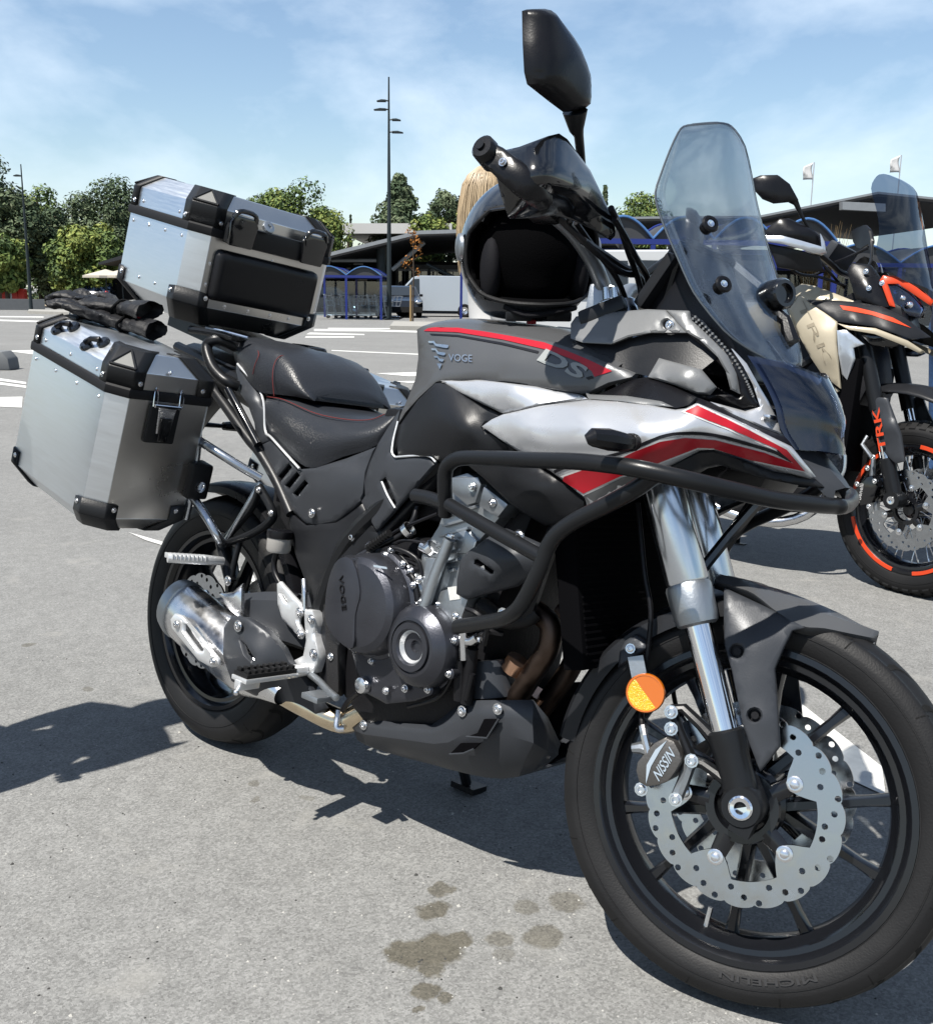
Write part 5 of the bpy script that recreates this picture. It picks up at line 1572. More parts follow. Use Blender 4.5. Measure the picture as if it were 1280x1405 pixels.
def case(name, mw, a, b, hb, hl, co, s, label, category, group=None, front_mat='alu_front_shade', ktop=.036, kbot=.012, hkb=.012):
    root = empty(name, mw, label, category, group)
    ci = .012
    O = lambda k, z: octo(a, b, co, ci, k, z, s)
    def shell(nm, lv, mat_side, caps):
        g = G()
        rows = [O(k, z) for k, z in lv]
        for i in range(len(rows) - 1):
            for j in range(8):
                j2 = (j + 1) % 8
                p, q = rows[i][j], rows[i][j2]
                d = q - p
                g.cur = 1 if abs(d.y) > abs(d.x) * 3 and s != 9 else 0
                g.add([p, q, rows[i + 1][j2], rows[i + 1][j]], [(0, 1, 2, 3)])
        g.cur = 0
        for c in caps:
            g.add(rows[c], [list(range(8))])
        return g.build(nm, ['alu', front_mat], root, weld=.0003, bevel=.0016, ang=20)
    body = shell('case_body', [(kbot, 0), (0, hkb), (0, hb)], None, (0,))
    seal = G().grid([O(-.004, hb - .006), O(-.0055, hb - .002), O(-.0055, hb + .012), O(-.003, hb + .016)], closed=True).build('lid_seal', 'case_seal', root)
    hv = hl - ktop
    lid = shell('case_lid', [(0, hb + .010), (0, hb + hv), (ktop, hb + hl), (ktop + .002, hb + hl + .0005)], None, (3,))
    guards = []
    for su in (1, -1):
        for sv in (-1, 1):
            outer = (s == 0) or (sv == s)
            c = co if outer else ci
            e = .026 if outer else .035
            def pts(k, z, o):
                A, Bb = a - k, b - k
                q = [(A - c - e, Bb), (A - c, Bb), (A, Bb - c), (A, Bb - c - e)]
                r = []
                for i, (x, y) in enumerate(q):
                    n = Vector((0, 1)) if i == 0 else Vector((1, 0)) if i == 3 else Vector((.38, .92)) if i == 1 else Vector((.92, .38))
                    r.append(Vector((su * (x + n.x * o), sv * (y + n.y * o), z)))
                return r
            t = .0045
            lv = [(0, hb + .014, t), (0, hb + hv + .001, t), (ktop + .001, hb + hl + .003, t * .6), (ktop + .022, hb + hl + .0035, 0)]
            g = G().grid([pts(*l) for l in lv])
            go = g.build('corner_guard', 'case_guard', lid, bevel=.002)
            m_ = go.modifiers.new('solid', 'SOLIDIFY'); m_.thickness = .004; m_.offset = -1
            if outer:
                P0 = pts(0, hb + .020, t + .001); P1 = pts(0, hb + hv, t + .001); P2 = pts(ktop, hb + hl, t + .001)
                L0, R0 = P1[1], P1[2]
                n = (R0 - L0).cross(P2[1] - L0).normalized()
                if n.z < 0: n = -n
                A0 = L0.lerp(P2[1], .10); B0 = R0.lerp(P2[2], .10); T0 = P2[1].lerp(P2[2], .5).lerp(L0.lerp(R0, .5), .04)
                cen = (A0 + B0 + T0) / 3
                tri = [cen + (p - cen) * .98 for p in (A0, B0, T0)]
                rim = G()
                for i in range(3):
                    rim.tube([tri[i] + n * .003, tri[(i + 1) % 3] + n * .003], .0028, seg=8)
                rim.build('guard_rim', 'case_guard', go)
                q = G(); q.prism([cen + (p - cen) * .86 + n * .0012 for p in (A0, B0, T0)], n * .0016); q.build('guard_inset', 'case_inset', go)
            # bottom guards
            lv = [(kbot + .020, -.004, 0), (kbot, -.004, t), (0, hkb, t), (0, hkb + .032, t)]
            g = G()
            rr = [pts(*l) for l in lv]
            rr[3][1] = rr[3][1] + Vector((0, 0, .004)); rr[3][2] = rr[3][2] + Vector((0, 0, .004))
            g.grid(rr)
            bo = g.build('corner_guard', 'case_guard', body, bevel=.002)
            m_ = bo.modifiers.new('solid', 'SOLIDIFY'); m_.thickness = .004; m_.offset = -1
            for P, par in (((pts(0, hb + .028, t)), go), ((pts(0, hkb + .022, t)), bo)):
                for (i0, i1, ax) in ((0, 1, (0, sv, 0)), (3, 2, (su, 0, 0))):
                    G().bolt(P[i0].lerp(P[i1], .35), ax, .0045, .003).build('rivet', 'steel', par)
    # rivet rows on the two long faces of body and lid
    rv = []
    for sv in ((-1, 1) if s == 0 else (s,)):
        for x in np.linspace(-(a - co - .02), a - co - .02, 4):
            rv.append((Vector((x, sv * b, hb - .022)), (0, sv, 0), body))
            if s == 0: rv.append((Vector((x, sv * b, hkb + .022)), (0, sv, 0), body))
        for x in np.linspace(-(a - co - .05), a - co - .05, 2 if s == 0 else 3):
            rv.append((Vector((x, sv * b, hb + .030)), (0, sv, 0), lid))
    for p, ax, par in rv:
        G().lathe([(0, .0048), (.0015, .0042), (.003, .002), (.003, 0)], p, ax, seg=10).build('rivet', 'chrome', par)
    return root, body, lid

UP12 = R_(12.2)
def place(px, py, r, lx, ly, lz, pit):
    """matrix of a case whose local point (lx,ly,lz) lies at that photo pixel on the bike's offset r"""
    Rm = Matrix.Rotation(pit, 4, 'Y')
    p = V(px, py, r)
    off = p - (Rm @ Vector((lx, ly, lz)))
    return BIKE @ Matrix.Translation(off) @ Rm
pa, pb, ph, pl_ = .210, .122, .318, .088
mwR = place(112, 694, .475, pa - .037, -pb, .052, UP12)
pan, pbody, plid = case('aluminium_pannier', mwR, pa, pb, ph, pl_, .037, -1, 'silver aluminium pannier under the pair of black gloves, on the exhaust side', 'pannier', 'side panniers of the motorcycle', kbot=.034, hkb=.036)
def pan_extra(root, body, lid, s):
    # tie-down hooks on the outer chamfer of the lid
    hv = pl_ - .036
    for x in (-.075, .065):
        c = Vector((x, s * (pb - .018), ph + hv + .018))
        n = Vector((0, s * .707, .707)); w = Vector((0, -s * .707, .707)); u = Vector((1, 0, 0))
        dg = (u * .80 + w * .60)
        g = G()
        for t in (-1, 1):
            g.lathe([(0, .015), (.006, .015), (.010, .011), (.010, 0)], c + dg * (.022 * t), n, seg=14)
        g.tube([c - dg * .018 + n * .012, c + n * .018, c + dg * .018 + n * .012], [.007, .006, .007], seg=10)
        g.build('tie_hook', 'gloss_black', lid)
    # latches at front and back
    for f in (1, -1):
        c = Vector((f * pa, s * .0, ph - .045))
        X = Vector((f, 0, 0)); Y = Vector((0, 1, 0)); Z = Vector((0, 0, 1))
        lt = G().box(c + X * .007 + Z * -.010, (.014, .074, .088)).build('latch', 'case_guard', body, bevel=.006)
        G().prism([c + X * .0155 + Y * y + Z * z for y, z in ((-.022, .030), (.022, .030), (.016, -.030), (-.016, -.030))], X * .004).build('latch_plate', 'steel', lt, bevel=.002)
        G().prism([c + X * .0196 + Y * y + Z * z for y, z in ((-.015, .008), (.015, .008), (.012, -.046), (-.012, -.046))], X * .005).build('latch_lever', 'gloss_black', lt, bevel=.002)
        G().tube([c + X * .018 + Y * -.032 + Z * .032, c + X * .018 + Y * .032 + Z * .032], .0042, seg=10).build('latch_pin', 'chrome', lt)
        for y in (-.034, .030):
            G().tube([Vector(p) for p in cat([c + X * .016 + Y * y + Z * .030, c + X * .012 + Y * y + Z * .055, c + X * .006 + Y * (y + .004) + Z * .070, c + X * .012 + Y * (y + .008) + Z * .055, c + X * .016 + Y * (y + .008) + Z * .032], 4)], .0016, seg=6).build('latch_bail', 'chrome', lt)
        G().bolt(c + X * .001 + Y * 0 + Z * .105, (f * .7, 0, .7), .004).build('rivet', 'chrome', lid)
    # lock of the carrier on the inner side
    g = G().box((pa * .98, -s * (pb + .004), .135), (.05, .055, .085)).build('carrier_lock', 'case_guard', body, bevel=.008)
    G().lathe([(0, .013), (.004, .013), (.004, .009), (.001, .008), (.001, 0)], (pa * .98 + .025, -s * (pb + .004) , .125), (1, 0, 0), seg=18).build('lock_barrel', 'chrome', g)
pan_extra(pan, pbody, plid, -1)
# left pannier: mirrored place
mR = BIKE_I @ mwR
tr_ = mR.translation
mwL = BIKE @ Matrix.Translation((tr_.x, -tr_.y, tr_.z)) @ Matrix.Rotation(UP12, 4, 'Y')
panL, lb, ll = case('aluminium_pannier', mwL, pa, pb, ph, pl_, .037, 1, 'second aluminium pannier glimpsed between seat and tank on the far side', 'pannier', 'side panniers of the motorcycle', kbot=.034, hkb=.036)
pan_extra(panL, lb, ll, 1)
# lid scrape mark on the right pannier
# ------------------------------------------------------------------ top case
ta, tw, th, tl2 = .175, .217, .220, .098
mwT = place(272, 410, .177, ta, -(tw - .040), .062, R_(11.0))
tc_, tbody, tlid = case('aluminium_top_case', mwT, ta, tw, th, tl2, .040, 0, 'silver aluminium top case with black back pad on the rear rack', 'top case', kbot=.045, hkb=.045)
# back pad on the front face
g = G()
rows = []
for k, (d, t) in enumerate(((.0, .0), (.002, .012), (.010, .020), (.022, .022))):
    y0, y1, z0, z1 = -.158 + d, .158 - d, .066 + d, .190 - d
    rc_ = .016
    ring = []
    for (cx, cz, a0) in ((y1 - rc_, z1 - rc_, 0), (y0 + rc_, z1 - rc_, 90), (y0 + rc_, z0 + rc_, 180), (y1 - rc_, z0 + rc_, 270)):
        for a in (0, 30, 60, 90):
            ring.append(Vector((ta + t, cx + rc_ * math.cos(R_(a0 + a)), cz + rc_ * math.sin(R_(a0 + a)))))
    rows.append(ring)
g.grid(rows, closed=True)
g.f.append([len(g.v) - 16 + i for i in range(16)]); g.mi.append(0)
g.build('back_pad', 'pad_black', tbody, ang=50)
# latch bar along the lid front: housing, two hasps, lock
lb_ = G()
lb_.box((ta + .012, 0, th + .012), (.030, .300, .050)).build('latch_bar', 'case_guard', tlid, bevel=.010)
for y in (-.115, .105):
    c = Vector((ta + .020, y, th + .020))
    g = G().prism([c + Vector((.004, dy, dz)) for dy, dz in ((-.040, .020), (-.030, .038), (.030, .038), (.040, .020), (.034, -.035), (-.034, -.035))], (.012, 0, 0))
    h_ = g.build('hasp', 'gloss_black', tlid, bevel=.005)
    G().tube([Vector(p) for p in cat([c + Vector((.012, -.034, .030)), c + Vector((.016, -.02, .048)), c + Vector((.016, .02, .048)), c + Vector((.012, .034, .030))], 4)], .006, seg=10).build('hasp_loop', 'gloss_black', h_)
G().lathe([(0, .016), (.008, .016), (.010, .013), (.010, .006), (.006, .005), (.006, 0)], (ta + .034, -.050, th + .046), (.8, 0, .6), seg=18).build('lock_barrel', 'cast_alu', tlid)
for y in (-.10, -.03, .04, .10):
    G().bolt((ta, y, .056), (1, 0, 0), .0035, .002).build('rivet', 'steel', tbody)
for y, z in ((-.165, .150), (-.165, .100), (0.01, .190)):
    G().bolt((ta, y, z), (1, 0, 0), .0035, .002).build('rivet', 'steel', tbody)
# ================================================================== helmet on the tank
M('helmet_shell', (0.020, 0.023, 0.028), 0.16, 0.2, coat=.6, rvar=.03, vs=8)
M('helmet_lining', (0.0025, 0.0025, 0.003), 0.9, spec=.05, bump=.5, bs=500)
M('helmet_pad', (0.012, 0.012, 0.015), 0.75, spec=.2, bump=.6, bs=600)
hc = BIKE @ V(724, 348, .045)
tocam = (CAM - hc); tocam.z = 0; tocam.normalize()
yawm = Matrix.Rotation(R_(14), 3, 'Z')
hf = (yawm @ tocam); hf = (hf + Vector((0, 0, -.10))).normalized()
hs = hf.cross(Vector((0, 0, 1))).normalized()      # wearer's ... sideways axis
hu = hs.cross(hf)
hm = Matrix(((hf.x, hs.x, hu.x, hc.x), (hf.y, hs.y, hu.y, hc.y), (hf.z, hs.z, hu.z, hc.z), (0, 0, 0, 1)))
helmet = empty('motorcycle_helmet', hm, 'black full face helmet resting on the fuel tank, dark opening outwards', 'helmet')
def hp(az, el, k=1.0):
    """az 0 = front, el up; degrees -> local point on the shell"""
    a, e = R_(az), R_(el)
    x, y, z = math.cos(e) * math.cos(a), math.cos(e) * math.sin(a), math.sin(e)
    sx, sy, sz = .150, .132, .145
    f = 1.0
    if el < -16 and abs(az) < 75:
        f += .14 * min(1, (-16 - el) / 18) * math.cos(R_(az * 1.2)) ** 2
    v = Vector((x * sx * f, y * sy, z * sz))
    if v.z < -.118: v.z = -.118 - (v.z + .118) * .1
    return v * k
azs = sorted(set(list(np.linspace(-180, 180, 49)) + [-74, 74]))
els = sorted(set(list(np.linspace(-66, 90, 32)) + [-34, 38]))
def inport(a, e):
    lim = 76 - max(0, e - 14) * 1.0 - max(0, -e - 14) * 1.0
    return abs(a) < lim and -34 < e < 38
g = G()
idx = {}
for i, e in enumerate(els):
    for j, a in enumerate(azs[:-1]):
        idx[i, j] = len(g.v); g.v.append(hp(a, e))
na = len(azs) - 1
for i in range(len(els) - 1):
    for j in range(na):
        ac = (azs[j] + azs[j + 1]) / 2; ec = (els[i] + els[i + 1]) / 2
        if inport(ac, ec): continue
        g.f.append([idx[i, j], idx[i, (j + 1) % na], idx[i + 1, (j + 1) % na], idx[i + 1, j]]); g.mi.append(0)
sh = g.build('shell', ['helmet_shell', 'helmet_lining'], helmet, weld=.0004, ang=60)
mm = sh.modifiers.new('solid', 'SOLIDIFY'); mm.thickness = .014; mm.offset = -1; mm.material_offset = 1; mm.material_offset_rim = 1
# liner bowl behind the opening
lg = G()
lg.grid([[hp(a, e, .80) for a in np.linspace(-180, 180, 37)] for e in np.linspace(-60, 88, 18)])
lg.build('liner', 'helmet_lining', helmet)
# gasket round the eye port
port = []
for t in np.linspace(0, 2 * math.pi, 65)[:-1]:
    a = 76 * math.copysign(abs(math.cos(t)) ** .55, math.cos(t)); e = 2 + 36.0 * math.copysign(abs(math.sin(t)) ** .6, math.sin(t))
    lim = 76 - max(0, e - 14) * 1.0 - max(0, -e - 14) * 1.0
    port.append(hp(max(-lim, min(lim, a)), e, 1.005))
G().tube([p for p in port], .0042, seg=8, closed=True).build('port_gasket', 'rubber', helmet)
upper = [hp(a, 41 - abs(a) * .14, 1.012) for a in np.linspace(-62, 62, 25)]
G().tube(upper, .003, seg=6).build('brow_strip', 'helmet_shell', helmet)
for s in (1, -1):
    G().ball(hp(s * 58, -14, .78), (.034, .020, .060), 18).build('cheek_pad', 'helmet_pad', helmet)
    G().lathe([(0, .026), (.006, .025), (.009, .018), (.009, 0)], hp(s * 88, 4, 1.0), (0, s, 0), seg=24).build('visor_pivot', 'cast_alu', helmet)
    G().box(hp(s * 24, -46, 1.02), (.012, .050, .018)).build('chin_vent', 'plastic_dark', helmet, bevel=.004)
G().tube([Vector(p) for p in cat([hp(-62, -38, .84), hp(-35, -46, .92), hp(0, -44, .98), hp(30, -48, .95), hp(60, -40, .84)], 6)], .007, seg=8, squash=(1.6, .4)).build('chin_strap', 'fabric_grey', helmet)
G().tube([Vector(p) for p in cat([hp(-50, -40, 1.0), hp(-20, -38, 1.04), hp(15, -42, 1.05), hp(38, -38, 1.0)], 6)], .006, seg=8).build('chin_curtain', 'helmet_pad', helmet)
G().box(hp(8, -56, 1.0), (.012, .016, .008)).build('strap_tab', 'red', helmet)

# ================================================================== gloves on the pannier
M('glove_leather', (0.012, 0.012, 0.014), 0.55, bump=.5, bs=220, rvar=.08)
M('glove_lining', (0.05, 0.05, 0.055), 0.8)
def glove(mw, label, seed, flip=1):
    rn = random.Random(seed)
    root = empty('motorcycle_glove', mw, label, 'glove', 'pair of gloves on the pannier lid')
    g = G()
    # palm to cuff: flattened loft along +x (fingers at -x)
    secs = [(-.100, .040, .016, .020), (-.075, .046, .020, .022), (-.035, .047, .023, .024), (.0, .041, .024, .025), (.03, .037, .024, .026), (.06, .044, .027, .030), (.095, .052, .032, .036)]
    rows = []
    for (x, w, h, z) in secs:
        rows.append([Vector((x, w * math.cos(2 * math.pi * k / 16) + .004 * math.sin(x * 40), z + h * math.sin(2 * math.pi * k / 16) * (1 + .1 * math.sin(k * 2.3 + x * 60)))) for k in range(16)])
    g.grid(rows, closed=True)
    g.f.append(list(range(16))); g.mi.append(0)
    g.f.append([96 + i for i in range(16)]); g.mi.append(0)
    # fingers
    for k, (y, L) in enumerate(((-.031, .062), (-.011, .078), (.011, .080), (.031, .070))):
        y *= flip
        z0 = .020
        c = rn.uniform(-.006, .012)
        pts = [Vector((-.085, y, z0)), Vector((-.11, y * 1.06, z0 + .012 + c)), Vector((-.11 - L * .5, y * 1.12 + rn.uniform(-.003, .003), z0 + .010 + c)), Vector((-.11 - L * .8, y * 1.14, z0 - .002 + c * .4)), Vector((-.112 - L, y * 1.14, z0 - .006))]
        g.tube([Vector(p) for p in cat(pts, 4)], [.0135] * 4 + [.0128] * 4 + [.0130] * 4 + [.0118] * 4 + [.0085], seg=10)
    pts = [Vector((-.02, flip * -.036, .026)), Vector((-.05, flip * -.060, .034)), Vector((-.085, flip * -.068, .036)), Vector((-.108, flip * -.062, .030))]
    g.tube([Vector(p) for p in cat(pts, 4)], [.018] * 4 + [.016] * 4 + [.0145] * 4 + [.010], seg=10)
    b = g.build('glove_body', 'glove_leather', root)
    md1 = b.modifiers.new('remesh', 'REMESH'); md1.mode = 'VOXEL'; md1.voxel_size = .0042; md1.use_smooth_shade = True
    md2 = b.modifiers.new('smooth', 'SMOOTH'); md2.iterations = 2; md2.factor = .6
    tx = bpy.data.textures.new('creases', 'CLOUDS'); tx.noise_scale = .022; tx.noise_depth = 2
    md3 = b.modifiers.new('crease', 'DISPLACE'); md3.texture = tx; md3.strength = .011; md3.mid_level = .5; md3.texture_coords = 'LOCAL'
    # open cuff
    c0, c1 = rows[-1], [Vector((p.x - .03, p.y * .8, .036 + (p.z - .036) * .75)) for p in rows[-1]]
    cu = G().grid([[p + Vector((.022, p.y * .12, 0)) for p in c0], [p + Vector((.028, p.y * .1, (p.z - .036) * .1)) for p in c0], c0, c1], closed=True)
    co = cu.build('cuff', 'glove_leather', root)
    mm = co.modifiers.new('solid', 'SOLIDIFY'); mm.thickness = .004
    st = G().tube([Vector((.035 + .003 * math.sin(k), .041 * math.cos(2 * math.pi * k / 20), .026 + .0275 * math.sin(2 * math.pi * k / 20))) for k in range(20)], .006, seg=6, closed=True, squash=(1, .5))
    st.build('wrist_strap', 'fabric_black', root)
    kn = G()
    for y in (-.028, -.009, .010, .028):
        kn.ball(Vector((-.082, y, .040)), (.012, .009, .006), 10)
    kn.build('knuckle_guard', 'plastic_dark', root)
    G().box(Vector((.075, 0, .062)), (.022, .020, .002)).build('cuff_tag', 'red' if seed == 1 else 'case_inset', root)
    return root
zt = ph + pl_
glove(mwR @ Matrix.Translation((-.085, .012, zt + .002)) @ Matrix.Rotation(R_(32), 4, 'Z') @ Matrix.Diagonal((.88, .92, .66, 1)), 'lower black leather glove lying flat on the pannier lid, red tag', 1)
glove(mwR @ Matrix.Translation((-.125, .024, zt + .028)) @ Matrix.Rotation(R_(24), 4, 'Z') @ Matrix.Rotation(R_(-6), 4, 'Y') @ Matrix.Rotation(R_(8), 4, 'X') @ Matrix.Diagonal((.88, .92, .66, 1)), 'upper black leather glove laid across the other glove', 2, -1)
# ================================================================== beige motorcycle beside it
moto2 = empty('motorcycle', B2, 'beige and black adventure motorcycle with orange trim and wire spoked wheels', 'motorcycle')
ST2 = R_(-14)
FAX2 = Vector((1.505, 0, .342))
OFF2 = FAX2 - .03 * Vector((math.cos(RAKE), 0, math.sin(RAKE)))
STM2 = Matrix.Translation(OFF2) @ Matrix.Rotation(ST2, 4, S_AX) @ Matrix.Translation(-OFF2)
STB2_I = (B2 @ STM2).inverted()
def S2(px, py, r): return plane_r(STB2_I, px, py, r)
def wire_wheel(c, R, hw, rimr, xf, nsp=36, steer=True):
    c = Vector(c)
    rim, ty, srf = wheel(moto2, c, R, hw, rimr, xf, 0, 0, 0, .035, knob=True)
    og = G()
    for s in (1, -1):
        for a0, a1 in ((R_(-165), R_(-100)), (R_(105), R_(170)), (R_(-80), R_(-20)), (R_(0), R_(85))):
            og.lathe([(s * hw * .88, rimr + .0085), (s * hw * .945, rimr + .0075), (s * hw * .945, rimr - .0060), (s * hw * .86, rimr - .007)], c, (0, 1, 0), seg=16, ref=(1, 0, 0), a0=-a1, a1=-a0)
    og.build('rim_stripe', 'orange_red', rim, xf=xf)
    for k in range(nsp):
        a = 2 * math.pi * k / nsp
        s = 1 if k % 2 else -1
        b = a + (.42 if (k // 2) % 2 else -.42)
        p0 = c + Vector((.036 * math.cos(b), s * .042, .036 * math.sin(b)))
        p1 = c + Vector(((rimr - .036) * math.cos(a), s * .006, (rimr - .036) * math.sin(a)))
        G().tube([p0, p1], .0019, seg=5).tube([p1.lerp(p0, .08), p1], .0034, seg=6).build('spoke', 'steel', rim, xf=xf)
    return rim, ty, srf
rim2, ty2, srf2 = wire_wheel(FAX2, .342, .058, .250, STM2)
for y in (-.075, .075):
    wave_disc(moto2, FAX2, .160, .112, y, STM2, R_(20), nb=6, lobes=24, holes=36)
arc_text('TRK', FAX2, .250 - .004, .014, R_(165), R_(148), -.0535, 'decal_white', rim2, STM2)
rim2b, _, _ = wire_wheel((-.0, 0, .33), .330, .076, .225, None, 32)
# fork
a2, b2 = S2(1228, 686, .11), S2(1203, 560, .11)
d2 = (b2 - a2).normalized()
for s in (1, -1):
    A2 = Vector((a2.x, a2.y * s, a2.z))
    f_ = G().tube([A2 + d2 * t for t in (.0, .05, .10, .16, .165)], [.028, .031, .030, .033, .027], seg=16)
    f_.lathe([(-.03, .034), (.03, .034), (.03, .016), (.024, .016), (.024, 0)], A2, (0, -s, 0), seg=18)
    lo2 = f_.build('fork_lower', 'powder_black', moto2, xf=STM2)
    G().lathe([(0, .018), (.006, .016), (.006, .008), (.002, 0)], A2 + Vector((0, -s * .026, 0)), (0, -s, 0), seg=14).build('axle_nut', 'chrome', lo2, xf=STM2)
    G().tube([A2 + d2 * .15, A2 + d2 * .40], .024, seg=16).build('fork_stanchion', 'chrome', moto2, xf=STM2)
    G().tube([A2 + d2 * .36, A2 + d2 * .80], .030, seg=16).build('fork_tube', 'powder_black', moto2, xf=STM2)
    cal2 = G().prism([Vector((p.x, p.y * s, p.z)) for p in [S2(x, y, .145) for x, y in ((1172, 672), (1186, 655), (1196, 652), (1204, 668), (1196, 690), (1180, 694))]], (0, s * .08, 0)).build('brake_caliper', 'gloss_black', moto2, xf=STM2, bevel=.004)
    G().tube([Vector((p.x, p.y * s, p.z)) for p in [S2(*q) for q in ((1203, 700, .11), (1196, 660, .115), (1198, 630, .115), (1183, 610, .115), (1190, 598, .10))]], [.012, .011, .010, .009, .008], seg=8).build('caliper_bracket', 'cast_alu', moto2, xf=STM2)
    for x, y in ((1176, 664), (1200, 660), (1198, 627), (1190, 642), (1172, 693), (1192, 695)):
        p = S2(x, y, .15); G().bolt(Vector((p.x, p.y * s, p.z)), (0, -s, 0), .008).build('caliper_bolt', 'steel', cal2, xf=STM2)
lettering('Benelli', S2(1181, 686, .1475), S2(1185, 664, .1475), S2(1176, 685, .1475), 'decal_white', moto2, xf=STM2)
sheet('fork_guard', [(1193, 558, .135), (1196, 551, .135), (1205, 545, .135), (1217, 546, .13), (1226, 570, .13), (1236, 597, .13), (1241, 633, .132), (1229, 636, .136), (1220, 628, .138), (1212, 619, .14), (1202, 592, .14)], 'plastic_mid', moto2, fn=S2, xf=STM2, ctrl=[(1218, 585, .148)], thick=.008, step=6)
lettering('TRK', S2(1216, 618, .153), S2(1206, 558, .148), S2(1206, 620, .153), 'orange_red', moto2, xf=STM2, bold=.02)
# high mudguard
mg = []
for u, (x, z, w) in zip(range(6), ((1.20, .80, .06), (1.36, .83, .085), (1.52, .82, .09), (1.68, .76, .075), (1.80, .69, .05), (1.86, .65, .02))):
    mg.append([Vector((x, w * t, z - .035 * t * t * (1 if abs(t) > .5 else .5))) for t in (-1, -.85, -.5, 0, .5, .85, 1)])
mg = [[Vector(p) for p in cat(r, 3)] for r in zip(*mg)]
mo2 = G().grid(mg).build('front_mudguard', 'plastic_dark', moto2, xf=STM2)
mm = mo2.modifiers.new('solid', 'SOLIDIFY'); mm.thickness = .006
# body panels
sheet('side_fairing', [(1083, 424, .215), (1096, 405, .205), (1109, 412, .21), (1126, 425, .22), (1148, 441, .235), (1147, 470, .245), (1149, 490, .24), (1153, 533, .215), (1128, 514, .22), (1112, 490, .23), (1097, 462, .225)], 'beige', moto2, fn=V2, ctrl=[(1120, 455, .255), (1135, 490, .25)], key='b2fair', thick=.01, step=7)
M('outline_dark', (.33, .285, .21), .5)
text_px('TRK', (1092, 416), (1133, 500), (1102, 412), 'outline_dark', moto2, ['b2fair'], B2_I)
sheet('tank_panel', [(1078, 402, .19), (1100, 389, .17), (1118, 392, .17), (1140, 400, .165), (1172, 413, .16), (1160, 416, .17), (1146, 412, .19), (1108, 411, .205), (1096, 404, .205), (1083, 422, .21)], 'beige', moto2, fn=V2, ctrl=[(1120, 401, .19)], thick=.012, step=6)
sheet('upper_fairing', [(1107, 412, .215), (1146, 412, .195), (1174, 414, .175), (1210, 420, .155), (1240, 435, .13), (1276, 462, .10), (1250, 465, .15), (1201, 448, .20), (1150, 441, .235), (1126, 424, .225)], 'plastic_dark', moto2, fn=V2, ctrl=[(1170, 430, .225), (1220, 445, .18)], key='b2up', thick=.012, step=7)
decal('orange_stripe', [(1152, 419), (1175, 422), (1200, 428), (1225, 436), (1250, 450), (1228, 443), (1195, 432), (1157, 425)], 'orange_red', moto2, ['b2up'], .002, inv=B2_I, step=5)
sheet('fairing_edge', [(1148, 443, .24), (1165, 447, .235), (1201, 450, .205), (1245, 467, .155), (1268, 482, .12), (1262, 485, .125), (1240, 474, .16), (1200, 458, .21), (1165, 452, .238)], 'beige', moto2, fn=V2, thick=.012, step=6)
sheet('air_duct', [(1148, 453, .246), (1161, 453, .24), (1185, 472, .21), (1170, 477, .225), (1172, 492, .22), (1162, 521, .205), (1155, 513, .212), (1150, 485, .238)], 'cast_white', moto2, fn=V2, thick=.012, step=6)
sheet('duct_intake', [(1181, 459, .2), (1215, 462, .185), (1236, 473, .15), (1222, 477, .16), (1195, 474, .185)], 'gloss_black', moto2, fn=V2, thick=.01, step=6)
sheet('lower_fairing', [(1106, 522, .215), (1126, 518, .215), (1152, 536, .20), (1119, 552, .20), (1108, 540, .205)], 'beige', moto2, fn=V2, thick=.01, step=6, key='b2low')
for pl in ([(1112, 523), (1117, 523), (1118, 533), (1113, 530)], [(1124, 525), (1145, 537), (1138, 539), (1126, 531)]):
    decal('black_line', pl, 'decal_black', moto2, ['b2low'], .002, inv=B2_I, step=5)
sheet('cockpit_panel', [(1162, 371, .13), (1169, 360, .12), (1194, 363, .10), (1208, 381, .10), (1219, 421, .12), (1210, 421, .135), (1174, 410, .15)], 'plastic_black', moto2, fn=V2, ctrl=[(1190, 392, .15)], thick=.01, step=7)
bolts([(1188, 372, .14), (1192, 395, .155), (1210, 388, .12)], parent=moto2, fn=V2, r=.008)
sheet('lamp_surround', [(1207, 384, .12), (1212, 377, .115), (1232, 379, .09), (1256, 393, .05), (1283, 414, .0), (1276, 419, .01), (1250, 401, .06), (1232, 389, .095), (1217, 389, .118), (1228, 421, .105), (1220, 419, .115)], 'orange_red', moto2, fn=V2, thick=.014, step=5)
sheet('headlamp', [(1217, 391, .11), (1232, 391, .09), (1250, 403, .055), (1266, 424, .02), (1261, 434, .03), (1240, 429, .075), (1227, 418, .098)], 'lens_clear', moto2, fn=V2, thick=.004, step=6)
sheet('headlamp_inner', [(1216, 390, .09), (1232, 390, .07), (1252, 403, .035), (1270, 424, .0), (1262, 436, .01), (1240, 431, .055), (1226, 419, .08)], 'lamp_inner', moto2, fn=V2, thick=.01, step=6)
for x, y in ((1227, 402), (1238, 409), (1248, 418)):
    G().ball(V2(x, y, .07), .014, 12).build('lamp_element', 'chrome', moto2)
# screen
rows = []
for (xl, yl, w), (xr, yr) in zip(((1212, 238, .04), (1203, 241, .075), (1195, 258, .12), (1203, 290, .155), (1206, 318, .165), (1202, 345, .16), (1212, 366, .135), (1238, 384, .09)), ((1226, 242), (1242, 249), (1258, 264), (1266, 300), (1271, 330), (1276, 360), (1280, 384), (1283, 402))):
    e0, e1 = V2(xl, yl, w), V2(xr, yr, -w)
    bow = .9 * w * w + .10 * w
    rows.append([e0.lerp(e1, u) + Vector((bow * 4 * u * (1 - u), 0, 0)) for u in np.linspace(0, 1, 13)])
cols = [[Vector(p) for p in cat(list(c), 3)] for c in zip(*rows)]
G().grid(cols).build('windscreen', 'smoke_screen_far', moto2, ang=60)
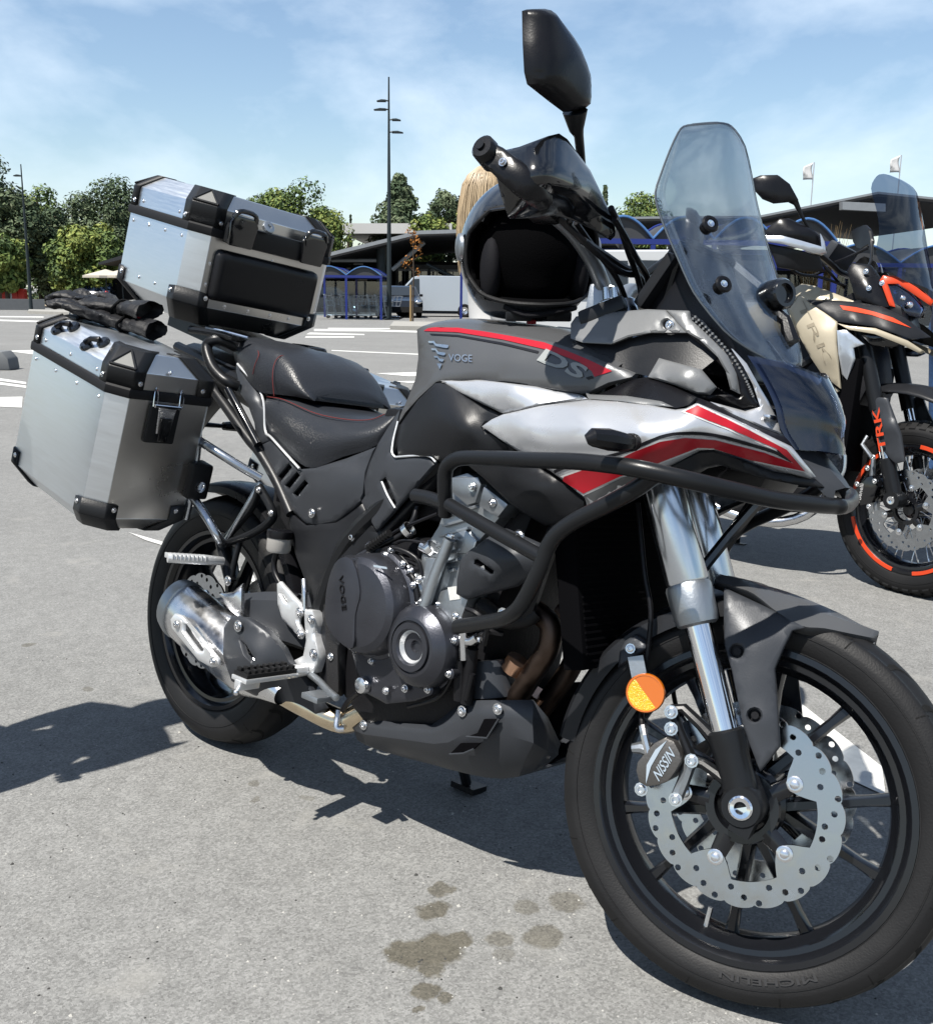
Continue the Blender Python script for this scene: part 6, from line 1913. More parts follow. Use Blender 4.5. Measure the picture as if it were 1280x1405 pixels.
# bars, guards, mirrors
hb2 = [V2(1150, 372, .05), V2(1140, 362, .12), V2(1118, 345, .25), V2(1085, 330, .40)]
P = [Vector(p) for p in cat(hb2, 4)]
G().tube([Vector((p.x, -p.y, p.z)) for p in P[::-1]] + P, .013, seg=10).build('handlebar', 'powder_black', moto2)
sheet('hand_guard', [(1046, 320, .44), (1058, 308, .43), (1070, 300, .42), (1082, 299, .40), (1100, 307, .36), (1118, 317, .33), (1129, 327, .30), (1134, 343, .28), (1124, 345, .30), (1095, 336, .36), (1060, 328, .43)], 'plastic_black', moto2, fn=V2, ctrl=[(1095, 322, .40)], thick=.006, step=7)
sheet('guard_trim', [(1048, 323, .455), (1073, 323, .43), (1100, 330, .385), (1127, 338, .335), (1125, 320, .33), (1130, 330, .32), (1133, 347, .31), (1125, 350, .32), (1098, 341, .385), (1073, 334, .43), (1050, 331, .455)], 'cast_white', moto2, fn=V2, thick=.008, step=5)
sheet('guard_under', [(1052, 333, .43), (1098, 343, .37), (1124, 351, .31), (1130, 372, .28), (1100, 372, .33), (1066, 366, .4), (1058, 345, .42)], 'plastic_dark', moto2, fn=V2, thick=.006, step=7)
mr2 = [(1035, 244, .50), (1045, 240, .49), (1065, 239.5, .46), (1080, 251, .43), (1092, 273, .40), (1093, 282, .395), (1083, 277, .415), (1063, 279, .45), (1048, 273, .48), (1037, 261, .50)]
f = tps(mr2 + [(1062, 258, .458)])
out = densify(mr2, 5); pv, tr = cdt_fill(out, (), 7, 2)
for s in (1, -1):
    fr_, bk_ = [], []
    for (x, y) in pv:
        d = min(1.0, dist_poly(x, y, out) / 12); p = V2(x, y, f(x, y)); p.y *= s
        fr_.append(p + Vector((.004 + .02 * math.sqrt(max(0, 1 - (1 - d) ** 2)), 0, 0))); bk_.append(p + Vector((-.006, 0, 0)))
    n = len(fr_); cnt = {}
    for t in tr:
        for i in range(3):
            e = (t[i], t[(i + 1) % 3]); cnt.setdefault(tuple(sorted(e)), []).append(e)
    g = G(); g.add(fr_ + bk_, [list(t) for t in tr] + [[n + i for i in t][::-1] for t in tr] + [[l[0][1], l[0][0], n + l[0][0], n + l[0][1]] for l in cnt.values() if len(l) == 1])
    m2 = g.build('mirror', 'plastic_black', moto2)
    st_ = [V2(1091, 276, .40), V2(1100, 296, .37), V2(1112, 318, .32), V2(1118, 345, .26)]
    G().tube([Vector((p.x, p.y * s, p.z)) for p in st_], [.012, .007, .007, .007], seg=8).build('mirror_stalk', 'powder_black', m2)
for pts in ([(1100, 358, .3), (1090, 372, .28), (1110, 378, .2), (1130, 372, .15)], [(1085, 350, .36), (1082, 365, .33), (1098, 376, .28), (1125, 380, .2), (1160, 392, .1)], [(1120, 352, .25), (1140, 375, .18), (1158, 395, .08)], [(1145, 360, .1), (1165, 352, .05), (1190, 340, .02)]):
    pipe('control_cable', pts, .006, 'cable', moto2, fn=V2, seg=6)
G().box(V2(1150, 352, .0), (.04, .22, .10), (Vector((.86, 0, -.5)), Vector((0, 1, 0)), Vector((.5, 0, .86)))).build('instrument', 'plastic_mid', moto2, bevel=.01)
G().prism([Vector((x, -.10, z)) for x, z in ((1.06, 1.02), (1.30, .98), (1.40, 1.02), (1.36, 1.12), (1.20, 1.20), (1.10, 1.14))], (0, .20, 0)).build('cockpit_core', 'plastic_black', moto2, bevel=.02)
# dark mass: engine, radiator, frame, tank core, seats, tail, exhaust
G().prism([Vector((x, -.15, z)) for x, z in ((.55, .30), (.58, .75), (.85, .98), (1.25, .98), (1.30, .80), (1.16, .45), (1.05, .26), (.75, .22))], (0, .30, 0)).build('engine_block', 'engine_dark', moto2, bevel=.02)
G().lathe([(0, .12), (.03, .115), (.05, .09), (.055, 0)], (.78, -.15, .46), YR, seg=32).build('clutch_cover', 'engine_grey', moto2)
G().box((1.24, 0, .68), (.06, .40, .44)).build('radiator', 'black_void', moto2, bevel=.01)
def loft3(name, secs, mat, parent, ang=50):
    rows = []
    for (x, z, w, h) in secs:
        rows.append([Vector((x, w * math.copysign(abs(math.cos(t)) ** .7, math.cos(t)), z + h * math.copysign(abs(math.sin(t)) ** .7, math.sin(t)))) for t in np.linspace(0, 2 * math.pi, 21)[:-1]])
    rows = [list(c) for c in zip(*[[Vector(q) for q in cat(list(r), 3)] for r in zip(*rows)])]
    g = G().grid(rows, closed=True)
    n = len(rows[0]); g.f.append(list(range(n))); g.mi.append(0); g.f.append([len(g.v) - n + i for i in range(n)]); g.mi.append(0)
    return g.build(name, mat, parent, ang=ang)
loft3('tank_top', [(.60, .98, .10, .06), (.75, 1.03, .15, .10), (.95, 1.06, .17, .10), (1.12, 1.06, .14, .08)], 'beige', moto2)
loft3('seat', [(.68, .92, .10, .05), (.45, .88, .15, .06), (.22, .92, .15, .06), (.16, .99, .14, .05), (-.1, 1.0, .13, .05), (-.22, .99, .08, .03)], 'leather', moto2)
loft3('tail', [(.5, .80, .12, .08), (.1, .88, .11, .07), (-.2, .94, .08, .05), (-.35, .97, .04, .03)], 'plastic_dark', moto2)
G().tube([Vector(p) for p in cat([(1.10, -.05, .45), (1.12, -.08, .28), (.9, -.12, .2), (.5, -.15, .3), (.2, -.2, .45)], 5)], .022, seg=12).tube([(.25, -.2, .44), (-.2, -.22, .60)], [.05, .055], seg=20).build('exhaust', 'steel', moto2)
sg = G()
for s in (1, -1):
    sg.tube([(.50, s * .11, .42), (.0, s * .12, .33)], [.035, .025], seg=10)
    sg.tube([Vector(p) for p in cat([(1.15, s * .06, 1.0), (1.0, s * .16, .85), (.7, s * .16, .65), (.55, s * .14, .4)], 4)], .02, seg=8)
sg.build('swingarm', 'powder_black', moto2)
cb2 = G()
for s in (1, -1):
    cb2.tube([Vector(p) for p in cat([(.95, s * .2, .40), (1.12, s * .27, .45), (1.20, s * .28, .62), (1.12, s * .24, .78)], 5)], .013, seg=10)
cb2.build('crash_bar', 'powder_black', moto2)
G().tube([(.70, .12, .24), (.62, .30, .05)], .012, seg=8).box((.62, .31, .04), (.08, .05, .02)).build('side_stand', 'powder_black', moto2)
# ================================================================== people behind the motorcycles
M('skin', (0.55, 0.33, 0.24), .5)
M('hair_blond', (0.50, 0.38, 0.24), .42, var=.32, vs=22, stretch=(6, 6, .35))
M('hair_dark', (0.05, 0.035, 0.025), .5, var=.3, vs=60)
M('cloth_white', (0.70, 0.70, 0.70), .8, bump=.3, bs=40)
M('cloth_navy', (0.03, 0.04, 0.08), .8, bump=.3, bs=40)
M('denim', (0.055, 0.13, 0.30), .8, bump=.5, bs=90, var=.35, vs=12)
M('shoe', (0.04, 0.04, 0.04), .6)
def person(mw, label, h, top, legs, hair, hair_len, seed=0, shoe='shoe', pose=None):
    rn = random.Random(seed)
    root = empty('person', mw, label, 'person')
    k = h / 1.72
    J = {'pelvis': (0, 0, .95, .135, .105), 'waist': (0, 0, 1.08, .12, .095), 'chest': (.01, 0, 1.26, .15, .11), 'upper': (0, 0, 1.38, .14, .09), 'neck': (0, 0, 1.47, .055, .055), 'head0': (.015, 0, 1.54, .062, .068), 'head1': (.02, 0, 1.63, .075, .092), 'head2': (.01, 0, 1.69, .055, .07)}
    E = [('pelvis', 'waist'), ('waist', 'chest'), ('chest', 'upper'), ('upper', 'neck'), ('neck', 'head0'), ('head0', 'head1'), ('head1', 'head2')]
    for s, n in ((1, 'l'), (-1, 'r')):
        J.update({'hip' + n: (0, s * .09, .90, .085, .09), 'knee' + n: (.02, s * .10, .50, .058, .06), 'ank' + n: (0, s * .105, .09, .038, .042), 'toe' + n: (.13, s * .12, .035, .04, .03),
                  'sh' + n: (0, s * .17, 1.40, .062, .062), 'el' + n: (-.03, s * .215, 1.12, .042, .042), 'wr' + n: (.06, s * .205, .90, .028, .03), 'hand' + n: (.09, s * .20, .83, .032, .022)})
        E += [('pelvis', 'hip' + n), ('hip' + n, 'knee' + n), ('knee' + n, 'ank' + n), ('ank' + n, 'toe' + n), ('upper', 'sh' + n), ('sh' + n, 'el' + n), ('el' + n, 'wr' + n), ('wr' + n, 'hand' + n)]
    if pose:
        for n in list(J):
            if n[:2] in ('el', 'wr') or n.startswith('hand'): J[n] = (J[n][0], J[n][1] * pose, *J[n][2:])
    names = list(J)
    me = bpy.data.meshes.new('body')
    me.from_pydata([(J[n][0] * k, J[n][1] * k, J[n][2] * k) for n in names], [(names.index(a), names.index(b)) for a, b in E], [])
    o = bpy.data.objects.new('body', me)
    col.objects.link(o); o.parent = root
    for nm in ('skin', top, legs, shoe): me.materials.append(MATS[nm])
    sk = o.modifiers.new('skin', 'SKIN'); sk.use_smooth_shade = True
    if not me.skin_vertices: me.attributes.new if False else None
    lay = me.skin_vertices[0] if me.skin_vertices else None
    if lay is None:
        bmx = bmesh.new(); bmx.from_mesh(me); bmx.verts.layers.skin.verify(); bmx.to_mesh(me); bmx.free(); lay = me.skin_vertices[0]
    for i, n in enumerate(names):
        lay.data[i].radius = (J[n][3] * k, J[n][4] * k); lay.data[i].use_root = (n == 'pelvis')
    sb = o.modifiers.new('sub', 'SUBSURF'); sb.levels = 2; sb.render_levels = 2
    dg = bpy.context.evaluated_depsgraph_get()
    ev = bpy.data.meshes.new_from_object(o.evaluated_get(dg))
    o.modifiers.clear()
    ev.materials.clear()
    for nm in ('skin', top, legs, shoe): ev.materials.append(MATS[nm])
    for p in ev.polygons:
        z = p.center.z / k; y = abs(p.center.y) / k
        p.material_index = 3 if z < .10 else 2 if z < .99 and y < .21 else 1 if z < 1.46 and not (y > .2 and z < 1.0) else 0
        p.use_smooth = True
    o.data = ev
    # hair: cap plus hanging locks
    g = G()
    hc_ = Vector((.0, 0, 1.645 * k))
    rows = []
    for i in range(9):
        th = math.pi * .62 * i / 8
        rows.append([hc_ + Vector((.112 * k * math.sin(th) * math.cos(2 * math.pi * j / 24) - .012, .098 * k * math.sin(th) * math.sin(2 * math.pi * j / 24), .105 * k * math.cos(th) + (.03 if math.cos(2 * math.pi * j / 24) > .55 and i > 5 else 0))) for j in range(24)])
    g.grid(rows, closed=True)
    if hair_len > 0:
        rows = []
        for i in range(15):
            v = i / 14
            row = []
            for j in range(41):
                a = R_(68 + 224 * j / 40)
                rr = (.35 + .65 * min(1, v / .14) ** .6) * (.104 + .030 * math.sin(min(1, v * 1.6) * math.pi * .5) - .018 * max(0, v - .6) / .4) * (1 + .035 * math.sin(j * 1.9 + v * 4) + .02 * math.sin(j * 4.3 - v * 7))
                z = .104 - (hair_len + .11) * v * (1 - .10 * math.cos(j * 2.2) * v) + .02 * math.sin(j * 1.3) * v
                row.append(hc_ + Vector((rr * math.cos(a) * k - .014 - .02 * v, rr * .92 * math.sin(a) * k, z * k)))
            rows.append(row)
        g.grid(rows)
        for i in range(420):
            a = rn.uniform(R_(68), R_(292)); r0 = rn.uniform(1.0, 1.08)
            f0 = lambda v, da=0.0: hc_ + Vector(((.106 + .030 * math.sin(min(1, v * 1.6) * math.pi * .5) - .018 * max(0, v - .6) / .4) * r0 * math.cos(a + da) * k * (.35 + .65 * min(1, v / .14) ** .6) - .014 - .02 * v, (.35 + .65 * min(1, v / .14) ** .6) * (.106 + .030 * math.sin(min(1, v * 1.6) * math.pi * .5)) * .92 * r0 * math.sin(a + da) * k, (.104 - (hair_len + .11) * v) * k))
            d = rn.gauss(0, .10); e = rn.uniform(.8, 1.06)
            g.tube([f0(u * e, d * u) for u in (.02, .1, .22, .45, .75, 1.0)], [.0022, .0022, .0022, .002, .0016, .0006], seg=4)
    g.build('hair', hair, root)
    # face
    for s in (1, -1):
        G().ball(Vector((.098, s * .032, 1.625)) * k, (.010, .014, .009), 10).build('eye', 'cloth_navy', root)
        G().ball(Vector((.01, s * .083, 1.61)) * k, (.02, .012, .03), 10).build('ear', 'skin', root)
    G().ball(Vector((.112, 0, 1.60)) * k, (.018, .012, .022), 10).build('nose', 'skin', root)
    G().ball(Vector((.098, 0, 1.562)) * k, (.010, .024, .007), 10).build('mouth', 'red', root)
    # fingers
    for s in (1, -1):
        fg_ = G()
        for q in range(4):
            b = Vector((.092 + .004 * q, s * (.215 - .014 * q), .825)) * k
            fg_.tube([b, b + Vector((.012, -s * .002, -.045)), b + Vector((.0, -s * .008, -.085 + .006 * abs(q - 1.5)))], [.0095, .009, .006], seg=6)
        b = Vector((.11, s * .19, .85)) * k
        fg_.tube([b, b + Vector((.03, -s * .01, -.035)), b + Vector((.03, -s * .012, -.06))], [.011, .010, .007], seg=6)
        fg_.build('fingers', 'skin', root)
    return root
def stand_at(px, dist, face):
    d = ray(px, 402); d.z = 0; d.normalize()
    p = CAM + d * dist; p.z = 0
    return Matrix.Translation(p) @ Matrix.Rotation(face, 4, 'Z')
person(stand_at(676, 4.75, YAW - R_(80)), 'woman with long blond hair standing behind the helmet, seen from the side', 1.67, 'cloth_white', 'cloth_navy', 'hair_blond', .34, 3)
person(stand_at(1318, 5.3, YAW - R_(95)), 'person in blue jeans standing behind the beige motorcycle', 1.78, 'cloth_navy', 'denim', 'hair_dark', 0, 4)
person(Matrix.Translation((-.29, -.92, 0)) @ Matrix.Rotation(R_(90), 4, 'Z'), 'person standing out of view beside the exhaust-side pannier, only the shadow showing', 1.74, 'cloth_navy', 'denim', 'hair_dark', 0, 6, pose=.78)
# ================================================================== car park behind
FH = Vector((fw.x, fw.y, 0)).normalized()
RH = Vector((FH.y, -FH.x, 0))
def W(px, D, z=0.0):
    """point above pixel column px at forward depth D and height z"""
    p = CAM.copy()
    d = None
    py = 402.0
    for _ in range(4):
        d = ray(px, py)
        t = D / (d.x * FH.x + d.y * FH.y)
        q = CAM + d * t
        # move the pixel row until the height fits
        py -= (z - q.z) * FPX / D
    return Vector((q.x, q.y, z))
def zpx(px, py, D):
    d = ray(px, py)
    t = D / (d.x * FH.x + d.y * FH.y)
    return (CAM + d * t).z
M('line_paint', (0.80, 0.80, 0.77), .7, bump=.3, bs=200, var=.14, vs=25)
M('kerb', (0.42, 0.41, 0.38), .85, bump=.3, bs=40, var=.12, vs=6)
M('sand', (0.40, 0.34, 0.25), .95, bump=.4, bs=20, var=.15)
M('roof_dark', (0.035, 0.037, 0.042), .55, .2, var=.1)
M('roof_light', (0.30, 0.32, 0.34), .5, .3, var=.08)
M('roof_white', (0.75, 0.75, 0.74), .6)
M('post_dark', (0.030, 0.040, 0.045), .45, .3)
M('blue_steel', (0.016, 0.034, 0.24), .35, coat=.3)
M('blue_light', (0.09, 0.22, 0.50), .4, coat=.2)
M('shelter_roof', (0.070, 0.072, 0.078), .35, .1, var=.1)
M('wall_grey', (0.20, 0.21, 0.22), .7, var=.1)
M('wall_dark', (0.018, 0.018, 0.020), .8)
M('wall_cream', (0.60, 0.54, 0.44), .8)
M('brick_red', (0.30, 0.08, 0.05), .8, var=.2, vs=20)
M('frame_white', (0.55, 0.58, 0.62), .5)
M('van_white', (0.50, 0.56, 0.63), .3, coat=.4)
M('car_white', (0.78, 0.79, 0.80), .25, coat=.5)
M('car_black', (0.012, 0.013, 0.016), .15, coat=.6)
M('car_blue', (0.02, 0.035, 0.07), .2, coat=.5)
M('parasol', (0.62, 0.57, 0.48), .8)
M('barrier_red', (0.62, 0.05, 0.03), .5)
M('bark', (0.10, 0.075, 0.055), .9, bump=.6, bs=30)
M('stake', (0.40, 0.28, 0.14), .8)
M('flag_white', (0.80, 0.80, 0.80), .7)
M('trolley_wire', (0.45, 0.47, 0.50), .35, .9)
M('dry_grass', (0.32, 0.22, 0.10), .8)
for i, c in enumerate(((.075, .125, .035), (.13, .20, .048), (.20, .265, .062), (.29, .33, .075))):
    M('leaf_%d' % i, c, .7, var=.25, vs=2)
for i, c in enumerate(((.055, .092, .045), (.095, .140, .068), (.14, .185, .095), (.18, .22, .125))):
    M('pine_%d' % i, c, .75, var=.25, vs=2)

# ------------------------------------------------------------------ painted lines on the asphalt
def paint(name, polys, label):
    for q in polys:
        g = G(); g.add([GZ(x, y, .004) for x, y in q], [list(range(len(q)))])
        tag(g.build(name, 'line_paint', None, smooth=False), None, kind='structure')
paint('painted_line', [
    [(-60, 510), (36, 524), (36, 527), (-60, 514)], [(-60, 516), (36, 529), (36, 532), (-60, 520)],
    [(-60, 546), (31, 544), (30, 559), (-60, 555)],
    [(8, 481), (46, 480), (46, 486)], [(-40, 437), (60, 440), (60, 442), (-40, 439)], [(-40, 433), (60, 434), (60, 435.5), (-40, 434.5)],
    [(431, 451), (520, 452), (640, 456), (640, 458), (520, 454.5), (431, 454)], [(425, 456), (500, 458), (500, 459.5), (420, 458.5)], [(420, 461), (486, 461), (486, 463), (418, 463)],
    [(190, 424), (225, 426), (225, 429), (190, 428)], [(450, 449.5), (640, 450.5), (640, 451.6), (450, 450.8)],
    [(455, 480), (640, 488), (640, 489.5), (455, 481.2)],
    [(515, 512), (640, 508), (640, 515), (560, 516)], [(540, 523), (640, 521), (640, 524), (560, 525)],
    [(176, 730), (240, 748), (252, 757), (200, 741)], [(300, 772), (346, 785), (352, 800), (310, 786)],
    [(1046, 948), (1100, 966), (1210, 1052), (1215, 1092), (1150, 1062), (1070, 990)],
    [(600, 545), (640, 548), (640, 551), (600, 548)],
    [(300, 487), (330, 488), (330, 492), (300, 491)], [(282, 500), (330, 508), (330, 512), (282, 505)]], '')
# ------------------------------------------------------------------ kerbed islands, verge, low wall
def slab(name, pts, z, mat):
    g = G().prism([Vector((p.x, p.y, 0)) for p in pts], (0, 0, z))
    return tag(g.build(name, mat, None, smooth=False), None, kind='structure')
slab('kerb_island', [GZ(535, 452), GZ(700, 455), GZ(700, 447), GZ(540, 445)], .12, 'kerb')
slab('kerb_island', [GZ(38, 430), GZ(95, 432), GZ(95, 428.5), GZ(40, 427.5)], .12, 'kerb')
slab('verge', [W(-300, 62), W(420, 62), W(420, 160), W(-300, 160)], .06, 'sand')
M('grass_dry', (0.20, 0.20, 0.07), .95, bump=.5, bs=8, var=.35, vs=1.2)
slab('lawn', [W(-300, 70), W(330, 70), W(420, 158), W(-300, 158)], .10, 'grass_dry')
lw = tag(G().prism([W(-80, 52), W(62, 54), W(62, 54.4), W(-80, 52.4)], (0, 0, .55)).build('low_wall', 'wall_grey', None), 'low grey boundary wall in front of the red barrier blocks', 'wall')
for i, (x, z0) in enumerate(((8, 0), (14, 0), (21, 0), (30, 0))):
    p = W(x, 60, 0)
    g = G().prism([p + RH * a + Vector((0, 0, b)) for a, b in ((-.45, .0), (.45, .0), (.38, .25), (.20, .30), (.16, 1.05), (-.16, 1.05), (-.20, .30), (-.38, .25))], FH * .5)
    tag(g.build('barrier_block', 'barrier_red' if i != 1 else 'roof_white', None, bevel=.04), 'red plastic barrier block standing beyond the low wall' if i != 1 else 'white plastic barrier block between the red ones', 'barrier', 'plastic barrier blocks')
# kerb stone lying at the far left
p = GZ(2, 508)
tag(G().prism([p + Vector((0, 0, 0)) + RH * a + Vector((0, 0, z)) for a, z in ((-.9, 0), (.12, 0), (.10, .16), (.02, .26), (-.9, .26))], FH * .35).build('wheel_stop', 'wall_grey', None, bevel=.03), 'grey concrete block on the asphalt beside the pannier', 'wheel stop')

# ------------------------------------------------------------------ lamp posts
def lamp_post(px, D, ytop, heads, label, r0=.11):
    b = W(px, D, 0)
    top = zpx(px, ytop, D)
    root = empty('lamp_post', Matrix.Translation(b), label, 'lamp post', 'lamp posts of the car park')
    G().tube([Vector((0, 0, 0)), Vector((0, 0, top * .35)), Vector((0, 0, top))], [r0, r0 * .8, r0 * .28], seg=12).build('post', 'post_dark', root)
    G().lathe([(0, r0 * 2.0), (.05, r0 * 2.0), (.08, r0 * 1.3), (.08, 0)], (0, 0, 0), (0, 0, 1), seg=16).build('foot_plate', 'post_dark', root)
    for (y, s, L) in heads:
        z = zpx(px, y, D)
        g = G().tube([Vector((0, 0, z)), RH * (s * .15) + Vector((0, 0, z + .02))], .03, seg=8)
        g.build('arm', 'post_dark', root)
        G().prism([RH * (s * (.12 + a)) + Vector((0, 0, z + h)) for a, h in ((0, -.02), (0, .06), (L * .5, .07), (L, .02), (L, -.02))], FH * .22).build('lamp_head', 'post_dark', root, bevel=.02)
    return root
lamp_post(534, 44.5, 105, ((138, -1, .38), (150, -1, .50), (164, 1, .36), (181, 1, .46)), 'tall dark lamp post with four lamp heads beside the blue trolley shelter')
lamp_post(43, 52, 225, ((241, -1, .30),), 'thin dark lamp post standing before the dark trees', .09)

# ------------------------------------------------------------------ trees
def tree(name, px, D, ytop, wpx, label, pal='leaf', shape='round', base_z=0.0, n=9000, seed=0, trunk_h=.12, leaf=.30, group='trees behind the car park', dark=0.0):
    rn = random.Random(seed * 7 + 13)
    b = W(px, D, 0)
    H = zpx(px, ytop, D)
    w = wpx / FPX * D / 2
    root = empty(name, Matrix.Translation(b), label, 'tree', group)
    tg = G()
    lean_ = Vector((rn.uniform(-.3, .3), rn.uniform(-.3, .3), 0))
    tp = [Vector((0, 0, -.1)), Vector((0, 0, H * .25)) + lean_ * .4, Vector((0, 0, H * .6)) + lean_, Vector((0, 0, H * .9)) + lean_]
    tg.tube([Vector(p) for p in cat(tp, 4)], [H * .030] * 4 + [H * .022] * 4 + [H * .012] * 4 + [H * .004], seg=8)
    clumps = []
    if shape == 'conifer':
        for i in range(240):
            u = rn.random() ** 1.5
            z = H * (.12 + .86 * u); rr = w * (1.02 - u) * rn.uniform(.2, 1.0)
            a = rn.uniform(0, 2 * math.pi)
            clumps.append((Vector((rr * math.cos(a), rr * math.sin(a), z - rr * .15)), w * .22 * (1.15 - u * .75), .7))
    elif shape == 'cedar':
        for i in range(60):
            z = H * rn.choice((.50, .58, .66, .74, .82, .90, .97)); rr = w * rn.uniform(.1, 1.0) * (1.1 - 0.55 * (z / H > .85))
            a = rn.uniform(0, 2 * math.pi)
            clumps.append((Vector((rr * math.cos(a), rr * math.sin(a), z + rn.uniform(-.2, .2))), w * .30, .32))
    else:
        for i in range(64):
            while True:
                q = Vector((rn.uniform(-1, 1), rn.uniform(-1, 1), rn.uniform(-1, 1)))
                if .2 < q.length < 1: break
            zc = trunk_h + (1 - trunk_h) * .5
            clumps.append((Vector((q.x * w * .86, q.y * w * .86, H * (zc + q.z * (1 - trunk_h) * .46))), w * rn.uniform(.26, .42), .85))
    for c, r, _ in clumps[::3]:
        tg.tube([Vector((0, 0, max(H * .15, min(H * .8, c.z * .72)))) + lean_ * .5, c.lerp(Vector((0, 0, c.z)), .5) + Vector((0, 0, -.1)), c], [H * .010, H * .007, H * .003], seg=5)
    tg.build('trunk', 'bark', root)
    g = G()
    per = max(20, int(n * 1.3) // len(clumps))
    for c, r, fl in clumps:
        tone = rn.choice((0, 1, 1, 2, 2, 3))
        for k in range(per):
            d = Vector((rn.gauss(0, 1), rn.gauss(0, 1), rn.gauss(0, 1)))
            d = d.normalized() * r * rn.uniform(.35, 1.08) ** .6
            d.z *= fl
            p = c + d
            if p.z < .3: continue
            s = leaf * rn.uniform(.6, 1.25)
            nrm = (d.normalized() + Vector((rn.uniform(-.8, .8), rn.uniform(-.8, .8), rn.uniform(-.3, .9)))).normalized()
            a = nrm.orthogonal().normalized(); a = Matrix.Rotation(rn.uniform(0, 6.28), 3, nrm) @ a; bb = nrm.cross(a)
            g.cur = max(0, min(3, tone + rn.choice((-1, 0, 0, 1))))
            g.add([p - a * s * .5, p + bb * s * .28 + nrm * s * .06, p + a * s * .5, p - bb * s * .28 + nrm * s * .06], [(0, 1, 2, 3)])
    g.build('crown', ['%s_%d' % (pal, i) for i in range(4)], root, smooth=False)
    return root
tree('broadleaf_tree', 6, 70, 222, 120, 'tall dark broadleaf tree beyond the thin lamp post', 'pine', 'round', seed=1, n=13300)
tree('broadleaf_tree', 58, 84, 252, 90, 'olive green tree between the tall dark tree and the slim conifers', 'leaf', 'round', seed=2)
tree('conifer_tree', 84, 78, 286, 40, 'slim dark conifer rising behind the bright green bush tree', 'pine', 'conifer', seed=3, n=7980)
tree('conifer_tree', 110, 80, 276, 34, 'slimmest conifer standing next to the big round tree', 'pine', 'conifer', seed=4, n=7600)
tree('broadleaf_tree', 156, 86, 248, 118, 'big round dull green tree behind the top case', 'pine', 'round', seed=5, n=14250)
tree('broadleaf_tree', 124, 66, 306, 104, 'bright yellow green bushy tree beside the cafe parasols', 'leaf', 'round', seed=6, n=13300, trunk_h=.12, leaf=.30)
tree('broadleaf_tree', 12, 60, 312, 64, 'low bright green tree at the foot of the tall dark tree', 'leaf', 'round', seed=7, trunk_h=.12, leaf=.30)
tree('broadleaf_tree', 66, 72, 284, 96, 'mid green tree behind the thin lamp post', 'pine', 'round', seed=8, trunk_h=.1)
tree('broadleaf_tree', 372, 84, 262, 90, 'wide green tree half hidden by the top case lid', 'leaf', 'round', seed=31)
tree('broadleaf_tree', 410, 82, 252, 126, 'rounded green tree rising behind the lid of the top case', 'leaf', 'round', seed=9, n=14250)
tree('broadleaf_tree', 446, 90, 280, 64, 'smaller green tree sloping down beside the white flat roof', 'leaf', 'round', seed=10)
tree('conifer_tree', 482, 120, 292, 10, 'tiny pointed conifer far beyond the white flat roof', 'pine', 'conifer', seed=11, n=2280)
tree('conifer_tree', 548, 88, 238, 168, 'broad blue green conifer behind the tall lamp post', 'pine', 'conifer', seed=12, n=16150, leaf=.36)
tree('broadleaf_tree', 614, 92, 250, 64, 'open crowned dull green tree beside the blond hair', 'pine', 'round', seed=13, n=8550)
tree('broadleaf_tree', 590, 84, 292, 60, 'low green tree behind the dark canopy roof', 'leaf', 'round', seed=14, n=6650, trunk_h=.5)
tree('broadleaf_tree', 640, 86, 290, 60, 'yellowish low tree behind the canopy roof next to the cedar', 'leaf', 'round', seed=15, n=6650, trunk_h=.5)
tree('broadleaf_tree', 868, 84, 266, 100, 'bright green rounded tree seen between hand guard and windscreen', 'leaf', 'round', seed=16, n=12350)
tree('conifer_tree', 824, 88, 250, 36, 'dark conifer behind the hand guard', 'pine', 'conifer', seed=17, n=6650)
tree('broadleaf_tree', -60, 74, 240, 100, 'tall tree at the end of the row, darkest green crown', 'pine', 'round', seed=18, n=9500)
# undergrowth closing the gaps under the left-hand trees
rn = random.Random(5)
g = G()
for k in range(9000):
    px = rn.uniform(-120, 470)
    D = rn.uniform(76, 100)
    p = W(px, D, 0)
    p.z = 2.9 * rn.random() ** .8 * (1 + .25 * math.sin(px * .05))
    s = rn.uniform(.25, .55)
    nrm = Vector((rn.uniform(-1, 1), rn.uniform(-1, 1), rn.uniform(-.2, 1))).normalized()
    a = nrm.orthogonal().normalized(); bb = nrm.cross(a)
    g.cur = rn.choice((0, 0, 1, 1, 2))
    g.add([p - a * s * .5, p + bb * s * .3, p + a * s * .5, p - bb * s * .3], [(0, 1, 2, 3)])
tag(g.build('undergrowth', ['pine_0', 'pine_1', 'leaf_1'], None, smooth=False), 'dark dense undergrowth below the row of trees', 'shrubs', kind='stuff')
# young staked tree by the kerb
sp_ = empty('sapling', Matrix.Translation(W(566, 41, 0)), 'thin staked sapling with a few orange leaves on the kerb island', 'tree')
hS = zpx(566, 318, 41)
sg_ = G().tube([Vector((.02, 0, 0)), Vector((.05, 0, hS * .5)), Vector((0.02, 0, hS))], [.035, .028, .008], seg=6)
rn = random.Random(3)
lv_ = G()
for k in range(14):
    z = hS * rn.uniform(.45, .98); a = rn.uniform(0, 6.28); L = rn.uniform(.25, .7) * (1.2 - z / hS)
    e = Vector((math.cos(a) * L, math.sin(a) * L, z + L * .9))
    sg_.tube([Vector((.03, 0, z)), e], [.010, .004], seg=5)
    for j in range(9):
        p = e + Vector((rn.gauss(0, .09), rn.gauss(0, .09), rn.gauss(0, .09)))
        n_ = Vector((rn.uniform(-1, 1), rn.uniform(-1, 1), rn.uniform(-1, 1))).normalized(); a_ = n_.orthogonal().normalized() * .06; b_ = n_.cross(a_) * .6
        lv_.add([p - a_, p + b_, p + a_, p - b_], [(0, 1, 2, 3)])
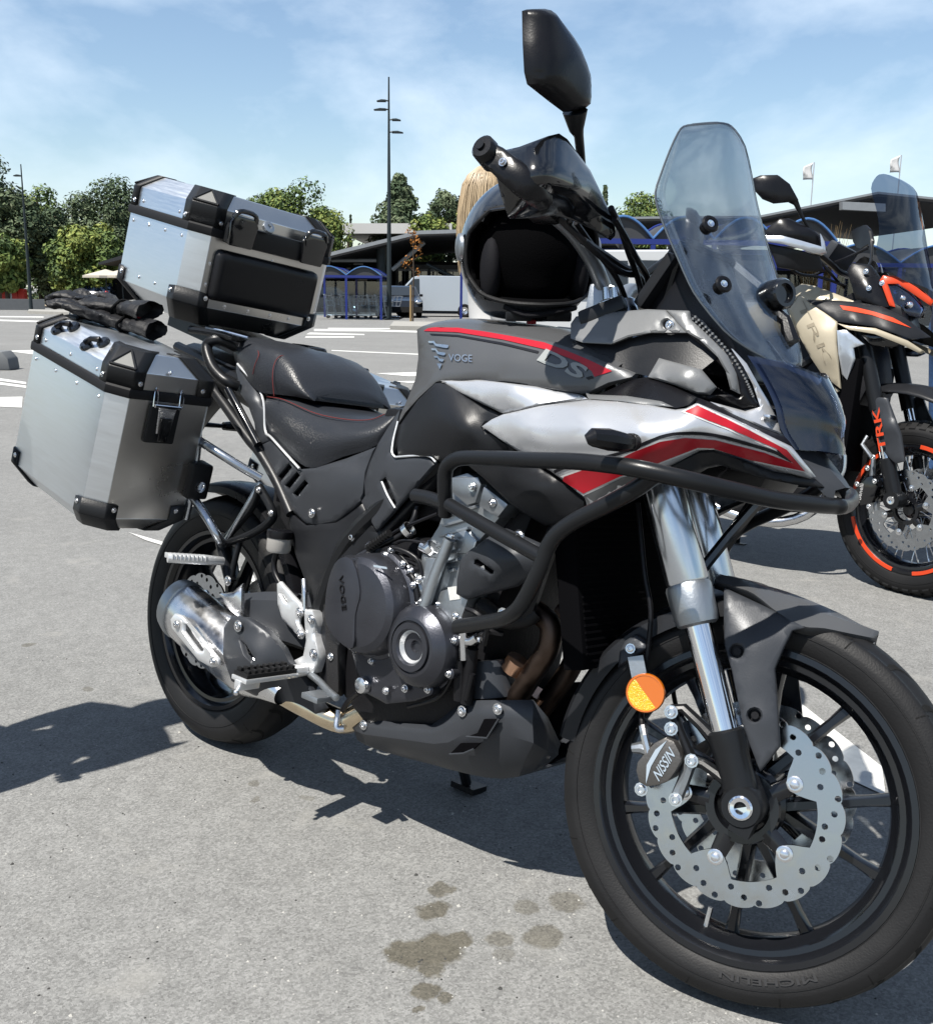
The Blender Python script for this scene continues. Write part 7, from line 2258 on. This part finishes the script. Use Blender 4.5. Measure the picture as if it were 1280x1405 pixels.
sg_.build('trunk', 'bark', sp_)
M('leaf_orange', (.40, .16, .03), .7, var=.3)
lv_.build('crown', 'leaf_orange', sp_, smooth=False)
G().tube([Vector((-.10, 0, 0)), Vector((-.10, 0, hS * .42))], .045, seg=8).build('stake', 'stake', sp_)

# ------------------------------------------------------------------ store with big canopy
store = empty('store_building', Matrix.Translation(W(600, 62, 0)), 'dark store with wide sloping canopy roof behind the parked white van', 'building')
SI = Matrix.Translation(-W(600, 62, 0))
def part(g, name, mat, parent=store, **kw): return g.build(name, mat, parent, xf=SI, **kw)
def pz(px, py, D): 
    q = W(px, D, zpx(px, py, D)); return q
# canopy slab: rises from the left eave to the ridge then runs level
ed = [(300, 378), (440, 351), (575, 318), (640, 316), (900, 316)]
bot = [(300, 384), (440, 357), (575, 325), (640, 323), (900, 323)]
top_ = [pz(x, y, 58) for x, y in ed]; bt = [pz(x, y, 58) for x, y in bot]
part(G().prism(top_ + bt[::-1], FH * 24), 'canopy_roof', 'roof_dark')
part(G().prism([pz(x, y - 2, 57.6) for x, y in ed] + [pz(x, y + 3, 57.6) for x, y in ed[::-1]], FH * .3), 'fascia', 'roof_light')
part(G().prism([pz(470, 306, 84), pz(620, 306, 84), pz(620, 320, 84), pz(470, 320, 84)], FH * 20), 'flat_roof', 'roof_white')
part(G().prism([W(240, 72, 0), W(940, 72, 0), W(940, 84, 0), W(240, 84, 0)], (0, 0, 3.2)), 'wall', 'wall_dark')
part(G().prism([W(543, 71.7, 0), W(660, 71.7, 0), W(660, 71.9, 0), W(543, 71.9, 0)], (0, 0, 3.0)), 'glazed_front', 'wall_grey')
for k in range(5):
    x0 = 546 + k * 22
    w_ = part(G().prism([W(x0, 71.4, .3), W(x0 + 19, 71.4, .3), W(x0 + 19, 71.5, .3), W(x0, 71.5, .3)], (0, 0, 2.4)), 'window', 'frame_white')
    for (a, b, z0, z1) in ((1, 9, .45, 1.4), (10, 18, .45, 1.4), (1, 9, 1.5, 2.55), (10, 18, 1.5, 2.55)):
        part(G().prism([W(x0 + a, 71.25, z0), W(x0 + b, 71.25, z0), W(x0 + b, 71.35, z0), W(x0 + a, 71.35, z0)], (0, 0, z1 - z0)), 'pane', 'window_glass', w_)
part(G().prism([W(488, 70, 0), W(504, 70, 0), W(504, 70.3, 0), W(488, 70.3, 0)], (0, 0, 2.6)), 'wall_panel', 'wall_cream')
for (x0, x1, y0, y1) in ((474, 481, 361, 363), (485, 498, 361, 363), (476, 481, 367, 369), (485, 498, 367, 369), (485, 497, 371, 372.5)):
    part(G().prism([pz(x0, y1, 69), pz(x1, y1, 69), pz(x1, y0, 69), pz(x0, y0, 69)], FH * .1), 'sign_bar', 'roof_white')
for px_ in (523, 640, 760, 300):
    part(G().tube([W(px_, 60, 0), W(px_, 60, 4.0)], .28, seg=14), 'column', 'post_dark')
part(G().tube([pz(538, 370, 60), pz(582, 332, 60)], .13, seg=8), 'brace', 'roof_light')
part(G().tube([pz(623, 380, 60), pz(585, 362, 60)], .10, seg=8), 'brace', 'post_dark')
part(G().tube([pz(455, 357, 60), pz(524, 357, 60)], .10, seg=8), 'brace', 'roof_light')
# cafe roof and parasols at the left
cafe = empty('cafe_building', Matrix.Translation(W(220, 64, 0)), 'low dark cafe with slanting roof behind the cream parasols', 'building')
CI = Matrix.Translation(-W(220, 64, 0))
G().prism([pz(134, 360, 60), pz(200, 340, 60), pz(330, 335, 60), pz(330, 341, 60), pz(200, 347, 60), pz(136, 363, 60)], FH * 12).build('roof', 'roof_dark', cafe, xf=CI)
G().prism([W(150, 66, 0), W(330, 66, 0), W(330, 72, 0), W(150, 72, 0)], (0, 0, 2.6)).build('wall', 'wall_dark', cafe, xf=CI)
for px_, nm in ((148, 'cream parasol open by the cafe, clear of the top case'), (170, 'cream parasol half hidden by the top case')):
    b = W(px_, 57, 0)
    ps = empty('parasol', Matrix.Translation(b), nm, 'parasol', 'cafe parasols')
    z = zpx(px_, 378, 57); zt_ = zpx(px_, 369, 57)
    rows = [[Vector((0, 0, zt_))] * 8, [Vector((1.25 * math.cos(a), 1.25 * math.sin(a), z)) for a in np.linspace(0, 2 * math.pi, 9)[:-1]], [Vector((1.25 * math.cos(a), 1.25 * math.sin(a), z - .12)) for a in np.linspace(0, 2 * math.pi, 9)[:-1]]]
    G().grid(rows, closed=True).build('canopy', 'parasol', ps, weld=.001, smooth=False)
    G().tube([(0, 0, 0), (0, 0, zt_)], .03, seg=8).build('pole', 'post_dark', ps)

# ------------------------------------------------------------------ trolley shelters
def trolley(mw, label):
    r = empty('shopping_trolley', mw, label, 'shopping trolley', 'trolleys in the blue shelters')
    g = G()
    for z, a, b in ((.55, .30, .20), (.75, .36, .24), (.98, .42, .28)):
        q = [Vector((-a, -b, z)), Vector((a, -b, z)), Vector((a, b, z)), Vector((-a, b, z))]
        for i in range(4): g.tube([q[i], q[(i + 1) % 4]], .010, seg=5)
    for sx in (-1, -.5, 0, .5, 1):
        for sy in (-1, 1): g.tube([Vector((sx * .30, sy * .20, .55)), Vector((sx * .42, sy * .28, .98))], .008, seg=4)
    g.build('basket', 'trolley_wire', r)
    f = G()
    for sy in (-1, 1):
        f.tube([Vector((.36, sy * .2, .10)), Vector((-.30, sy * .2, .14)), Vector((-.42, sy * .24, 1.02))], .014, seg=6)
    f.tube([Vector((-.44, -.26, 1.02)), Vector((-.44, .26, 1.02))], .018, seg=6)
    f.build('frame', 'trolley_wire', r)
    for sx in (-.28, .34):
        for sy in (-.2, .2):
            G().lathe([(-.015, .02), (-.015, .06), (.015, .06), (.015, .02)], (sx, sy, .06), (0, 1, 0), seg=12).build('wheel', 'rubber', r)
    return r
tr0 = None
def shelter(name, x0, x1, D, nb, hpost, htop, depth, label, group='blue trolley shelters', glass=True, trol=0, rows_d=1):
    global tr0
    a, b = W(x0, D, 0), W(x1, D, 0)
    U = (b - a).normalized(); Nn = FH
    Wd = (b - a).length
    root = empty(name, Matrix.Translation(a), label, 'shelter', group)
    XI = Matrix.Translation(-a)
    bw = Wd / nb
    for k in range(nb + 1):
        for dd in (0, depth):
            q = a + U * (bw * k) + Nn * dd
            G().box(q + Vector((0, 0, hpost / 2)), (.09, .09, hpost), (U, Nn, Vector((0, 0, 1)))).build('post', 'blue_steel', root, xf=XI)
    G().box(a + U * (Wd / 2) + Vector((0, 0, hpost + .01)), (Wd + .1, .10, .10), (U, Nn, Vector((0, 0, 1)))).build('beam', 'blue_steel', root, xf=XI)
    G().box(a + U * (Wd / 2) + Nn * depth + Vector((0, 0, hpost + .01)), (Wd + .1, .10, .10), (U, Nn, Vector((0, 0, 1)))).build('beam', 'blue_steel', root, xf=XI)
    for k in range(nb):
        arc = [(t, math.sin(math.pi * (t * .92 + .04))) for t in np.linspace(0, 1, 13)]
        pts = [a + U * (bw * (k + t)) + Vector((0, 0, hpost + .05 + (htop - hpost) * (s - math.sin(math.pi * .04)))) for t, s in arc]
        g = G().grid([pts, [p + Nn * depth for p in pts]])
        rf = g.build('roof_panel', 'shelter_roof', root, xf=XI)
        md = rf.modifiers.new('solid', 'SOLIDIFY'); md.thickness = .02
        for u in (0, .5, 1):
            G().tube([p + Nn * (depth * u) + Vector((0, 0, .02)) for p in pts], .024, seg=6).build('roof_rib', 'blue_light' if u == 0 else 'blue_steel', root, xf=XI)
        G().prism([p + Vector((0, 0, -.02)) + Nn * .06 for p in pts], Nn * .015).build('gable_panel', 'shelter_roof', root, xf=XI)
        if glass:
            G().box(a + U * (bw * (k + .5)) + Nn * depth + Vector((0, 0, hpost * .52)), (bw - .12, .02, hpost * .8), (U, Nn, Vector((0, 0, 1)))).build('glass_panel', 'shelter_glass', root, xf=XI)
            G().box(a + U * (bw * (k + .5)) + Vector((0, 0, hpost * .30)), (bw - .12, .02, hpost * .42), (U, Nn, Vector((0, 0, 1)))).build('glass_panel', 'shelter_glass', root, xf=XI)
    ang = math.atan2(U.y, U.x)
    for k in range(trol):
        q = a + U * (.7 + k * .34 + (.5 if k > trol // 2 else 0)) + Nn * (depth * .5)
        mw = Matrix.Translation(q) @ Matrix.Rotation(ang, 4, 'Z')
        lab = 'wire shopping trolley pushed into the row inside the blue shelter'
        if tr0 is None: tr0 = trolley(mw, lab)
        else:
            c = copy_tree(tr0); c.matrix_world = mw
    return root
shelter('trolley_shelter', 428, 523, 44, 2, 1.75, 2.15, 4.0, 'blue trolley shelter with two arched bays beside the tall lamp post', trol=7)
shelter('trolley_shelter', 632, 720, 46, 1, 2.7, 2.9, 3.0, 'blue shelter with one post showing left of the helmet', glass=False)
shelter('trolley_shelter', 806, 1135, 21, 4, 2.18, 2.66, 4.5, 'long blue shelter with arched grey roof bays behind both motorcycles', trol=0)
shelter('trolley_shelter', 1118, 1330, 26, 2, 1.95, 2.45, 4.5, 'arched blue shelter behind the windscreen of the beige motorcycle', trol=0)
# blue flat hood of the second shelter
# ------------------------------------------------------------------ long canopy at the right
can = empty('car_park_canopy', Matrix.Translation(W(1150, 34, 0)), 'long dark car park canopy roof behind the beige motorcycle', 'canopy')
XI = Matrix.Translation(-W(1150, 34, 0))
ed = [(780, 300), (900, 298), (1040, 297), (1205, 264), (1420, 286)]
G().prism([pz(x, y, 34) for x, y in ed] + [pz(x, y + 7, 34) for x, y in ed[::-1]], FH * 16).build('roof', 'roof_dark', can, xf=XI)
G().prism([pz(x, y - 1.5, 33.8) for x, y in ed] + [pz(x, y + 1.5, 33.8) for x, y in ed[::-1]], FH * .15).build('fascia', 'roof_light', can, xf=XI)
G().prism([pz(1156, 276, 33.5), pz(1215, 279, 33.5), pz(1215, 290, 33.5), pz(1156, 287, 33.5)], FH * .3).build('roof_panel', 'roof_light', can, xf=XI)
G().prism([W(760, 47, 0), W(1460, 47, 0), W(1460, 49, 0), W(760, 49, 0)], (0, 0, 3.2)).build('back_wall', 'wall_dark', can, xf=XI)
for px_ in (800, 1010, 1180, 1350):
    G().tube([W(px_, 40, 0), W(px_, 40, 3.4)], .16, seg=12).build('column', 'post_dark', can, xf=XI)
# flags
for px_, yt, yb, nm in ((1100, 222, 246, 'small white flag on a thin pole, nearer the mirror of the beige motorcycle'), (1215, 212, 236, 'white flag on a thin pole above the beige motorcycle screen')):
    b = W(px_, 60, 0)
    fl = empty('flag', Matrix.Translation(b), nm, 'flag', 'white flags above the canopy')
    z1, z0 = zpx(px_, yt, 60), zpx(px_, yb, 60)
    G().tube([Vector((0, 0, 0)), Vector((0, 0, z1))], .03, seg=6).build('pole', 'frame_white', fl)
    rows = [[-RH * (.03 + .55 * u + .05 * math.sin(v * 5)) + FH * (.12 * math.sin(u * 4 + v * 3)) + Vector((0, 0, z1 - (z1 - z0) * v - .25 * u * (1 - v))) for u in np.linspace(0, 1, 6)] for v in np.linspace(0, 1, 8)]
    fo = G().grid(rows).build('cloth', 'flag_white', fl)
    md = fo.modifiers.new('solid', 'SOLIDIFY'); md.thickness = .01
# dry reeds
rn = random.Random(9)
rb_ = W(1118, 30, 0)
rd = empty('dry_reeds', Matrix.Translation(rb_), 'clump of dry brown reeds behind the hand guard of the beige motorcycle', 'plant')
g = G()
for k in range(70):
    a = rn.uniform(0, 6.28); r = rn.uniform(0, .35)
    p = Vector((math.cos(a) * r, math.sin(a) * r, 0)); h_ = rn.uniform(2.2, 3.25)
    e = p + Vector((math.cos(a) * rn.uniform(.1, .6), math.sin(a) * rn.uniform(.1, .6), h_))
    g.tube([p, p.lerp(e, .5) + Vector((0, 0, .2)), e], [.010, .008, .003], seg=4)
g.build('stems', 'dry_grass', rd)

# ------------------------------------------------------------------ vehicles
def vehicle(name, mw, prof, half, paint_, label, category, cabin, wheels, roof_in=.12, wr=.32, glassx=None, lamps=True):
    """prof: side outline (x,z) bottom row then upper; extruded with tumblehome; cabin: list of glass quads on the side (x,z)"""
    root = empty(name, mw, label, category)
    zs = [z for x, z in prof]; zb = 0.95
    def wy(z): return half - max(0, z - zb) * roof_in
    P = densify([(x * 100, z * 100) for x, z in prof], 12); P = [(x / 100, z / 100) for x, z in P]
    n = len(P)
    rows = []
    for t in (-1, -.93, -.6, 0, .6, .93, 1):
        sh = .025 if abs(t) == 1 else 0
        cx = sum(x for x, z in P) / n; cz = sum(z for x, z in P) / n
        rows.append([Vector((cx + (x - cx) * (1 - sh * .6) + (.05 * (t * t) * (-1 if x > cx else 1)), t * wy(z), cz + (z - cz) * (1 - sh))) for x, z in P])
    g = G().grid(rows, closed=True)
    for r in (0, len(rows) - 1):
        b = r * n
        tri = cdt_fill([(x * 100, z * 100) for x, z in P], (), 25, 0)
    g.f.append(list(range(n))); g.mi.append(0)
    g.f.append([(len(rows) - 1) * n + i for i in range(n)]); g.mi.append(0)
    g.build('body', paint_, root, ang=32)
    for s in (1, -1):
        for q in cabin:
            gg = G().prism([Vector((x, s * (wy(z) + .004), z)) for x, z in q], (0, s * .006, 0))
            gg.build('side_window', 'window_dark', root)
        for x in wheels:
            w = G().lathe([(-.10, wr * .55), (-.11, wr * .62), (-.11, wr * .92), (-.08, wr), (.08, wr), (.11, wr * .92), (.11, wr * .62), (.10, wr * .55)], (x, s * (half - .07), wr), (0, s, 0), seg=28).build('wheel', 'rubber', root)
            hub = G().lathe([(.06, wr * .62), (.10, wr * .60), (.085, wr * .5), (.07, wr * .2), (.09, wr * .12), (.09, 0)], (x, s * (half - .07), wr), (0, s, 0), seg=20).build('rim', 'steel', w)
            G().lathe([(0, wr * 1.14), (.006, wr * 1.14), (.006, wr * .98)], (x, s * (half - .012), wr + .01), (0, s, 0), seg=28).build('wheel_arch', 'plastic_black', root)
        xm = max(x for x, z in P); xn = min(x for x, z in P)
        if lamps:
            G().ball((xm - .10, s * (half - .22), .72), (.14, .18, .10), 14).build('headlamp', 'chrome', root)
            G().ball((xn + .06, s * (half - .16), .85), (.10, .12, .16), 14).build('tail_lamp', 'red', root)
        G().box((cabin[0][1][0] if False else max(x for q in cabin for x, z in q) - .05, s * (half + .10), 1.02), (.10, .16, .12)).build('wing_mirror', 'plastic_black', root, bevel=.03)
    if glassx:
        for (xa, za, xb, zb_) in glassx:
            w = half * .80
            d = Vector((xb - xa, 0, zb_ - za)).normalized(); nn = Vector((d.z, 0, -d.x))
            if nn.z < 0 and abs(nn.z) > .2: nn = -nn
            G().prism([Vector((xa, -w, za)) + nn * .02, Vector((xa, w, za)) + nn * .02, Vector((xb, w * .9, zb_)) + nn * .02, Vector((xb, -w * .9, zb_)) + nn * .02], nn * .006).build('windscreen', 'window_dark', root)
    G().box((min(x for x, z in P) - .004, 0, .62), (.02, .52, .12)).build('number_plate', 'sticker_white', root)
    return root
M('window_dark', (0.02, 0.025, 0.03), .06, coat=.4)
van_prof = [(-2.45, .28), (2.30, .28), (2.45, .55), (2.40, .95), (1.75, 1.18), (1.10, 1.88), (.80, 1.95), (-2.35, 1.95), (-2.45, 1.80)]
car_prof = [(-2.05, .26), (2.0, .26), (2.12, .50), (2.02, .78), (1.15, .96), (.45, 1.38), (.10, 1.46), (-1.20, 1.44), (-1.95, 1.02), (-2.10, .80)]
suv_prof = [(-2.1, .30), (2.1, .30), (2.22, .60), (2.12, .98), (1.25, 1.12), (.60, 1.62), (.2, 1.70), (-1.65, 1.66), (-2.05, 1.15), (-2.15, .9)]
def head(px, D, ang): return Matrix.Translation(W(px, D, 0)) @ Matrix.Rotation(math.atan2(RH.y, RH.x) + ang, 4, 'Z')
vehicle('white_van', head(597, 52, R_(180)), van_prof, .95, 'van_white', 'white panel van parked in front of the store, side on', 'van', [[(.75, 1.15), (1.60, 1.15), (1.05, 1.78), (.75, 1.80)]], (-1.45, 1.55), roof_in=.10, glassx=[(1.72, 1.22, 1.14, 1.82)])
vehicle('dark_car', head(546, 50, R_(-78)), car_prof, .86, 'car_black', 'black hatchback parked nose out beside the tall lamp post', 'car', [[(-1.35, .98), (-.55, .98), (-.55, 1.36), (-1.1, 1.36)], [(-.48, .98), (.95, .98), (.35, 1.34), (-.48, 1.36)]], (-1.3, 1.3), glassx=[(1.10, .99, .48, 1.36), (-1.92, 1.06, -1.28, 1.42)])
vehicle('dark_car', head(452, 56, R_(10)), car_prof, .86, 'car_black', 'black car seen through the blue trolley shelter', 'car', [[(-1.35, .98), (-.55, .98), (-.55, 1.36), (-1.1, 1.36)], [(-.48, .98), (.95, .98), (.35, 1.34), (-.48, 1.36)]], (-1.3, 1.3), glassx=[(1.10, .99, .48, 1.36)])
vehicle('blue_car', head(143, 66, R_(95)), car_prof, .86, 'car_blue', 'dark blue car parked far off behind the gloves', 'car', [[(-1.35, .98), (-.55, .98), (-.55, 1.36), (-1.1, 1.36)], [(-.48, .98), (.95, .98), (.35, 1.34), (-.48, 1.36)]], (-1.3, 1.3), glassx=[(1.10, .99, .48, 1.36)])
vehicle('white_car', head(905, 13.5, R_(8)), suv_prof, .90, 'car_white', 'white car parked behind the handlebars under the arched blue shelter', 'car', [[(-1.6, 1.12), (-.75, 1.12), (-.75, 1.55), (-1.45, 1.55)], [(-.65, 1.12), (.35, 1.12), (.25, 1.56), (-.65, 1.56)], [(.42, 1.12), (1.05, 1.12), (.55, 1.50), (.42, 1.52)]], (-1.35, 1.4), wr=.36, glassx=[(1.22, 1.15, .64, 1.60)])
